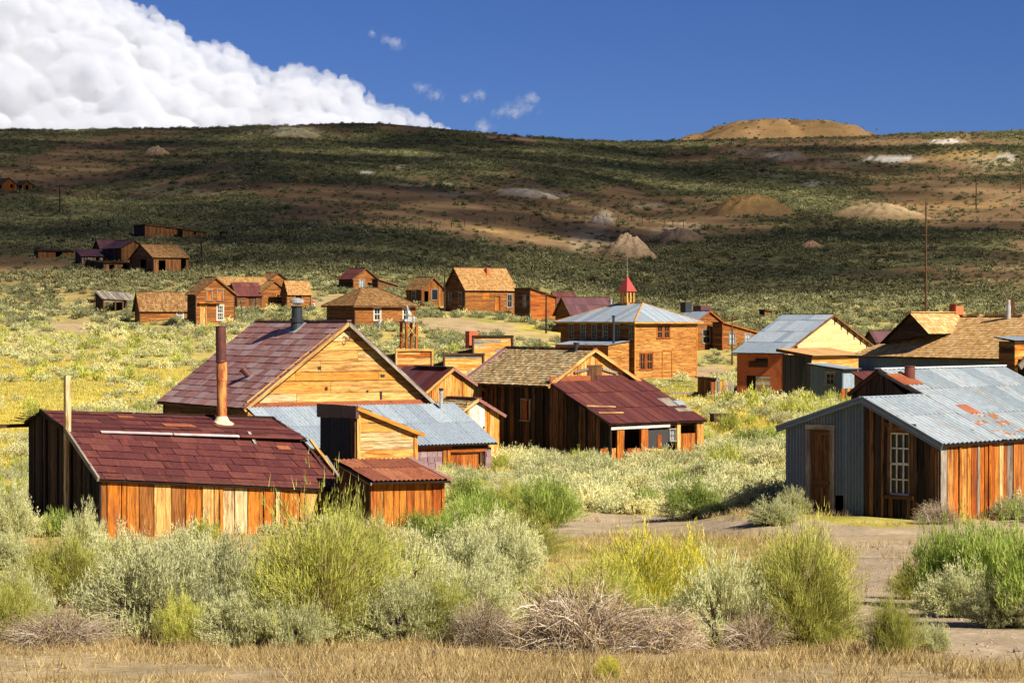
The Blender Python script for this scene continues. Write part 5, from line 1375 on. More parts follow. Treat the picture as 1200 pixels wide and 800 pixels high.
def house(name, label, cat, A, yaw, right, left, eave, peak, axis, sid, sidl, rf, oe=.3, of=.25, group=None, trim=None, eave_r=None, hipw=None, base=-1.6, ops=(), opsl=()):
    """A: foot of the near corner (photo px, py, metres); right, left: photo x of the far ends; eave, peak: photo y (and x for peak)"""
    b = Bld(name, label, cat, *A, yaw, group)
    W = b.on_y(right, A[1]).x; D = b.on_x(left, A[1]).y
    z0 = b.on_y(A[0], eave).z; l = .05
    trim = trim or W_BROWN
    b.W, b.D, b.z0 = W, D, z0
    F_, L_ = b.front, b.left
    def rc(x, y, z): return V((x, y, z + l))
    O = [(b.on_y(a, A[1]).x, b.on_y(c, A[1]).x, b.on_y(a, y1).z, b.on_y(a, y0).z) for (a, c, y0, y1) in ops]
    OL = [(-b.on_x(a, A[1]).y, -b.on_x(c, A[1]).y, b.on_x(a, y1).z, b.on_x(a, y0).z) for (a, c, y0, y1) in opsl]
    b.O, b.OL = O, OL
    if axis == 'x':                                   # ridge parallel to the front
        zr = b.on_y(peak[0], peak[1], D / 2).z; s = (zr - z0) / (D / 2)
        fp = [(0, base), (W, base), (W, z0), (0, z0)]; lp = [(0, base), (0, z0), (-D / 2, zr), (-D, z0), (-D, base)]
        roof(b.root, rc(-of, -oe, z0 - oe * s), rc(W + of, -oe, z0 - oe * s), rc(W + of, D / 2, zr), rc(-of, D / 2, zr), rf)
        roof(b.root, rc(W + of, D + oe, z0 - oe * s), rc(-of, D + oe, z0 - oe * s), rc(-of, D / 2, zr), rc(W + of, D / 2, zr), rf)
        for y0, y1 in ((-oe, D / 2), (D + oe, D / 2)): beam_part(b.root, 'rake_board', V((-of, y0, z0 - oe * s - .03)), V((-of, y1, zr - .03)), .05, .16, trim)
        beam_part(b.root, 'ridge_cap', rc(-of, D / 2, zr + .06), rc(W + of, D / 2, zr + .06), .2, .05, trim)
        plate(b.root, 'wall', right_of(W), [(0, base), (D, base), (D, z0), (D / 2, zr), (0, z0)], W_BROWN)
        plate(b.root, 'wall', back_of(D), [(-W, base), (0, base), (0, z0), (-W, z0)], W_BROWN)
    elif axis == 'y':                                 # gable to the front
        p = b.on_y(*peak); xr, zr = W / 2, p.z; s = (zr - z0) / xr
        fp = [(0, base), (W, base), (W, z0), (xr, zr), (0, z0)]; lp = [(0, base), (0, z0), (-D, z0), (-D, base)]
        roof(b.root, rc(-oe, D + of, z0 - oe * s), rc(-oe, -of, z0 - oe * s), rc(xr, -of, zr), rc(xr, D + of, zr), rf)
        roof(b.root, rc(W + oe, -of, z0 - oe * s), rc(W + oe, D + of, z0 - oe * s), rc(xr, D + of, zr), rc(xr, -of, zr), rf)
        beam_part(b.root, 'rake_board', V((-oe, -of, z0 - oe * s - .02)), V((xr, -of, zr - .02)), .05, .16, trim)
        beam_part(b.root, 'rake_board', V((W + oe, -of, z0 - oe * s - .02)), V((xr, -of, zr - .02)), .05, .16, trim)
        beam_part(b.root, 'ridge_cap', rc(xr, -of, zr + .06), rc(xr, D + of, zr + .06), .2, .05, trim)
        plate(b.root, 'wall', right_of(W), [(0, base), (D, base), (D, z0), (0, z0)], W_BROWN)
        plate(b.root, 'wall', back_of(D), [(-W, base), (0, base), (0, z0), (-xr, zr), (-W, z0)], W_BROWN)
    elif axis == 'hip':
        xa, xb, ya, yb = hipw                          # ridge from (xa,ya) to (xb,yb) as fractions
        zr = b.on_y(peak[0], peak[1], D * .5).z; s = (zr - z0) / (D * .5)
        R0, R1 = rc(W * xa, D * ya, zr), rc(W * xb, D * yb, zr)
        e = oe; ze = z0 - .06
        c = [rc(-e, -e, ze), rc(W + e, -e, ze), rc(W + e, D + e, ze), rc(-e, D + e, ze)]
        if abs(ya - yb) < abs(xa - xb):
            faces = ((c[0], c[1], R1, R0), (c[1], c[2], R1, R1), (c[2], c[3], R0, R1), (c[3], c[0], R0, R0))
            hips = ((c[0], R0), (c[1], R1), (c[2], R1), (c[3], R0))
        else:                                          # R0 front, R1 back
            faces = ((c[0], c[1], R0, R0), (c[1], c[2], R1, R0), (c[2], c[3], R1, R1), (c[3], c[0], R0, R1))
            hips = ((c[0], R0), (c[1], R0), (c[2], R1), (c[3], R1))
        for f in faces: roof(b.root, *f, rf)
        for P, Q in hips: beam_part(b.root, 'hip_cap', P + V((0, 0, .05)), Q + V((0, 0, .05)), .16, .05, trim)
        beam_part(b.root, 'ridge_cap', R0 + V((0, 0, .06)), R1 + V((0, 0, .06)), .2, .05, trim)
        for P, Q in ((c[0], c[1]), (c[3], c[0])): beam_part(b.root, 'eave_board', P + V((0, 0, -.10)), Q + V((0, 0, -.10)), .05, .16, trim)
        fp = [(0, base), (W, base), (W, z0), (0, z0)]; lp = [(0, base), (0, z0), (-D, z0), (-D, base)]
        plate(b.root, 'wall', right_of(W), [(0, base), (D, base), (D, z0), (0, z0)], W_BROWN)
        plate(b.root, 'wall', back_of(D), [(-W, base), (0, base), (0, z0), (-W, z0)], W_BROWN)
    elif axis == 'sr':                                # single slope falling to the right
        z1 = b.on_y(right, eave_r).z; s = (z0 - z1) / W
        fp = [(0, base), (W, base), (W, z1), (0, z0)]; lp = [(0, base), (0, z0), (-D, z0), (-D, base)]
        roof(b.root, rc(W + oe, -of, z1 - oe * s), rc(W + oe, D + of, z1 - oe * s), rc(-.1, D + of, z0), rc(-.1, -of, z0), rf)
        beam_part(b.root, 'rake_board', V((-.1, -of, z0)), V((W + oe, -of, z1 - oe * s)), .05, .16, trim)
        plate(b.root, 'wall', right_of(W), [(0, base), (D, base), (D, z1), (0, z1)], W_BROWN)
        plate(b.root, 'wall', back_of(D), [(-W, base), (0, base), (0, z0), (-W, z1)], W_BROWN)
    elif axis == 'sf':                                # single slope falling to the front
        z1 = b.on_x(left, eave_r).z; s = (z1 - z0) / D
        fp = [(0, base), (W, base), (W, z0), (0, z0)]; lp = [(0, base), (0, z0), (-D, z1), (-D, base)]
        roof(b.root, rc(-of, -oe, z0 - oe * s), rc(W + of, -oe, z0 - oe * s), rc(W + of, D + .1, z1), rc(-of, D + .1, z1), rf)
        plate(b.root, 'wall', right_of(W), [(0, base), (D, base), (D, z1), (0, z0)], W_BROWN)
        plate(b.root, 'wall', back_of(D), [(-W, base), (0, base), (0, z1), (-W, z1)], W_BROWN)
    wall(b.root, F_, fp, sid, O); wall(b.root, L_, lp, sidl, OL)
    beam_part(b.root, 'corner_board', V((-.02, -.03, base)), V((-.02, -.03, z0 - .05)), .12, .08, trim)
    beam_part(b.root, 'corner_board', V((W + .02, -.03, base)), V((W + .02, -.03, (z1 if axis == 'sr' else z0) - .05)), .12, .08, trim)
    b.foot(0, W, 0, D)
    return b
def win(b, k, left=False, cols=2, rows=2, mat=None, glass=None, fw=.11, **kw):
    o = (b.OL if left else b.O)[k]
    return window(b.root, b.left if left else b.front, *o, cols, rows, mat or W_GREY, fw, glass, bars=.06, **kw)
def dr(b, k, mat, left=False, fm=None):
    o = (b.OL if left else b.O)[k]
    return door(b.root, b.left if left else b.front, *o, mat, fm or W_BROWN, 3)
def chimney(b, px, py0, py1, y, w=.5, mat=None, name='chimney', d=None):
    P = b.on_y(px, py1, y); Q = b.on_y(px, py0, y)
    t = plate(b.root, name, Pl((P.x - w / 2, y, P.z), (1, 0, 0), (0, 0, 1)), [(0, 0), (w, 0), (w, Q.z - P.z), (0, Q.z - P.z)], mat or M_CHIM, 0, w)
    return t
def stove(b, px, py0, py1, y, r=.11, mat=None, x=None):
    P = b.on_y(px, py1, y); Q = b.on_y(px, py0, y)
    return pipe_part(b.root, 'stovepipe', P - V((0, 0, .2)), Q, [(0, r), ((Q - P).length, r), ((Q - P).length + .01, r * 1.5), ((Q - P).length + .16, r * 1.5)], mat or P_BLACK, 12)

# school
def school():
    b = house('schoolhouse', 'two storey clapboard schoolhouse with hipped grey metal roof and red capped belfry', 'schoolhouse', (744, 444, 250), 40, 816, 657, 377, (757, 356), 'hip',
              HB_H(W_SCHOOL, .15), HB_H(W_RUIN, .15), SEAM(M_SLATE, .6), oe=.55, hipw=(.5, .5, .30, .62), trim=W_GOLD,  # left wall in a darker wood, its shade put into the colour
              ops=[(770, 776.5, 381, 396), (778, 784.5, 381, 396), (750, 756, 414, 433), (758, 764.5, 414, 433)],
              opsl=[(667, 672, 380, 397), (681, 686, 380, 397), (694, 699, 380, 397), (707, 712, 380, 397), (721, 726, 380, 397), (738, 742, 380, 397)])
    for k in range(4): win(b, k, cols=2, rows=2, mat=W_REDB, fw=.10)
    for k in range(6): win(b, k, True, cols=2, rows=4, mat=W_GREY, fw=.10)
    a, c = b.on_y(776, 443), b.on_y(787, 411)
    for P, Q in (((a.x, a.z), (a.x, c.z)), ((c.x, a.z), (c.x, c.z)), ((a.x, c.z), (c.x, c.z))):
        beam_part(b.root, 'blind_door_trim', V((P[0], -.05, P[1])), V((Q[0], -.05, Q[1])), .10, .06, W_ORANGE)
    # belfry on the roof, centred on the ridge
    P = b.on_plane(735, 357, (b.W * .5, 0, 0), (1, 0, 0)); m = 2706.0 / b.world(P).y
    hw = 8.0 / m / 1.35
    base_z, top_z, ap = P.z - .6, b.on_plane(735, 341.5, P, (0, 1, 0)).z, b.on_plane(735, 322.5, P, (0, 1, 0)).z
    cx, cy = P.x, P.y
    t = box_part(b.root, 'belfry_base', cx - hw, cx + hw, cy - hw, cy + hw, base_z, P.z + .25, W_SCHOOL)
    for i in (-1, 0, 1):
        for j in (-1, 0, 1):
            if i or j: box_part(t, 'belfry_post', cx + i * hw * .86 - .09, cx + i * hw * .86 + .09, cy + j * hw * .86 - .09, cy + j * hw * .86 + .09, P.z + .25, top_z, W_GOLD)
    box_part(t, 'belfry_beam', cx - hw, cx + hw, cy - hw, cy + hw, top_z - .14, top_z, W_SCHOOL)
    pipe_part(t, 'bell', V((cx, cy, top_z - .2)), V((cx, cy, top_z - 1)), [(0, .05), (.1, .22), (.35, .28), (.5, .40)], P_BLACK, 14)
    e = hw * 1.35
    q = [V((cx - e, cy - e, top_z)), V((cx + e, cy - e, top_z)), V((cx + e, cy + e, top_z)), V((cx - e, cy + e, top_z))]; A = V((cx, cy, ap))
    for k in range(4):
        plate(b.root, 'belfry_roof', Pl(q[k], q[(k + 1) % 4] - q[k], A - q[k]), [q[k], q[(k + 1) % 4], A], M_REDROOF, 0, .05)
    fin = b.on_plane(735, 272, P, (0, 1, 0)).z
    pipe_part(b.root, 'flagpole', V((cx, cy, ap - .2)), V((cx, cy, fin)), [(0, .10), (.5, .07), (.5, .12), (.6, .12), (.65, .045), (fin - ap + .2, .03)], W_GREY, 8)
    # porch roof and flue on the dark side
    w = b.left
    O = b.on_x(735, 398, -.0)
    zt = b.on_x(735, 399).z; y0, y1 = -b.on_x(733, 410).y, -b.on_x(690, 410).y
    L0, L1 = .3, 8.0
    A0 = V((-3.4, .6, zt - .45)); 
    roof(b.root, V((-3.4, 9.5, zt - .45)), V((-3.4, .6, zt - .45)), V((0, .6, zt)), V((0, 9.5, zt)), SEAM(M_SLATE, .6))
    box_part(b.root, 'porch_wall', -3.2, -3.1, .8, 9.3, -.8, zt - .5, W_REDB); clad(b.root, 'siding', Pl((-3.2, .75, 0), (1, 0, 0), (0, 0, 1)), [(0, -.8), (3.2, -.8), (3.2, zt - .05), (0, zt - .5)], **{k: v for k, v in HB_H(W_SCHOOL, .15).items() if k != 'name'})
    stove(b, 719, 369, 402, b.on_x(719, 402, -1.2).y if False else 1.0, .13)
school()

# house right of the school
def blue_roof_house():
    b = house('clapboard_house', 'clapboard house with dark blue grey gabled roof beside the schoolhouse', 'house', (816, 411, 276), 36, 846, 790, 377, (830, 364.5), 'y', HB_H(W_HOUSE), HB_H(W_BROWN), SEAM(M_SLATE), trim=W_REDB,
              ops=[(823.5, 831.5, 386, 402)])
    win(b, 0, cols=2, rows=2)
    chimney(b, 807, 354, 366, b.D * .5, 1.0, P_BLACK)
    box_part(b.root, 'vent_box', b.W * .7, b.W * .7 + 1.6, b.D * .6, b.D * .6 + 1.5, b.z0 + .6, b.z0 + 2.0, M_DARKROOF)
    c = house('side_wing', 'lean to wing of clapboard with two small windows right of the blue grey gable', 'house', (846.5, 411, 279), 36, 889, 835, 377.5, None, 'sr', HB_H(W_HOUSE), HB_H(W_BROWN), SHEET(M_DARKROOF), eave_r=390, trim=W_REDB,
              ops=[(854.5, 861, 391, 403), (873, 879, 391.5, 403)])
    win(c, 0, glass=P_GLASSPALE); win(c, 1, glass=P_GLASSPALE)
blue_roof_house()

# red adobe building with the pale gable
def firehouse():
    b = house('red_walled_building', 'building with red earth wall, pale cream gable and sloping grey metal roof', 'building', (918, 464, 190), 54, 1026, 864, 412, (986, 369), 'y', HB_H(W_CREAM, .2), None, SHEET(M_SLATE, .9, 2.6), oe=.5, of=.3, trim=W_BROWN)
    L = b.left
    d0, d1 = -b.on_x(875, 450).y, -b.on_x(903, 450).y; dz = b.on_x(890, 440).z
    plate(b.root, 'red_wall', L, [(0, -.8), (0, b.z0 - .02), (-b.D, b.z0 - .02), (-b.D, -.8)], M_BRICK, .06, .10, [(d0, d1, -.8, dz)])
    mid = -b.on_x(886, 450).y
    q = plate(b.root, 'door', L, [(mid, -.8), (d1, -.8), (d1, dz - .1), (mid, dz - .1)], W_WHITE, .02, .05)
    clad(q, 'board', L, [(mid, -.8), (d1, -.8), (d1, dz - .05), (mid, dz - .05)], 'h', .28, mats=[(W_PALE, 1), (W_WHITE, 1)], off=.05, length=99)
    # worn dark sign boards, lettering gone
    for (p0, p1, q0, q1) in ((878, 900, 423, 430), (886, 900, 420, 424)):
        u0, u1 = -b.on_x(p0, 425).y, -b.on_x(p1, 425).y; z0, z1 = b.on_x(p0, q1).z, b.on_x(p0, q0).z
        s = Acc(); s.box(L.p((u0 + u1) / 2, (z0 + z1) / 2, .11), (L.U * (u1 - u0) / 2, L.V * (z1 - z0) / 2, L.N * .03)); s.obj('sign_board', W_DARK, b.root)
    # brackets along the rakes
    s = (b.on_y(986, 369).z - b.z0) / (b.W / 2)
    for k in range(7):
        t = (k + .5) / 7
        box_part(b.root, 'bracket', b.W / 2 + t * b.W / 2 - .1, b.W / 2 + t * b.W / 2 + .1, -.32, 0, b.on_y(986, 369).z - t * s * b.W / 2 - .4, b.on_y(986, 369).z - t * s * b.W / 2 - .18, W_DARK)
        if k > 4: box_part(b.root, 'bracket', b.W / 2 - t * b.W / 2 - .1, b.W / 2 - t * b.W / 2 + .1, -.32, 0, b.on_y(986, 369).z - t * s * b.W / 2 - .4, b.on_y(986, 369).z - t * s * b.W / 2 - .18, W_DARK)
    # flat roofed open shed in front of the gable
    c = Bld('open_front_shed', 'dark open shed with flat tan roof below the pale cream gable', 'shed', 951, 470, 178, 48)
    W = c.on_y(1006, 470).x; D = c.on_x(917, 470).y; zt = c.on_y(951, 417).z; zb = c.on_x(917, 408).z
    plate(c.root, 'wall', c.left, [(0, -1), (0, zt), (-D, zt + .1), (-D, -1)], M_TAR, -.02, .05)  # black wall colour stands in for the shaded side under the roof
    clad(c.root, 'plank', c.left, [(0, -1), (0, zt - .05), (-D, zt), (-D, -1)], 'v', .4, mats=[(M_TAR, 1)], proud=.05, gap=.03)
    plate(c.root, 'wall', c.front, [(0, -1), (W, -1), (W, zt), (0, zt)], W_CREAM, -.02, .05)
    clad(c.root, 'siding', c.front, [(0, -1), (W, -1), (W, zt), (0, zt)], 'h', .2, mats=[(W_GOLD, 1)], joined=True, lap=.02)
    roof(c.root, V((-.4, -.4, zt + .04)), V((W + .4, -.4, zt + .04)), V((W + .4, D + .3, zt + .55)), V((-.4, D + .3, zt + .55)), dict(name='roof_sheet', mode='c', w=1.2, h=1.8, mats=[(M_TANROOF, 1)], thick=.02, joined=True))
    beam_part(c.root, 'eave_board', V((-.42, -.4, zt - .05)), V((-.42, D + .3, zt + .42)), .06, .22, W_BROWN)
    chimney(c, 985.5, 412, 421, 1.0, .55, M_CHIM)
    c.foot(0, W, 0, D)
firehouse()

def small_iron_shed():
    b = house('corrugated_hut', 'small blue grey corrugated iron hut with one small window', 'shed', (987, 474, 152), 42, 1003, 950, 433, (995, 428), 'sf', dict(kind='corr', name='corrugated_sheet', sw=.8, sh=9, mats=[(M_GALV, 1)], pitch=.105, amp=.015),
              dict(kind='corr', name='corrugated_sheet', sw=.8, sh=9, mats=[(M_BLUEGREY, 1)], pitch=.105, amp=.015), dict(kind='corr', name='corrugated_sheet', sw=.9, sh=3, mats=[(M_GALV, 1)], pitch=.105, amp=.015), eave_r=427, trim=M_BLUEGREY,
              opsl=[(968, 978, 437, 450)])
    win(b, 0, True, 2, 2, W_GREY)
    c = house('plank_lean_to', 'little brown shed with a maroon roof beside the blue grey hut', 'shed', (1010, 474, 146), 38, 1034, 1001, 443, None, 'sf', HB_V(W_REDB, .3), HB_V(W_BROWN, .3), SHEET(M_MAROON), eave_r=436)
    f = Bld('plank_fence', 'short orange plank fence at the corner of the corrugated roofed shed', 'fence', 986, 472, 140, 25)
    W = f.on_y(1010, 472).x; z = f.on_y(990, 455).z
    beam_part(f.root, 'rail', V((0, .04, z * .7)), V((W, .04, z * .7)), .05, .1, W_BROWN)
    clad(f.root, 'plank', f.front, [(0, -.6), (W, -.6), (W, z), (0, z)], 'v', .22, mats=[(W_ORANGE, 2), (W_BROWN, 1)], gap=.02, proud=.02)
small_iron_shed()

# long shingled barn at the right
def long_barn():
    b = Bld('long_barn', 'long barn with orange tan shingle roof, brick chimney and blue grey iron side wall', 'barn', 1188, 455, 142, 31)
    D = b.on_x(1006, 440).y; z0 = b.on_x(1161, 421).z + .30; zb = -.8
    W = 9.0; xr = W / 2
    pr = b.on_plane(1160, 371, (xr, 0, 0), (1, 0, 0)); zr = pr.z
    s = (zr - z0) / xr; oe = .55; l = .05
    wall(b.root, b.left, [(0, zb), (0, z0), (-D, z0), (-D, zb)], dict(kind='corr', name='corrugated_sheet', sw=.9, sh=9, mats=[(M_BLUEGREY, 1)], pitch=.105, amp=.015), [])
    for px in (1094, 1128, 1160):
        P = b.on_x(px, 436); w = Acc(); w.box((-.06, P.y, P.z), ((.04, 0, 0), (0, .5, 0), (0, 0, .22))); w.obj('boarded_window', W_GREY, b.root)
    wall(b.root, b.front, [(0, zb), (W, zb), (W, z0), (xr, zr), (0, z0)], HB_H(W_GOLD, .2))
    plate(b.root, 'wall', right_of(W), [(0, zb), (D, zb), (D, z0), (0, z0)], W_BROWN)
    plate(b.root, 'wall', back_of(D), [(-W, zb), (0, zb), (0, z0), (-W, z0)], W_BROWN)
    rf = dict(name='shingle', mode='c', w=.30, h=.30, mats=[(W_SHTAN, 1)], thick=.02, gap=.012, lap=.016, proud=.012, joined=True, warp=.01)
    yb = b.on_plane(1116, 371, (xr, 0, 0), (1, 0, 0)).y
    e0, e1 = V((-oe, D + .4, z0 - oe * s + l)), V((-oe, -.3, z0 - oe * s + l))
    roof(b.root, e0, e1, V((xr, -.3, zr + l)), V((xr, yb, zr + l)), rf)
    roof(b.root, V((W + oe, -.3, z0 - oe * s + l)), V((W + oe, D + .4, z0 - oe * s + l)), V((xr, yb, zr + l)), V((xr, -.3, zr + l)), rf)
    roof(b.root, V((W + oe, D + .4, z0 - oe * s + l)), e0, V((xr, yb, zr + l)), V((xr, yb, zr + l)), rf)
    for t0, t1 in ((0, .25), (.3, .62)):
        beam_part(b.root, 'ridge_cap', V((xr, yb + (-.3 - yb) * t0, zr + .12)), V((xr, yb + (-.3 - yb) * t1, zr + .12)), .3, .06, W_GOLD)
    beam_part(b.root, 'eave_board', e0 + V((.03, 0, -.06)), e1 + V((.03, 0, -.06)), .05, .12, W_BROWN)
    # cross gable looking left over the hip
    gx = 0.6
    pk = b.on_plane(1070, 367.5, (gx, 0, 0), (1, 0, 0)); ga = b.on_plane(1091, 391, (gx, 0, 0), (1, 0, 0)); gb = b.on_plane(1036, 402, (gx, 0, 0), (1, 0, 0))
    xe = b.on_plane(1115, 368, (xr, pk.y, 0), (0, 1, 0)).x
    q = plate(b.root, 'gable_wall', Pl((gx, 0, 0), (0, -1, 0), (0, 0, 1)), [ga, pk, gb], W_DARK, 0, .06)
    clad(q, 'board', Pl((gx, 0, 0), (0, -1, 0), (0, 0, 1)), [ga, pk, gb], 'h', .25, mats=[(W_DARK, 1)], joined=True, off=.03)
    n0 = V((gx - .3, pk.y, pk.z + .05)); n1 = V((xr + .5, pk.y, pk.z + .05))
    roof(b.root, V((gx - .3, ga.y - .1, ga.z)), V((xr + .5, ga.y - .1, ga.z)), n1, n0, rf)
    roof(b.root, V((xr + .5, gb.y + .1, gb.z)), V((gx - .3, gb.y + .1, gb.z)), n0, n1, rf)
    beam_part(b.root, 'ridge_cap', n0 + V((0, 0, .06)), n1 + V((0, 0, .06)), .3, .06, W_GOLD)
    pl = Pl((xr, yb, zr), (0, 1, 0), (0, 0, 1))
    P = b.on_plane(1121, 371, (xr, 0, 0), (1, 0, 0)); Q = b.on_plane(1121, 358.5, (xr, 0, 0), (1, 0, 0))
    ch = box_part(b.root, 'chimney', xr - .32, xr + .32, P.y - .32, P.y + .32, P.z - .5, Q.z, M_CHIM)
    for k in range(5):
        z = P.z + .05 + k * .16; clad(ch, 'brick', Pl((xr - .32, P.y, z), (0, -1, 0), (0, 0, 1)), [(-.32, 0), (.32, 0), (.32, .145), (-.32, .145)], 'h', .15, mats=[(M_CHIM, 1)], joined=True, thick=.03, off=.02, length=.22)
    S0 = b.on_plane(1182, 374, (xr - .3, 0, 0), (1, 0, 0)); S1 = b.on_plane(1182, 351, (xr - .3, 0, 0), (1, 0, 0))
    pipe_part(b.root, 'stovepipe', S0 - V((0, 0, .3)), S1, [(0, .14), (1.2, .14), (1.21, .11), (S1.z - S0.z + .3, .11)], M_PIPEGALV, 12)
    b.foot(0, W, 0, D)
    # post with a cross arm and stay wire beside the pipe
    t = on_ground(1186, 152); p = bpy.data.objects.new('wooden_post', None); COL.objects.link(p); p.location = t; tag(p, 'thick brown post with a short cross arm behind the orange tan roof', 'post')
    top = at(1186, 349, 152) - t
    beam_part(p, 'pole', V((0, 0, -.5)), V((0, 0, top.z)), .28, .28, W_BROWN)
    beam_part(p, 'cross_arm', V((-.45, 0, top.z - .6)), V((.5, 0, top.z - .5)), .1, .1, W_GREY)
    beam_part(p, 'stay', V((-.1, 0, top.z - .4)), V((-.7, .1, top.z + .9)), .05, .05, W_DARK)
    # timber shed at the right edge
    c = Bld('timber_shed', 'timber shed with orange boards and a sloping plank at the right edge', 'shed', 1189, 470, 120, 30)
    zt = c.on_y(1192, 400).z
    wall(c.root, c.front, [(0, -.6), (3.5, -.6), (3.5, zt), (0, zt)], dict(name='board', mode='h', w=.3, mats=[(W_GOLD, 1), (W_ORANGE, 2)], lap=.02), [(.2, 3.2, -.6, c.on_y(1192, 421).z)])
    wall(c.root, c.left, [(0, -.6), (0, zt), (-1.2, zt), (-1.2, -.6)], dict(name='board', mode='h', w=.3, mats=[(W_BROWN, 1)], lap=.02))
    plate(c.root, 'wall', back_of(1.2), [(-3.5, -.6), (0, -.6), (0, zt), (-3.5, zt)], P_INNER)
    roof(c.root, V((-.2, -.2, zt + .03)), V((3.7, -.2, zt + .03)), V((3.7, 1.4, zt + .25)), V((-.2, 1.4, zt + .25)), SHEET(M_SLATE))
    beam_part(c.root, 'sloping_plank', V((.05, -.3, c.on_y(1189, 430).z)), V((1.3, -.3, c.on_y(1189, 407).z)), .10, .32, W_GREY)
    c.foot(0, 3.5, 0, 1.2)
long_barn()

# fenced outhouse left of the red building
def fence_and_outhouse():
    b = house('outhouse', 'brown outhouse at the end of the plank fence below the schoolhouse', 'outhouse', (833, 468, 192), 40, 838, 817.5, 444, None, 'sf', HB_V(W_REDB, .2, j=True), HB_V(W_BROWN, .2, j=True), SHEET(W_DARK), eave_r=442)
    f = Bld('plank_fence', 'tall weathered plank fence joining the brown outhouse', 'fence', 838, 469, 191, 14)
    W = f.on_y(860, 469).x; z0, z1 = f.on_y(838, 446).z, f.on_y(860, 448).z
    for t in (.25, .75): beam_part(f.root, 'rail', V((0, .05, z0 * t)), V((W, .05, z1 * t)), .06, .1, W_BROWN)
    clad(f.root, 'plank', f.front, [(0, -.5), (W, -.5), (W, z1), (0, z0)], 'v', .2, mats=[(W_PALE, 2), (W_GREY, 2), (W_ORANGE, 1)], gap=.03, proud=.03)
    beam_part(f.root, 'post', V((.2, .1, -.5)), V((.2, .1, z0 + .7)), .12, .12, W_GREY)
    t = Bld('water_trough', 'low dark brown trough lying in the yellow meadow', 'trough', 846, 492, 128, 20)
    W, D, H = .95, .5, .35
    for (x0, x1, y0, y1) in ((-.5, W, -.02, .03), (-.5, W, D - .03, D + .02), (-.5, -.45, 0, D), (W - .05, W, 0, D)):
        box_part(t.root, 'trough_side', x0, x1, y0, y1, -.1, H, W_DARK)
    box_part(t.root, 'trough_bottom', -.45, W - .05, .03, D - .03, -.05, .05, W_DARK)
    l = bpy.data.objects.new('log', None); g = at_ground(800, 463)
    a = Acc(); a.lathe(g + V((-1.3, 0, .12)), g + V((1.3, .5, .16)), [(0, .12), (1.2, .15), (2.7, .11)], 10); o = a.obj('log', W_GREY); tag(o, 'pale grey log lying on the green grass below the schoolhouse', 'log')
fence_and_outhouse()

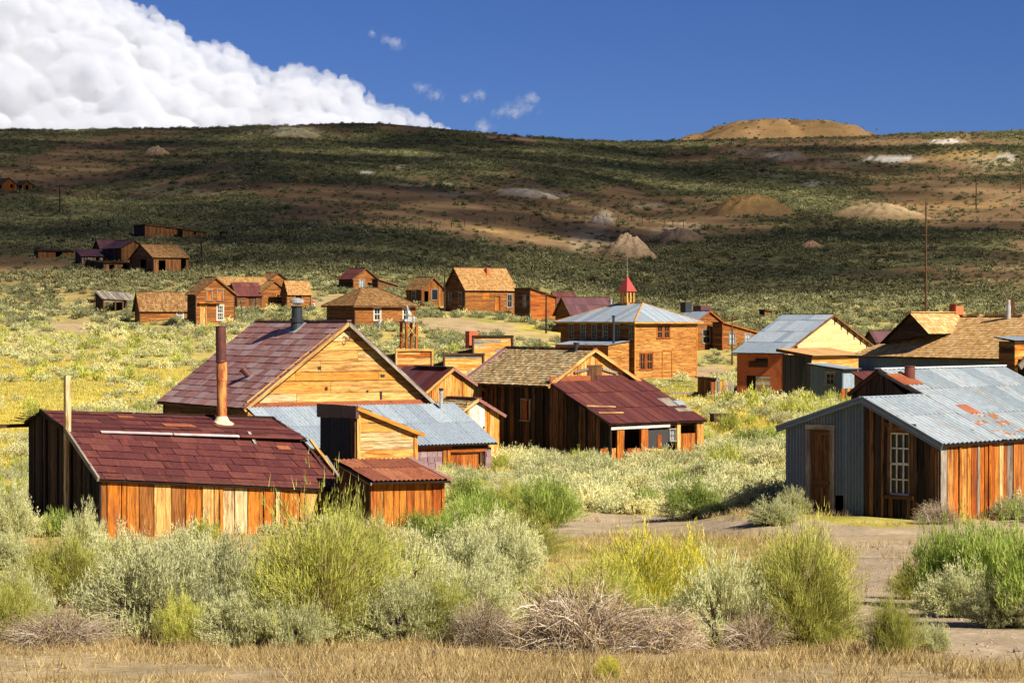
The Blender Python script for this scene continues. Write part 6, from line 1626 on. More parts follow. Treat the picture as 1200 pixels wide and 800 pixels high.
# houses between the school and the left
def mid_houses():
    b = house('hip_roofed_house', 'square clapboard house with brown hipped shingle roof', 'house', (416, 385, 272), 36, 486, 383, 358, (440, 338), 'hip', HB_H(W_HOUSE), HB_H(W_BROWN), SHING(W_SHBRN), oe=.5, hipw=(.34, .62, .5, .5), trim=W_BROWN,
              ops=[(438.5, 445.5, 361, 375), (472.5, 479, 362, 375)])
    win(b, 0, cols=2, rows=2, mat=W_WHITE, fw=.14); win(b, 1, cols=2, rows=2, mat=W_WHITE, fw=.14)
    s = box_part(b.root, 'doorstep', b.W * .40, b.W * .60, -.9, -.1, -.3, .05, W_GREY)
    b = house('gabled_house', 'long clapboard house with tan shingle roof and a thin brick chimney', 'house', (545, 366.5, 306), 40, 603, 522, 337, (531, 314), 'x', HB_H(W_HOUSE), HB_H(W_BROWN), SHING(W_SHHOUSE), oe=.35, of=.3, trim=W_BROWN,
              ops=[(580, 585.5, 347.5, 364), (594.5, 600, 345, 360)], opsl=[(526, 528.5, 343, 357), (538, 541, 343, 358)])
    dr(b, 0, W_ORANGE); win(b, 1, cols=2, rows=2); win(b, 0, True); win(b, 1, True)
    clad(b.root, 'patch_board', b.front, [(b.on_y(565, 355).x, b.on_y(565, 352).z), (b.on_y(573, 355).x, b.on_y(565, 352).z), (b.on_y(573, 355).x, b.on_y(565, 343).z), (b.on_y(565, 355).x, b.on_y(565, 343).z)], 'h', .25, mats=[(W_ORANGE, 1)], off=.04, joined=True)
    chimney(b, 572, 314, 330, b.D * .3, .45)
    b = house('flat_roofed_house', 'low clapboard house with roof sloping right beside the long tan roofed house', 'house', (621, 375, 297), 40, 651, 603, 337.5, None, 'sr', HB_H(W_REDB), HB_H(W_BROWN), SHEET(M_DARKROOF), eave_r=348, trim=W_DARK, opsl=[(613, 616.5, 346, 360)])
    win(b, 0, True, glass=P_GLASSPALE)
    b = house('maroon_roofed_house', 'low house with maroon metal roof just left of the schoolhouse', 'house', (668, 392, 282), 42, 722, 651, 366, (657, 348.5), 'x', HB_H(W_BROWN), HB_H(W_BROWN), SHEET(M_DARKROOF), oe=.3, trim=W_BROWN)
    stove(b, 716, 351, 362, b.D * .3, .12, M_PIPEGALV); stove(b, 692, 351, 358, b.D * .5, .09, P_BLACK)
    house('gabled_house', 'maroon roof of a house showing above the low maroon roofed house', 'house', (652, 372, 330), 42, 676, 644, 352, (650, 342.5), 'x', HB_H(W_BROWN), HB_H(W_BROWN), SHEET(M_MAROON), trim=W_BROWN)
    b = house('gabled_house', 'small plank house with gable front, dark doorway and window opening', 'house', (494, 359, 319), 40, 520, 476, 338, (509, 325), 'y', HB_V(W_HOUSE, .3, j=True), HB_V(W_BROWN, .3, j=True), SHING(W_SHBRN), trim=W_BROWN,
              ops=[(497, 502, 341, 357), (506, 512.5, 339.5, 351)], opsl=[(483, 487, 341, 352)])
    win(b, 1, cross=False, glass=P_GLASS); win(b, 0, True)
    b = house('gabled_house', 'small house with maroon metal roof and a pale window in its gable', 'house', (414, 342, 356), 40, 442, 397, 326, (427, 314.5), 'y', HB_H(W_HOUSE), HB_H(W_DARK), SHEET(M_MAROON), trim=W_BROWN, ops=[(421, 426.5, 328, 337)])
    win(b, 0, glass=P_GLASSPALE)
    c = house('side_wing', 'dark maroon roofed wing right of the small maroon roofed house', 'house', (443, 342, 357), 40, 465, 436, 327, None, 'sr', HB_H(W_BROWN), HB_H(W_DARK), SHEET(M_MAROON), eave_r=334, trim=W_BROWN)
    chimney(c, 451, 331, 336, c.D * .5, .8, W_ORANGE, 'vent_box')
    # left cluster
    b = house('two_storey_house', 'narrow two storey clapboard house with steep gable front', 'house', (230, 383, 300), 30, 274.5, 219.5, 343, (252, 325), 'y', HB_H(W_HOUSE), HB_H(W_DARK), SHING(W_SHBRN), oe=.35, of=.3, trim=W_BROWN,
              ops=[(242.5, 248, 340, 352), (255, 261, 340, 352), (254.5, 261.5, 358, 375), (235, 241, 358, 382)])
    win(b, 0, cross=False, glass=W_ORANGE); win(b, 1, cross=False, glass=W_ORANGE); win(b, 2, cols=3, rows=4, mat=W_WHITE); dr(b, 3, W_PALE, fm=W_GOLD)
    beam_part(b.root, 'porch_ledge', V((.2, -.25, b.on_y(240, 355).z)), V((b.W * .62, -.25, b.on_y(240, 355).z)), .5, .10, W_ORANGE)
    b = house('long_low_house', 'long low clapboard house with brown shingle roof left of the two storey house', 'house', (164, 378.5, 298), 34, 224, 158, 358.5, (158, 342.5), 'x', HB_H(W_HOUSE), HB_H(W_BROWN), SHING(W_SHBRN), oe=.35, trim=W_BROWN, ops=[(207.5, 214.5, 363, 376)])
    win(b, 0, cols=3, rows=4, mat=W_WHITE)
    b = Bld('ruined_shed', 'open collapsing grey shed left of the long low house', 'shed', 121, 366, 314, 30)
    W = b.on_y(158, 366).x; D = b.on_x(112, 366).y; z0 = b.on_y(121, 350).z; z1 = b.on_y(121, 340).z
    wall(b.root, b.left, [(0, -.6), (0, z0), (-D, z1), (-D, -.6)], HB_V(W_DARK, .35, j=True))
    plate(b.root, 'wall', back_of(D), [(-W, -.6), (-W * .55, -.6), (-W * .55, z1 * .7), (-W, z1 * .7)], W_DARK)
    for x in (.1, W * .38, W * .62, W - .1): beam_part(b.root, 'post', V((x, 0, -.6)), V((x, 0, z0)), .2, .2, W_BROWN)
    beam_part(b.root, 'beam', V((0, 0, z0 * .86)), V((W * .6, 0, z0 * .86)), .15, .35, W_GREY)
    roof(b.root, V((-.3, -.3, z0)), V((W + .2, -.3, z0 - .3)), V((W + .2, D, z1 - .4)), V((-.3, D, z1)), dict(name='roof_board', mode='v', w=.4, mats=[(W_GREY, 1)], gap=.05, joined=True, proud=.05))
    b.foot(0, W, 0, D)
    house('outhouse', 'tiny dark outhouse beside the collapsing grey shed', 'outhouse', (106, 360.5, 318), 30, 111, 103.5, 352, None, 'sf', HB_V(W_DARK, .3, j=True), HB_V(W_DARK, .3, j=True), SHEET(W_DARK), eave_r=351)
    b = house('low_link_house', 'low house with maroon roof right of the two storey house', 'house', (278, 364, 308), 34, 306, 268, 344.5, (268, 331.5), 'x', HB_H(W_BROWN), HB_H(W_BROWN), SHEET(M_MAROON), trim=W_BROWN, ops=[(288, 300, 347, 362)])
    clad(b.root, 'boarded_opening', b.front, [(b.O[0][0], b.O[0][2]), (b.O[0][1], b.O[0][2]), (b.O[0][1], b.O[0][3]), (b.O[0][0], b.O[0][3])], 'v', .4, mats=[(W_DARK, 2), (W_REDB, 1)], joined=True, off=-.1)
    b = house('gabled_house', 'clapboard house with gable front and wing, behind the black roof vent', 'house', (306, 361.5, 317), 34, 336, 299, 341, (323, 329), 'y', HB_H(W_HOUSE), HB_H(W_BROWN), SHING(W_SHHOUSE), oe=.3, trim=W_BROWN, ops=[(324, 332, 345, 358)])
    win(b, 0, cols=2, rows=2, mat=W_ORANGE)
    c = house('side_wing', 'right hand wing with tan shingle roof of the gable fronted house', 'house', (336.5, 361.5, 318), 34, 364, 330, 341.5, (345, 329), 'x', HB_H(W_HOUSE), HB_H(W_BROWN), SHING(W_SHHOUSE), oe=.3, of=.1, trim=W_BROWN, ops=[(346, 353.5, 345.5, 350)])
    win(c, 0, cross=False, mat=W_ORANGE)
    house('long_roofed_house', 'long tan roof seen behind the two storey house', 'house', (262, 352, 338), 34, 316, 250, 333, (258, 325.5), 'x', HB_H(W_HOUSE), HB_H(W_BROWN), SHING(W_SHHOUSE), trim=W_PALE)
    house('gabled_house', 'brown gable of the farthest house in the left cluster', 'house', (312, 341, 346), 38, 338, 300, 329, (324, 319.5), 'y', HB_H(W_HOUSE), HB_H(W_BROWN), SHING(W_SHBRN), trim=W_DARK)
    house('outhouse', 'tiny leaning outhouse alone in the scrub right of the schoolhouse', 'outhouse', (896, 373, 332), 38, 904, 889.5, 363, None, 'sr', HB_V(W_BROWN, .3, j=True), HB_V(W_DARK, .3, j=True), SHEET(W_DARK), eave_r=364)
    house('gabled_house', 'dark maroon roof peeping out behind the pale cream gable', 'house', (1026, 408, 232), 40, 1060, 1014, 398, (1018, 388), 'x', HB_H(W_BROWN), HB_H(W_BROWN), SHEET(M_DARKROOF), trim=W_DARK)
mid_houses()

# ruins on the slope
def ruins():
    b = house('ruined_mill_shed', 'long ruined plank shed with sloping roofline high on the left slope', 'ruined shed', (170, 279, 520), 30, 214, 157, 263, (178.5, 257), 'sr', HB_V(W_RUIN, .4, j=True), HB_V(W_DARK, .4, j=True), SHEET(M_DARKROOF), eave_r=268, oe=.1, trim=W_BROWN, ops=[(195, 199, 264.5, 268)])
    c = house('ruined_shed', 'low right hand end of the long ruined plank shed', 'ruined shed', (214.5, 279, 521), 30, 241, 208, 268.5, None, 'sr', HB_V(W_RUIN, .4, j=True), HB_V(W_DARK, .4, j=True), SHEET(W_DARK), eave_r=272, oe=.1, trim=W_BROWN, ops=[(227, 229.5, 272, 275)])
    b = house('ruined_barn', 'brown gabled barn of the ruined farm on the left slope', 'ruined barn', (142, 312, 424), 34, 171, 120, 290, (160, 281.5), 'y', HB_V(W_RUIN, .4, j=True), HB_V(W_DARK, .4, j=True), SHEET(M_DARKROOF), trim=W_DARK)
    b = house('ruined_house', 'brown shingle roofed house with black window holes on the left slope', 'ruined house', (180, 322.5, 418), 26, 221, 152, 301.5, (173, 286.5), 'x', HB_V(W_RUIN, .4, j=True), HB_H(W_RUIN, .3), SHING(W_SHBRN, .4), trim=W_DARK, ops=[(186, 194, 305, 317), (212, 218, 303, 321)], opsl=[(165, 171, 304, 316)])
    b = house('ruined_lean_to', 'grey and brown lean to left of the ruined barn', 'ruined shed', (96, 312, 422), 24, 141, 88, 300, None, 'sf', HB_V([(W_GREY, 2), (W_BROWN, 2)], .4, j=True), HB_V(W_DARK, .4, j=True), SHEET(M_DARKROOF), eave_r=292, trim=W_DARK, ops=[(112, 116, 302, 310), (101, 106, 304, 310)])
    house('ruined_lean_to', 'low broken plank building in front of the ruined barn', 'ruined shed', (122, 319, 414), 24, 153, 100, 308, None, 'sf', HB_V(W_BROWN, .4, j=True), HB_V(W_DARK, .4, j=True), SHEET(W_DARK), eave_r=305, trim=W_DARK, ops=[(128, 134, 310, 318), (144, 149, 309, 318)])
    house('low_plank_shed', 'long low plank shed at the left end of the ruined farm', 'ruined shed', (45, 303, 432), 18, 86, 40, 294, None, 'sf', HB_V(W_RUIN, .4, j=True), HB_V(W_DARK, .4, j=True), SHEET(W_DARK), eave_r=292, trim=W_DARK, ops=[(65, 73, 295, 301)])
    house('gabled_ruin', 'dark gabled house at the left edge high on the slope', 'ruined house', (2, 225, 700), 30, 20, -10, 216, (9, 208.5), 'y', HB_V(W_REDB, .5, j=True), HB_V(W_DARK, .5, j=True), SHEET(W_BROWN), trim=W_DARK, ops=[(12, 15, 216, 220)])
    house('gabled_ruin', 'small brown ruin right of the dark gabled house high on the left slope', 'ruined house', (26, 224, 698), 30, 38, 16, 216, (32, 211.5), 'y', HB_V(W_RUIN, .5, j=True), HB_V(W_DARK, .5, j=True), SHEET(W_BROWN), trim=W_DARK, ops=[(30, 33, 217, 223)])
    house('outhouse', 'tiny dark hut right of the long ruined plank shed', 'outhouse', (261, 278, 523), 30, 267, 258, 272, None, 'sf', HB_V(W_BROWN, .4, j=True), HB_V(W_DARK, .4, j=True), SHEET(W_DARK), eave_r=271.5)
    house('maroon_roofed_ruin', 'maroon roof behind the ruined barn on the left slope', 'ruined house', (118, 303, 440), 30, 150, 110, 291, (114, 281), 'x', HB_V(W_BROWN, .4, j=True), HB_V(W_DARK, .4, j=True), SHEET(M_DARKROOF), trim=W_DARK)
ruins()

# false fronts and the tower between the barn and the shingled house
def false_fronts():
    def ff(label, A, yaw, right, left, top, m, dz, h=None, roofm=None, pan=None):
        b = Bld('false_front_shop', label, 'shop', *A, yaw)
        W = b.on_y(right, top).x; D = b.on_x(left, A[1]).y if left else 4.0
        z = b.on_y(A[0], top).z; zr = z - dz
        clad(b.root, 'board', b.front, [(0, -.6), (W, -.6), (W, z), (0, z)], 'h', .22, mats=m, gap=.006, lap=.012, length=2.5)
        plate(b.root, 'wall', b.front, [(0, -.6), (W, -.6), (W, z), (0, z)], W_BROWN, -.03, .06)
        for P, Q in ((V((0, -.05, -.6)), V((0, -.05, z))), (V((W, -.05, -.6)), V((W, -.05, z))), (V((-.08, -.07, z + .05)), V((W + .08, -.07, z + .05)))):
            beam_part(b.root, 'front_trim', P, Q, .12, .16, W_DARK if pan is None else pan)
        wall(b.root, b.left, [(0, -.6), (0, zr), (-D, zr - .4), (-D, -.6)], HB_V(W_BROWN, .3, j=True))
        plate(b.root, 'wall', right_of(W), [(0, -.6), (D, -.6), (D, zr - .4), (0, zr)], W_BROWN)
        plate(b.root, 'wall', back_of(D), [(-W, -.6), (0, -.6), (0, zr - .4), (-W, zr - .4)], W_BROWN)
        roof(b.root, V((W + .1, .0, zr)), V((W + .1, D + .2, zr - .4)), V((-.1, D + .2, zr - .4)), V((-.1, .0, zr)), SHEET(roofm or M_MAROON)) if False else \
        roof(b.root, V((-.15, D + .2, zr - .3)), V((-.15, .05, zr - .3)), V((W + .1, .05, zr)), V((W + .1, D + .2, zr)), SHEET(roofm or M_MAROON))
        b.foot(0, W, 0, D); b.W, b.D, b.z = W, D, z
        return b
    ff('shop with a red streaked board false front right behind the barn peak', (464, 520, 150), 26, 506, 440, 411, [(W_REDB, 3), (W_PALE, 1)], .15, pan=W_PALE)
    ff('shop with a low tan board false front behind the maroon roofed gable', (520, 505, 162), 26, 566, 505, 416, [(W_GREY, 1), (W_GOLD, 2)], .4)
    b = ff('shop with a tall tan board false front behind the shingled roof', (554, 500, 168), 26, 600, 536, 395, [(W_GOLD, 1), (W_PALE, 1), (W_GREY, 1)], .8)
    chimney(b, 555, 388, 408, .9, .7, M_CHIM)
    # wooden tower carrying old white machinery
    d = 205.0; g = on_ground(479, d)
    t = bpy.data.objects.new('wooden_tower', None); COL.objects.link(t); t.location = g; t.rotation_euler = (0, 0, math.radians(30)); tag(t, 'red painted four legged timber tower carrying white machinery', 'tower')
    m = F / d; top = at(479, 378, d).z - g.z; hw = 6.6 / m
    for i in (-1, 1):
        for j in (-1, 1): beam_part(t, 'leg', V((i * hw, j * hw, -.4)), V((i * hw, j * hw, top)), .2, .2, W_REDB)
    box_part(t, 'platform', -hw - .15, hw + .15, -hw - .15, hw + .15, top, top + .12, W_GREY)
    for z0, z1 in ((top - 1.3, top - .1),):
        for s in (-1, 1):
            beam_part(t, 'brace', V((-hw * s, -hw - .05, z0)), V((hw * s, -hw - .05, z1)), .09, .05, W_PALE); beam_part(t, 'brace', V((hw + .05, -hw * s, z0)), V((hw + .05, hw * s, z1)), .05, .09, W_PALE)
    a = Acc(); a.box((0, 0, top + .30), ((.22, 0, 0), (0, .25, 0), (0, 0, .22))); a.box((-.35, 0, top + .22), ((.16, 0, 0), (0, .2, 0), (0, 0, .10)))
    a.lathe((0, -.25, top + .75), (0, .25, top + .75), [(0, .10), (.08, .22), (.42, .22), (.5, .10)], 12); a.beam((-.05, 0, top + .9), (-.16, 0, top + 1.5), .12, .12); a.lathe((.5, 0, top + .12), (.5, 0, top + .6), [(0, .14), (.3, .16), (.42, .10)], 10)
    a.obj('machinery', M_PIPEGALV, t)
false_fronts()

# ------------------------------------------------------------------ poles and posts
def pole(label, px, py0, py1, arms=(), w=.28, d=None, group='utility poles', step=None, lean=0):
    g = at_ground(px, py1) if d is None else on_ground(px, d)
    top = at(px, py0, g.y).z - g.z
    p = bpy.data.objects.new('utility_pole', None); COL.objects.link(p); p.location = g; tag(p, label, 'pole', group)
    pipe_part(p, 'pole', V((0, 0, -.5)), V((lean * top, 0, top)), [(0, w / 2), (top + .5, w * .32)], W_DARK, 10)
    for (f, L) in arms: beam_part(p, 'cross_arm', V((-L / 2, -.15, top * f)), V((L / 2, -.15, top * f)), .11, .11, W_BROWN)
    if step:
        a = Acc(); a.lathe((0.0, -.22, top * step), (0, -.22, top * step + .8), [(0, .2), (.8, .2)], 10); a.obj('transformer', P_BLACK, p)
    return p
pole('tallest pole, standing against the slope behind the orange tan barn roof', 1085, 237, 347, [(.72, 1.0), (.42, .8)], .40, 340)
pole('tall thin pole on the slope near the right edge', 1144, 207, 248, [], .5)
pole('thin pole cut by the right edge of the slope', 1196, 185, 226, [], .5)
pole('thin pole on the left slope beside the ruined farm', 236, 280, 307, [(.96, 1.2)], .35)
pole('thin pole high on the left slope', 70, 217, 249, [(.95, 1.2)], .45)
pole('pole in front of the low house with the sloping roof', 640, 344, 391, [(.97, 1.2)], .26)
pole('pole standing on the roadside left of the red walled building', 858, 370, 428, [(.98, 1.2)], .24)
pole('pole at the left end of the long house with the tan roof', 521, 317, 365, [], .24)
pole('short stump of a pole on the left slope above the ruins', 127, 258, 267, [], .6)
pole('thin leaning white stick right of the two storey house', 285, 352, 372, [], .14, lean=-.15)
# old fence posts across the slope
for k in range(34):
    px = 400 + k * 13 + random.uniform(-3, 3); py = 258 + 24 * math.sin(k * .21) * .3 + k * .25
    g = at_ground(px, py); h = random.uniform(1.2, 2.0)
    a = Acc(); a.beam(V((0, 0, -.3)), V((random.uniform(-.1, .1), 0, h)), .17, .17); o = a.obj('fence_post', W_DARK); o.location = g
    tag(o, 'dark fence post in the line across the bare slope', 'fence post', 'fence posts across the bare slope')
# ------------------------------------------------------------------ visitors
def person(label, px, py, top, shirt, trousers, skin=(.45, .27, .18), hair=(.05, .03, .02), face=0.0, step=.12, d=None):
    g = at_ground(px, py) if d is None else on_ground(px, d)
    H = at(px, top, g.y).z - g.z; H = min(max(H, 1.5), 1.85); s = H / 1.75
    root = bpy.data.objects.new('person', None); COL.objects.link(root); root.location = g; root.rotation_euler = (0, 0, face); root.scale = (s, s, s); tag(root, label, 'person')
    J = [(0, 0, .92, .13, .10), (0, .01, 1.12, .125, .09), (0, .01, 1.36, .15, .10), (0, 0, 1.47, .055, .055), (0, -.01, 1.55, .07, .08), (0, -.015, 1.64, .078, .095), (0, -.01, 1.72, .05, .06),
         (.10, 0, .86, .088, .088), (.11, -step, .48, .06, .062), (.11, -step * .4, .09, .04, .042), (.12, -step * .4 - .13, .03, .04, .03),
         (-.10, 0, .86, .088, .088), (-.11, step * .3, .48, .06, .062), (-.11, step * 1.3, .10, .04, .042), (-.12, step * 1.3 - .12, .03, .04, .03),
         (.20, .01, 1.38, .055, .055), (.25, .03, 1.12, .042, .042), (.26, -.05, .90, .032, .032), (.26, -.08, .80, .035, .022),
         (-.20, .01, 1.38, .055, .055), (-.25, .03, 1.12, .042, .042), (-.26, -.05, .90, .032, .032), (-.26, -.08, .80, .035, .022)]
    E = [(0, 1), (1, 2), (2, 3), (3, 4), (4, 5), (5, 6), (0, 7), (7, 8), (8, 9), (9, 10), (0, 11), (11, 12), (12, 13), (13, 14), (2, 15), (15, 16), (16, 17), (17, 18), (2, 19), (19, 20), (20, 21), (21, 22)]
    def skin_mesh(name, idx, edges, mat, grow, root_i=0):
        me = bpy.data.meshes.new(name); mp = {k: i for i, k in enumerate(idx)}
        me.from_pydata([J[k][:3] for k in idx], [(mp[a], mp[b]) for a, b in edges], [])
        o = link(name, me, root, [mat])
        md = o.modifiers.new('skin', 'SKIN'); sub = o.modifiers.new('smooth', 'SUBSURF'); sub.levels = 1; sub.render_levels = 2
        if not me.skin_vertices: bpy.context.view_layer.update()
        for k, i in mp.items():
            me.skin_vertices[0].data[i].radius = (J[k][3] * grow + (.012 if grow > 1 else 0), J[k][4] * grow + (.012 if grow > 1 else 0))
        me.skin_vertices[0].data[root_i].use_root = True
        return o
    def pm(n_, c): return plain(n_, c, .8, .1)
    mats = [pm('person_skin', skin), pm('person_shirt', shirt), pm('person_trousers', trousers), pm('person_hair', hair)]
    try:
        me = bpy.data.meshes.new('body')
        skin_mesh('body', list(range(23)), E, mats[0], 1.0)
        skin_mesh('shirt', [0, 1, 2, 15, 16, 19, 20], [(0, 1), (1, 2), (2, 15), (15, 16), (2, 19), (19, 20)], mats[1], 1.12)
        skin_mesh('trousers', [0, 7, 8, 9, 11, 12, 13], [(0, 7), (7, 8), (8, 9), (0, 11), (11, 12), (12, 13)], mats[2], 1.12)
    except Exception as ex:
        print('person skin failed', ex)
    a = Acc(); n = 10
    a.lathe((0, .015, 1.60), (0, .0, 1.78), [(0, .085), (.06, .095), (.11, .085), (.15, .05), (.165, .01)], 12); a.obj('hair', mats[3], root, True)
    f = Acc()
    f.box((0, -.108, 1.635), ((.012, 0, 0), (0, .018, 0), (0, 0, .018))); f.box((.03, -.098, 1.655), ((.012, 0, 0), (0, .006, 0), (0, 0, .006))); f.box((-.03, -.098, 1.655), ((.012, 0, 0), (0, .006, 0), (0, 0, .006)))
    f.box((0, -.095, 1.595), ((.022, 0, 0), (0, .006, 0), (0, 0, .005))); o = f.obj('face', mats[3], root); o['kind'] = 'stuff'
    # hands: palm with four fingers and a thumb
    for sx in (1, -1):
        h = Acc(); c = V((sx * .26, -.09, .78))
        h.box(c, ((.014, 0, 0), (0, .040, 0), (0, -.008, -.045)))
        for q in range(4): h.beam(c + V((0, -.030 + q * .020, -.045)), c + V((-sx * .012, -.040 + q * .020, -.115 + abs(q - 1.5) * .012)), .016, .016)
        h.beam(c + V((0, -.040, .01)), c + V((-sx * .01, -.072, -.045)), .018, .018)
        o = h.obj('hand', mats[0], root); o['kind'] = 'stuff'
person('person in red top and white shorts walking on the road by the left houses', 367.5, 362.5, 350, (.50, .03, .03), (.6, .58, .55), face=.5)
person('person in a red shirt standing at the dark side of the hip roofed house', 402.5, 381.5, 368, (.45, .02, .025), (.05, .05, .07), face=1.2)
person('person in pale clothes by the window of the hip roofed house', 444.5, 388, 376, (.6, .62, .66), (.35, .38, .45), face=-.6)

# ------------------------------------------------------------------ plants set out: first the ones standing alone in front, then the scrub
def near_plants():
    P = plant
    P('dead_brush', DEAD_HI[0], 'sprawling bleached dead brush lying at the left edge of the foreground', 62, 756, 48, 150, 'dead shrub')
    P('sagebrush', SAGE_HI[0], 'grey green sagebrush at the left edge in front of the dead brush', 22, 738, 80, 90, 'shrub')
    P('rabbitbrush', RAB_HI[0], 'yellow green rabbitbrush in front of the dark end of the red roofed shed', 78, 712, 96, 120, 'shrub')
    P('sagebrush', SAGE_HI[1], 'tall thin grey sagebrush against the dark plank end of the red roofed shed', 98, 668, 78, 60, 'shrub')
    P('dry_based_sagebrush', SAGE_DRY[0], 'wide pale sagebrush with bare dark stems in front of the orange planks', 180, 745, 122, 180, 'shrub')
    P('sagebrush', SAGE_HI[2], 'pale grey sagebrush behind the wide one, under the left end of the orange planks', 135, 700, 84, 110, 'shrub')
    P('dry_based_sagebrush', SAGE_DRY[1], 'broad silvery sagebrush below the middle of the orange planks', 258, 740, 130, 150, 'shrub')
    P('sagebrush', SAGE_HI[0], 'silvery sagebrush touching the right half of the orange planks', 222, 695, 82, 130, 'shrub')
    P('straw_rabbitbrush', RAB_STRAW[0], 'tallest rabbitbrush with straw stems and green top beside the orange planks', 378, 752, 180, 205, 'shrub')
    P('straw_rabbitbrush', RAB_STRAW[1], 'green topped rabbitbrush leaning right in front of the small rusty roofed shed', 425, 735, 150, 110, 'shrub')
    P('sagebrush', SAGE_HI[1], 'small sagebrush at the foot of the tallest rabbitbrush', 345, 760, 62, 84, 'shrub')
    P('dry_based_sagebrush', SAGE_DRY[0], 'low sagebrush with a bare brown base left of centre in front', 290, 757, 76, 120, 'shrub')
    P('sagebrush', SAGE_HI[2], 'pale sagebrush right of the small rusty roofed shed', 535, 712, 96, 150, 'shrub')
    P('sagebrush', SAGE_HI[0], 'pale sagebrush directly below the small rusty roofed shed', 478, 715, 100, 120, 'shrub')
    P('dry_based_sagebrush', SAGE_DRY[1], 'straw coloured sagebrush in front of the small rusty roofed shed', 470, 752, 88, 120, 'shrub')
    P('sagebrush', SAGE_HI[1], 'round pale sagebrush between the rusty roofed shed and the dirt track', 585, 690, 80, 110, 'shrub')
    P('dead_brush', DEAD_HI[1], 'dark dead brush in the gap at the middle of the foreground', 565, 757, 62, 80, 'dead shrub')
    P('dry_based_sagebrush', SAGE_DRY[0], 'pale sagebrush just behind the dark dead brush at the middle', 555, 742, 92, 120, 'shrub')
    P('rabbitbrush', RAB_HI[0], 'yellow green rabbitbrush left of the dark dead brush', 520, 752, 84, 80, 'shrub')
    P('rabbitbrush', RAB_HI[1], 'yellow green rabbitbrush at the left edge of the foreground', 12, 752, 92, 80, 'shrub')
    P('rabbitbrush', RAB_HI[0], 'yellow green rabbitbrush between the two wide pale sagebrushes', 212, 758, 70, 70, 'shrub')
    P('rabbitbrush', RAB_HI[1], 'yellow green rabbitbrush behind the bleached dead brush', 640, 738, 74, 110, 'shrub')
    P('dead_brush', DEAD_HI[0], 'large bleached dead brush with bare sticks at the middle front', 676, 764, 98, 170, 'dead shrub')
    P('straw_rabbitbrush', RAB_STRAW[0], 'straw coloured rabbitbrush rising out of the large dead brush', 700, 752, 108, 150, 'shrub')
    P('flowering_rabbitbrush', RAB_FLO[0], 'yellow flowering rabbitbrush above the large dead brush', 752, 746, 136, 130, 'shrub')
    P('flowering_rabbitbrush', RAB_FLO[1], 'yellow flowering rabbitbrush right of the first flowering one', 805, 744, 124, 110, 'shrub')
    P('dead_brush', DEAD_HI[1], 'brown dead brush under the yellow flowering rabbitbrush', 775, 763, 62, 110, 'dead shrub')
    P('dry_based_sagebrush', SAGE_DRY[0], 'grey green sagebrush with brown base left of the big round rabbitbrush', 848, 757, 118, 120, 'shrub')
    P('straw_rabbitbrush', RAB_STRAW[1], 'big round rabbitbrush with splayed straw stems beside the dirt track', 938, 756, 150, 150, 'shrub')
    P('green_rabbitbrush', RAB_HI[0], 'green upper growth of rabbitbrush standing just behind the big round one', 942, 735, 132, 110, 'shrub')
    P('rabbitbrush', RAB_HI[1], 'low green rabbitbrush against the foot of the big round one', 968, 758, 42, 60, 'shrub')
    P('dead_brush', DEAD_HI[0], 'bare twiggy brush at the left foot of the big round rabbitbrush', 885, 761, 56, 80, 'dead shrub')
    P('rabbitbrush', RAB_HI[0], 'small rabbitbrush standing alone at the edge of the bare dirt', 1047, 770, 82, 62, 'shrub')
    P('sagebrush', SAGE_HI[1], 'very small sagebrush right of the lone rabbitbrush by the bare dirt', 1092, 765, 42, 44, 'shrub')
    P('flowering_rabbitbrush', RAB_FLO[0], 'tiny yellow flowering plant in the dry grass at the bottom edge', 713, 797, 34, 32, 'plant')
    P('green_rabbitbrush', GREEN_HI[0], 'tall green rabbitbrush at the left of the clump by the right edge', 1110, 712, 108, 90, 'shrub')
    P('green_rabbitbrush', GREEN_HI[1], 'bright green rabbitbrush of the clump at the right edge', 1165, 715, 118, 120, 'shrub')
    P('green_rabbitbrush', GREEN_HI[0], 'bright green rabbitbrush cut by the right edge of the view', 1210, 735, 130, 110, 'shrub')
    P('sagebrush', SAGE_HI[2], 'dark grey green sagebrush low in front of the green clump at right', 1125, 722, 66, 110, 'shrub')
    P('rabbitbrush', RAB_HI[1], 'small rabbitbrush on the left flank of the green clump at right', 1068, 702, 50, 50, 'shrub')
    P('sagebrush', SAGE_HI[0], 'sagebrush with yellow tips low at the right end of the green clump', 1175, 735, 66, 90, 'shrub')
    P('green_rabbitbrush', GREEN_HI[1], 'bright green rabbitbrush right of the brown plank door', 552, 608, 54, 60, 'shrub')
    P('green_rabbitbrush', GREEN_HI[0], 'green rabbitbrush in the middle, left of the dirt track', 640, 618, 64, 84, 'shrub')
    P('rabbitbrush', RAB_HI[0], 'green rabbitbrush between the two brighter green ones', 600, 606, 46, 60, 'shrub')
    P('green_rabbitbrush', GREEN_HI[1], 'green rabbitbrush above the bend of the dirt track', 812, 606, 46, 70, 'shrub')
    P('sagebrush', SAGE_HI[1], 'rounded sagebrush beside the corner of the blue grey corrugated wall', 905, 616, 34, 60, 'shrub')
    P('sagebrush', SAGE_HI[0], 'sagebrush at the foot of the blue grey corrugated wall', 928, 604, 36, 40, 'shrub')
    P('dead_brush', DEAD_HI[1], 'bare twiggy brush against the sunlit planks of the corrugated roofed shed', 1098, 614, 30, 50, 'dead shrub')
    P('sagebrush', SAGE_HI[2], 'sagebrush against the orange planks near the right edge', 1188, 608, 30, 62, 'shrub')
    P('sagebrush', SAGE_HI[2], 'tall sagebrush left of the dark plank end at the left edge', 12, 636, 72, 60, 'shrub')
    P('sagebrush', SAGE_HI[0], 'brown green sagebrush at the left edge below the dark plank end', 12, 668, 48, 60, 'shrub')
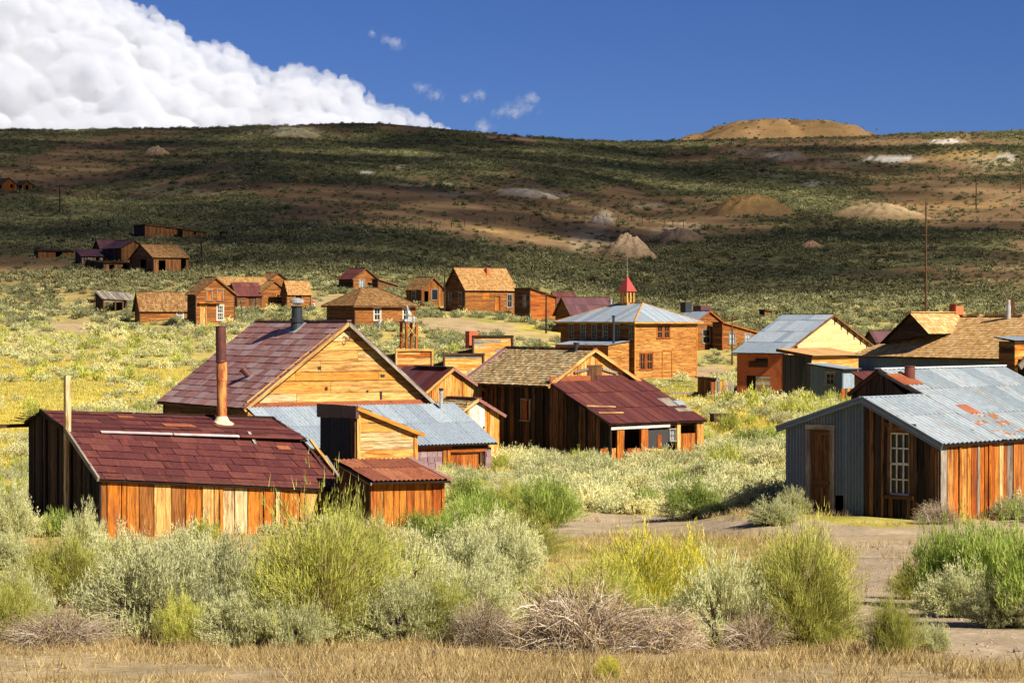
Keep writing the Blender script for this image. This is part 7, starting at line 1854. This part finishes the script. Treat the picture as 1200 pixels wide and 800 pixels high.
near_plants()

def band(n, d0, d1, p0=-330, p1=1580):
    """points spread evenly over the ground between two distances"""
    d = np.sqrt(rng.uniform(d0 ** 2, d1 ** 2, n)); p = rng.uniform(p0, p1, n)
    X = (p - CX) / F * d
    return X, d, ground_z(X, d)
def keep_mid(X, Y, Z):
    px, py = project_np(X, Y, Z)
    n = fbm(X * .16, Y * .10, 81, 3)
    k = rng.uniform(0, 1, len(X)) < np.clip((n - .30) / .12, .10, 1)
    for (cx, cy, rx, ry, c, s) in PATCH:
        if cy < 340: continue
        q = np.sqrt(((px - cx) / rx) ** 2 + ((py - cy) / ry) ** 2)
        k &= ~((q < 1.05) & (rng.uniform(0, 1, len(X)) < (s + .08 if c is ROAD else s * .93)))
    wx = (fbm(X * .6, Y * .35, 41, 4) - .5); wy = (fbm(X * .6 + 9, Y * .35, 43, 4) - .5)
    k &= ~(inpoly(px + wx * 26, py + wy * 10 - 4, TRACK) & (Y < 80))
    k &= free(X, Y, .45)
    return k
def scrub():
    # the valley floor: sagebrush from the red roofed shed to the houses
    X, Y, Z = band(4300, 39, 150)
    k = keep_mid(X, Y, Z); X, Y, Z = X[k], Y[k], Z[k]
    px, py = project_np(X, Y, Z)
    clear = ~(((px > 985) & (px < 1220) & (Y < 62) & (Y > 48)) | ((Y < 50) & (px > 690) & (px < 1300)) | ((Y < 44)))
    clear &= ~((px > 930) & (px < 1110) & (Y < 66) & (Y > 52))
    clear &= ~((px > -60) & (px < 530) & (Y < 59.5))
    clear &= ~((px > 640) & (px < 1000) & (Y < 66))
    X, Y, Z, px, py = X[clear], Y[clear], Z[clear], px[clear], py[clear]
    S = rng.uniform(.6, 1.25, len(X)) * np.where((Y > 60) & (Y < 104) & (px < 620), .72, 1.0)
    inview = (px > -30) & (px < 1230)
    order = np.argsort(np.where(inview, Y / S, 1e9))
    first = order[:255]
    marks = [(35, 'left of the red roofed shed'), (300, 'behind the red roofed shed'), (440, 'beside the rusty roofed shed'), (545, 'in front of the brown plank door'), (610, 'left of the dirt track'), (690, 'before the dark shingled house'),
             (770, 'in front of the maroon porch'), (850, 'right of the maroon porch'), (915, 'left of the blue grey corrugated wall'), (1400, 'by the corrugated roofed shed')]
    for i in first:
        g = rng.uniform() < (.30 if Y[i] < 62 else .10)
        if Y[i] < 58: me = (RAB_HI + GREEN_HI)[int(rng.integers(4))] if g else SAGE_HI[int(rng.integers(3))]
        else: me = GREEN_MID[int(rng.integers(2))] if g else SAGE_MID[int(rng.integers(4))]
        where = next(w for m_, w in marks if px[i] < m_ or m_ == 1400)
        depth = 'near' if Y[i] < 62 else ('midway' if Y[i] < 84 else 'farther')
        s = S[i]; size = 'small' if s < .72 else ('middling' if s < 1.0 else 'large')
        kind = 'green rabbitbrush' if g else ('yellowish sagebrush' if L_SAGEM.name in [m_.name for m_ in me.materials] else 'pale grey sagebrush')
        o = link('rabbitbrush' if g else 'sagebrush', me)
        o.location = (X[i], Y[i], Z[i] - .03)
        o.scale = (s * rng.uniform(.9, 1.3), s * rng.uniform(.9, 1.3), s * rng.uniform(.8, 1.1)); o.rotation_euler = (0, 0, rng.uniform(0, 6.28))
        lab = f'{size} {kind}, {depth} {where}'
        tag(o, lab, 'shrub', lab)
    rest = np.ones(len(X), bool); rest[first] = False
    XYZ = np.stack([X, Y, Z - .03], 1)
    scatter('sagebrush_scrub', 'pale sagebrush scrub covering the valley floor', None, XYZ[rest], S[rest], SAGE_MID + SAGE_MID[1:] + GREEN_MID[:1])
    # farther floor and lower slope
    X, Y, Z = band(17000, 150, 430)
    k = keep_mid(X, Y, Z); X, Y, Z = X[k], Y[k], Z[k]
    S = rng.uniform(.5, 1.35, len(X))
    t = rng.uniform(0, 1, len(X)) < np.clip((Y - 290) / 130, 0, 1)
    XYZ = np.stack([X, Y, Z - .03], 1)
    px, py = project_np(X, Y, Z)
    lo = np.interp(px, [0, 300, 420, 600, 800, 1200], [300, 275, 235, 225, 250, 235])
    sl = rng.uniform(0, 1, len(X)) < np.clip((Y - lo + 15) / 40, 0, 1)
    scatter('meadow_scrub', 'sunlit pale sagebrush scrub on the meadow below the houses', None, XYZ[~t & ~sl], S[~t & ~sl], [SAGE_LOW[1], SAGE_LOW[3], SAGE_LOW[0], SAGE_LOW[1], SAGE_LOW[3], GREEN_LOW[0]])
    scatter('slope_scrub', 'grey green sagebrush scrub around the far houses', None, XYZ[~t & sl], S[~t & sl], SLOPE_LOW + SLOPE_LOW + [SAGE_LOW[0], SAGE_LOW[1]])
    hx, hy_, hz, hs_ = [X[t]], [Y[t]], [Z[t]], [S[t]]
    X, Y, Z = band(190000, 400, 1200)
    px, py = project_np(X, Y, Z)
    g = hillgreen(X, Y, px, py)
    k = rng.uniform(0, 1, len(X)) < (.15 + .85 * g) * np.clip(fbm(X * .05, Y * .03, 91, 3) * 2.2 - .35, .1, 1)
    for (cx, cy, rx, ry, c, s) in PATCH:
        if c is HBR: continue
        q = np.sqrt(((px - cx) / rx) ** 2 + ((py - cy) / ry) ** 2)
        k &= ~((q < 1.1) & (rng.uniform(0, 1, len(X)) < s))
    for o in bpy.data.objects:
        if o.name.startswith('tailings_heap'):
            c = [v.co for v in o.data.vertices]; x0 = min(v.x for v in c); x1 = max(v.x for v in c); y0 = min(v.y for v in c); y1 = max(v.y for v in c)
            k &= ~((((X - (x0 + x1) / 2) / (x1 - x0) * 2) ** 2 + ((Y - (y0 + y1) / 2) / (y1 - y0) * 2) ** 2) < .9)
    k &= free(X, Y, .5)
    hx.append(X[k]); hy_.append(Y[k]); hz.append(Z[k]); hs_.append(rng.uniform(.4, 1.0, k.sum()) ** 1.0 * (1 + .9 * (rng.uniform(0, 1, k.sum()) < .12)))
    kn = np.array([v.co for v in bpy.data.objects['hill'].data.vertices]); kn = kn[rng.integers(0, len(kn), 900)] + rng.normal(0, 4, (900, 3)) * [1, 1, 0]
    hx.append(kn[:, 0]); hy_.append(kn[:, 1]); hz.append(kn[:, 2] - .2); hs_.append(rng.uniform(.5, 1.3, 900))
    X, Y, Z, S = map(np.concatenate, (hx, hy_, hz, hs_))
    k2 = np.ones(len(X), bool)
    scatter('hill_scrub', 'dark green scrub dotted over the hillside', None, np.stack([X, Y, Z - .05], 1), S, HILL_LOW)
    # dry grass of the foreground and beside the track
    X, Y, Z = band(19500, 18.5, 34)
    px, py = project_np(X, Y, Z)
    k = (~inpoly(px, py, TRACK)) & (rng.uniform(0, 1, len(X)) < np.clip((fbm(X * .9, Y * .6, 95, 4) - .36) * 4, .06, 1))
    scatter('dry_grass', 'short dry tan grass along the front edge', None, np.stack([X, Y, Z], 1)[k], rng.uniform(.5, 1.3, k.sum()), GRASS + GRASS_T[:1])
    X, Y, Z = band(11800, 34, 85)
    px, py = project_np(X, Y, Z)
    k = ~(inpoly(px, py, TRACK) & (rng.uniform(0, 1, len(X)) < .93))
    k &= free(X, Y, .0) & (fbm(X * .3, Y * .2, 97, 3) + rng.uniform(-.2, .2, len(X)) > .47)
    scatter('valley_grass', 'dry grass tufts between the shrubs', None, np.stack([X, Y, Z], 1)[k], rng.uniform(.8, 1.8, k.sum()), GRASS_T + GRASS[:1])
    X, Y, Z = band(21000, 85, 230)
    k = free(X, Y, .0)
    scatter('meadow_grass', 'yellow meadow grass on the valley floor', None, np.stack([X, Y, Z], 1)[k], rng.uniform(.8, 2.0, k.sum()), GRASS_M)
scrub()

# ------------------------------------------------------------------ stones on the track and in the dry grass
def stone(name, px, py, wpx, label=None, c=None, group=None):
    g = at_ground(px, py); r = wpx / F * g.y / 2
    V, Fs = [], []; n, k = 10, 5; sd = random.random() * 50
    for i in range(k + 1):
        ph = -math.pi / 2 + math.pi * i / k
        for j in range(n):
            a = 2 * math.pi * j / n
            v = Vector((math.cos(ph) * math.cos(a), math.cos(ph) * math.sin(a), math.sin(ph)))
            q = 0.75 + 0.5 * mnoise.noise(v * 1.6 + Vector((sd, 0, 0)))
            V.append((v.x * r * q, v.y * r * q * .8, v.z * r * q * .55))
    for i in range(k):
        for j in range(n): Fs.append((i * n + j, i * n + (j + 1) % n, (i + 1) * n + (j + 1) % n, (i + 1) * n + j))
    me = bpy.data.meshes.new(name); me.from_pydata(V, [], Fs)
    o = link(name, me, None, [c or P_ROCK]); o.location = (g.x, g.y, g.z + r * .18); o.rotation_euler = (0, 0, random.uniform(0, 6))
    if label: tag(o, label, 'stone', group)
    return o
P_ROCK = plain('pale_grey_stone', (0.34, 0.265, 0.20), 0.95, 0.05)
P_ROCKD = plain('brown_grey_stone', (0.24, 0.18, 0.14), 0.95, 0.05)
stone('stone', 1012, 736, 15, 'pale pointed stone on the bare dirt left of the lone rabbitbrush')
stone('stone', 1191, 764, 13, 'brown rounded stone on the bare dirt near the right edge', P_ROCKD)
stone('stone', 748, 757, 20, 'flat pale stone at the foot of the brown dead brush')
stone('stone', 814, 755, 10, 'small yellowish stone left of the big round rabbitbrush')
stone('stone', 823, 766, 14, 'grey broken stone in the dry grass left of the big round rabbitbrush', P_ROCKD)
stone('stone', 510, 765, 14, 'flat brown stone in the dry grass under the dark dead brush', P_ROCKD)
stone('stone', 497, 757, 10, 'small pale stone beside the flat brown stone')
stone('stone', 982, 722, 9, 'small dark stone at the right foot of the big round rabbitbrush', P_ROCKD)
def pebbles():
    acc = Acc(); n = 0
    while n < 420:
        px = random.uniform(975, 1300); py = random.uniform(640, 772)
        if not inpoly(np.array([px]), np.array([py]), TRACK)[0]: continue
        g = at_ground(px, py); r = random.uniform(.006, .017) * (2.0 if random.random() < .06 else 1)
        a = random.uniform(0, 6); c, s = math.cos(a), math.sin(a)
        acc.box(g + Vector((0, 0, r * .2)), ((r * c, r * s, r * .2), (-r * .7 * s, r * .7 * c, 0), (0, r * .1, r * .45))); n += 1
    o = acc.obj('pebbles', P_ROCK); tag(o, 'scattered grey pebbles on the bare dirt track', None, None, 'stuff')
pebbles()

# ------------------------------------------------------------------ clouds
def cloud_mat(name, c=0.9, alpha=1.0):
    m, n, l, p = new_mat(name)
    p.inputs['Base Color'].default_value = (c, c, c, 1); p.inputs['Roughness'].default_value = 1.0; p.inputs['Specular IOR Level'].default_value = 0
    t = n.new('ShaderNodeBsdfTranslucent'); t.inputs['Color'].default_value = (c, c, c, 1)
    mx = n.new('ShaderNodeMixShader'); mx.inputs[0].default_value = 0.35
    out = [x for x in n if x.type == 'OUTPUT_MATERIAL'][0]
    l.new(p.outputs[0], mx.inputs[1]); l.new(t.outputs[0], mx.inputs[2])
    last = mx.outputs[0]
    if alpha < 1:
        tr = n.new('ShaderNodeBsdfTransparent'); m2 = n.new('ShaderNodeMixShader'); m2.inputs[0].default_value = alpha
        l.new(tr.outputs[0], m2.inputs[1]); l.new(last, m2.inputs[2]); last = m2.outputs[0]
    l.new(last, out.inputs['Surface'])
    return m
def ico(sub):
    import bmesh
    bm = bmesh.new(); bmesh.ops.create_icosphere(bm, subdivisions=sub, radius=1.0)
    v = np.array([q.co for q in bm.verts]); f = np.array([[a.index for a in q.verts] for q in bm.faces]); bm.free()
    return v, f
ICO = {k: ico(k) for k in (2, 3, 4, 5)}
def fbm3(p, s=0, o=4):
    """cheap 3d noise from three planes"""
    return (fbm(p[:, 0] + 7.3 * p[:, 2], p[:, 1], s, o) + fbm(p[:, 1] + 5.1 * p[:, 0], p[:, 2], s + 3, o) + fbm(p[:, 2] + 3.7 * p[:, 1], p[:, 0], s + 5, o)) / 3
def puffs_mesh(name, puffs, mat, sub_of, rough=0.30):
    Vs, Fs, b = [], [], 0
    for i, (c, r) in enumerate(puffs):
        v, f = ICO[sub_of(r)]
        q = v * 1.0
        n = fbm3(q * 1.6 + i * 3.1, 7, 5) - .5
        n2 = np.abs(fbm3(q * 4.0 + i * 1.7, 17, 3) - .5)
        q = q * (1 + rough * 2.0 * n - rough * 1.2 * n2)[:, None] * r
        Vs.append(q + np.array(c)); Fs.append(f + b); b += len(v)
    V = np.concatenate(Vs); Fa = np.concatenate(Fs)
    me = bpy.data.meshes.new(name)
    me.vertices.add(len(V)); me.vertices.foreach_set('co', V.ravel().astype('f'))
    me.loops.add(len(Fa) * 3); me.loops.foreach_set('vertex_index', Fa.ravel().astype('i'))
    me.polygons.add(len(Fa)); me.polygons.foreach_set('loop_start', np.arange(0, len(Fa) * 3, 3, dtype='i'))
    me.polygons.foreach_set('use_smooth', np.ones(len(Fa), bool))
    me.update(calc_edges=True)
    return link(name, me, None, [mat])
CDENS = .020
try:
    scene.cycles.volume_bounces = 8
    scene.cycles.volume_max_steps = 256
except Exception: pass
def cumulus():
    D = 9000.0; S = D / F
    top = [(-420, -330), (-200, -240), (-60, -140), (60, -60), (120, -30), (165, -6), (181, 0), (201, 23), (239, 26), (262, 41), (292, 64), (310, 56), (327, 52), (373, 64), (392, 70), (408, 76), (426, 102), (445, 106), (467, 108), (490, 122), (513, 134), (535, 147), (552, 146), (572, 152)]
    tx = np.array([a for a, b in top]); ty = np.array([b for a, b in top])
    r_ = np.random.default_rng(5)
    P, R = [], []
    def addp(px, py, r, dep):
        P.append(((px - CX) * S, D + dep, (HY - py) * S)); R.append(r * S)
    for px in np.arange(-420, 572, 11):
        t = float(np.interp(px, tx, ty)); bot = 185; H = bot - t
        rmax = np.clip(H * .40, 13, 48); y = t - 3
        while y < bot:
            k = np.clip((y - t) / max(H, 1), 0, 1)
            r = min(rmax, 9 + (y - t) * .38) * r_.uniform(.65, 1.15)
            addp(px + r_.uniform(-7, 7), y + r * .95, r, -(k ** .7) * 900 * r_.uniform(.4, 1.1) * np.clip(H / 200, .2, 1) + 700)
            y += r * r_.uniform(.55, .9)
    for i in range(len(P)):
        for _ in range(9):
            a = r_.normal(size=3); a[1] = -abs(a[1]); a /= np.linalg.norm(a); a[2] = a[2] * .8 + .25
            q = np.array(P[i]) + a * R[i] * .85; rr = R[i] * r_.uniform(.16, .40)
            if HY - (q[2] + rr) / S > np.interp(q[0] / S + CX, tx, ty) - 4: P.append(tuple(q)); R.append(rr)
    me = bpy.data.meshes.new('cumulus_cloud'); me.vertices.add(len(P)); me.vertices.foreach_set('co', np.array(P, 'f').ravel())
    a = me.attributes.new('rad', 'FLOAT', 'POINT'); a.data.foreach_set('value', np.array(R, 'f'))
    o = link('cumulus_cloud', me); tag(o, 'great white cumulus cloud rising behind the hill on the left', kind='structure')
    m = bpy.data.materials.new('cloud_vapour'); m.use_nodes = True
    n, l = m.node_tree.nodes, m.node_tree.links; n.clear()
    out = n.new('ShaderNodeOutputMaterial'); pv = n.new('ShaderNodeVolumePrincipled'); l.new(pv.outputs[0], out.inputs['Volume'])
    pv.inputs['Color'].default_value = (.87, .885, .925, 1); pv.inputs['Density Attribute'].default_value = ''
    pv.inputs['Anisotropy'].default_value = 0.0
    at_ = attr(n, 'density'); t = n.new('ShaderNodeTexCoord')
    k = noise(n, l, t.outputs['Object'], 0.0080, 8, 0.70, 0.6)
    # density = clamp(grid*2 + (noise-.5)*k) * const
    a1 = n.new('ShaderNodeMath'); a1.operation = 'MULTIPLY_ADD'; l.new(k.outputs[0], a1.inputs[0]); a1.inputs[1].default_value = 6.4; a1.inputs[2].default_value = -3.5
    a2 = n.new('ShaderNodeMath'); a2.operation = 'MULTIPLY_ADD'; l.new(at_.outputs['Fac'], a2.inputs[0]); a2.inputs[1].default_value = 2.2; l.new(a1.outputs[0], a2.inputs[2])
    a3 = n.new('ShaderNodeMath'); a3.operation = 'MULTIPLY'; a3.use_clamp = False; l.new(mapr(n, l, a2.outputs[0], 0.0, 0.5), a3.inputs[0])
    a4 = n.new('ShaderNodeMath'); a4.operation = 'MULTIPLY'; l.new(mapr(n, l, at_.outputs['Fac'], 0.03, 0.25), a4.inputs[0]); a4.inputs[1].default_value = CDENS; l.new(a4.outputs[0], a3.inputs[1])
    l.new(a3.outputs[0], pv.inputs['Density'])
    ng = bpy.data.node_groups.new('cloud_body', 'GeometryNodeTree')
    ng.interface.new_socket('Geometry', in_out='INPUT', socket_type='NodeSocketGeometry')
    ng.interface.new_socket('Geometry', in_out='OUTPUT', socket_type='NodeSocketGeometry')
    N, L = ng.nodes, ng.links
    gi, go = N.new('NodeGroupInput'), N.new('NodeGroupOutput')
    mp = N.new('GeometryNodeMeshToPoints'); pvn = N.new('GeometryNodePointsToVolume'); pvn.resolution_mode = 'VOXEL_SIZE'
    pvn.inputs['Voxel Size'].default_value = 16.0; pvn.inputs['Density'].default_value = 1.0
    ra = N.new('GeometryNodeInputNamedAttribute'); ra.data_type = 'FLOAT'; ra.inputs['Name'].default_value = 'rad'
    sm = N.new('GeometryNodeSetMaterial'); sm.inputs['Material'].default_value = m
    L.new(gi.outputs[0], mp.inputs[0]); L.new(ra.outputs['Attribute'], mp.inputs['Radius']); L.new(mp.outputs[0], pvn.inputs['Points']); L.new(ra.outputs['Attribute'], pvn.inputs['Radius'])
    L.new(pvn.outputs[0], sm.inputs[0]); L.new(sm.outputs[0], go.inputs[0])
    md = o.modifiers.new('body', 'NODES'); md.node_group = ng; me.materials.append(m)
cumulus()
def wisps():
    D = 9000.0; S = D / F; r_ = np.random.default_rng(3)
    wm = cloud_mat('thin_cloud_wisp', .9, .013)
    for label, spots in (('small thin cloud wisp at right of the big cloud, low over the hill', [(590, 131, 14, 5), (606, 127, 18, 7), (620, 117, 12, 7), (602, 134, 10, 5)]),
                         ('faint cloud wisp high over the middle of the hill', [(452, 47, 9, 4), (463, 51, 10, 6), (436, 40, 4, 3)]),
                         ('faint shred of cloud just off the tip of the big cloud', [(495, 104, 12, 5), (510, 112, 8, 5), (562, 112, 9, 5), (545, 116, 6, 4), (567, 150, 7, 7)])):
        ps = []
        for (px, py, rx, ry) in spots:
            for _ in range(60):
                a, b = r_.normal(0, .5, 2)
                ps.append((np.array([(px + a * rx - CX) * S, D + r_.uniform(-60, 60), (HY - (py + b * ry)) * S]), r_.uniform(.25, .7) * ry * S))
        q = puffs_mesh('cloud_wisp', ps, wm, lambda r: 2); tag(q, label, kind='structure')
wisps()
def shade_cloud():
    """the drifting cloud, up to the right and behind the viewer, whose shadow darkens the hill"""
    H = 700.0
    r_ = np.random.default_rng(9); ps = []
    lx = [-100, 0, 200, 330, 450, 600, 700, 850, 1000, 1100, 1300]; ly = [322, 324, 332, 320, 312, 316, 330, 348, 352, 352, 340]
    for d in np.arange(420, 1230, 30):
        for X in np.arange(-320, 330, 34):
            px = CX + F * X / d
            if px < -160 or px > 1240: continue
            x, y = X + r_.uniform(-12, 12), d + r_.uniform(-12, 12); z = gz(x, y)
            py = proj((x, y, z))[1]
            lim = np.interp(px, lx, ly)
            if py > lim + 14: continue
            p = .97 * min(1.0, (lim + 16 - py) / 46)
            if px > 1060 and py < 262: p = .30
            if px > 800 and py < 178: p = .4
            for (hx, hy0, hw, hh) in ((738, 288, 46, 26), (880, 243, 70, 20), (1032, 248, 75, 16), (797, 274, 46, 14), (1120, 182, 90, 16), (1046, 187, 50, 8)):
                if abs(px - hx) < hw and abs(py - hy0) < hh: p = .12
            if r_.uniform() > p: continue
            c = np.array([x, y, z]) + np.array(SUN_DIR) * ((H - z) / SUN_DIR.z)
            c[2] = H + r_.uniform(-15, 25)
            ps.append((c, r_.uniform(20, 34)))
    o = puffs_mesh('shade_cloud', ps, cloud_mat('thin_grey_cloud', .85, .25), lambda r: 2)
    tag(o, 'drifting cloud overhead whose shadow lies on the hill', kind='structure')
shade_cloud()
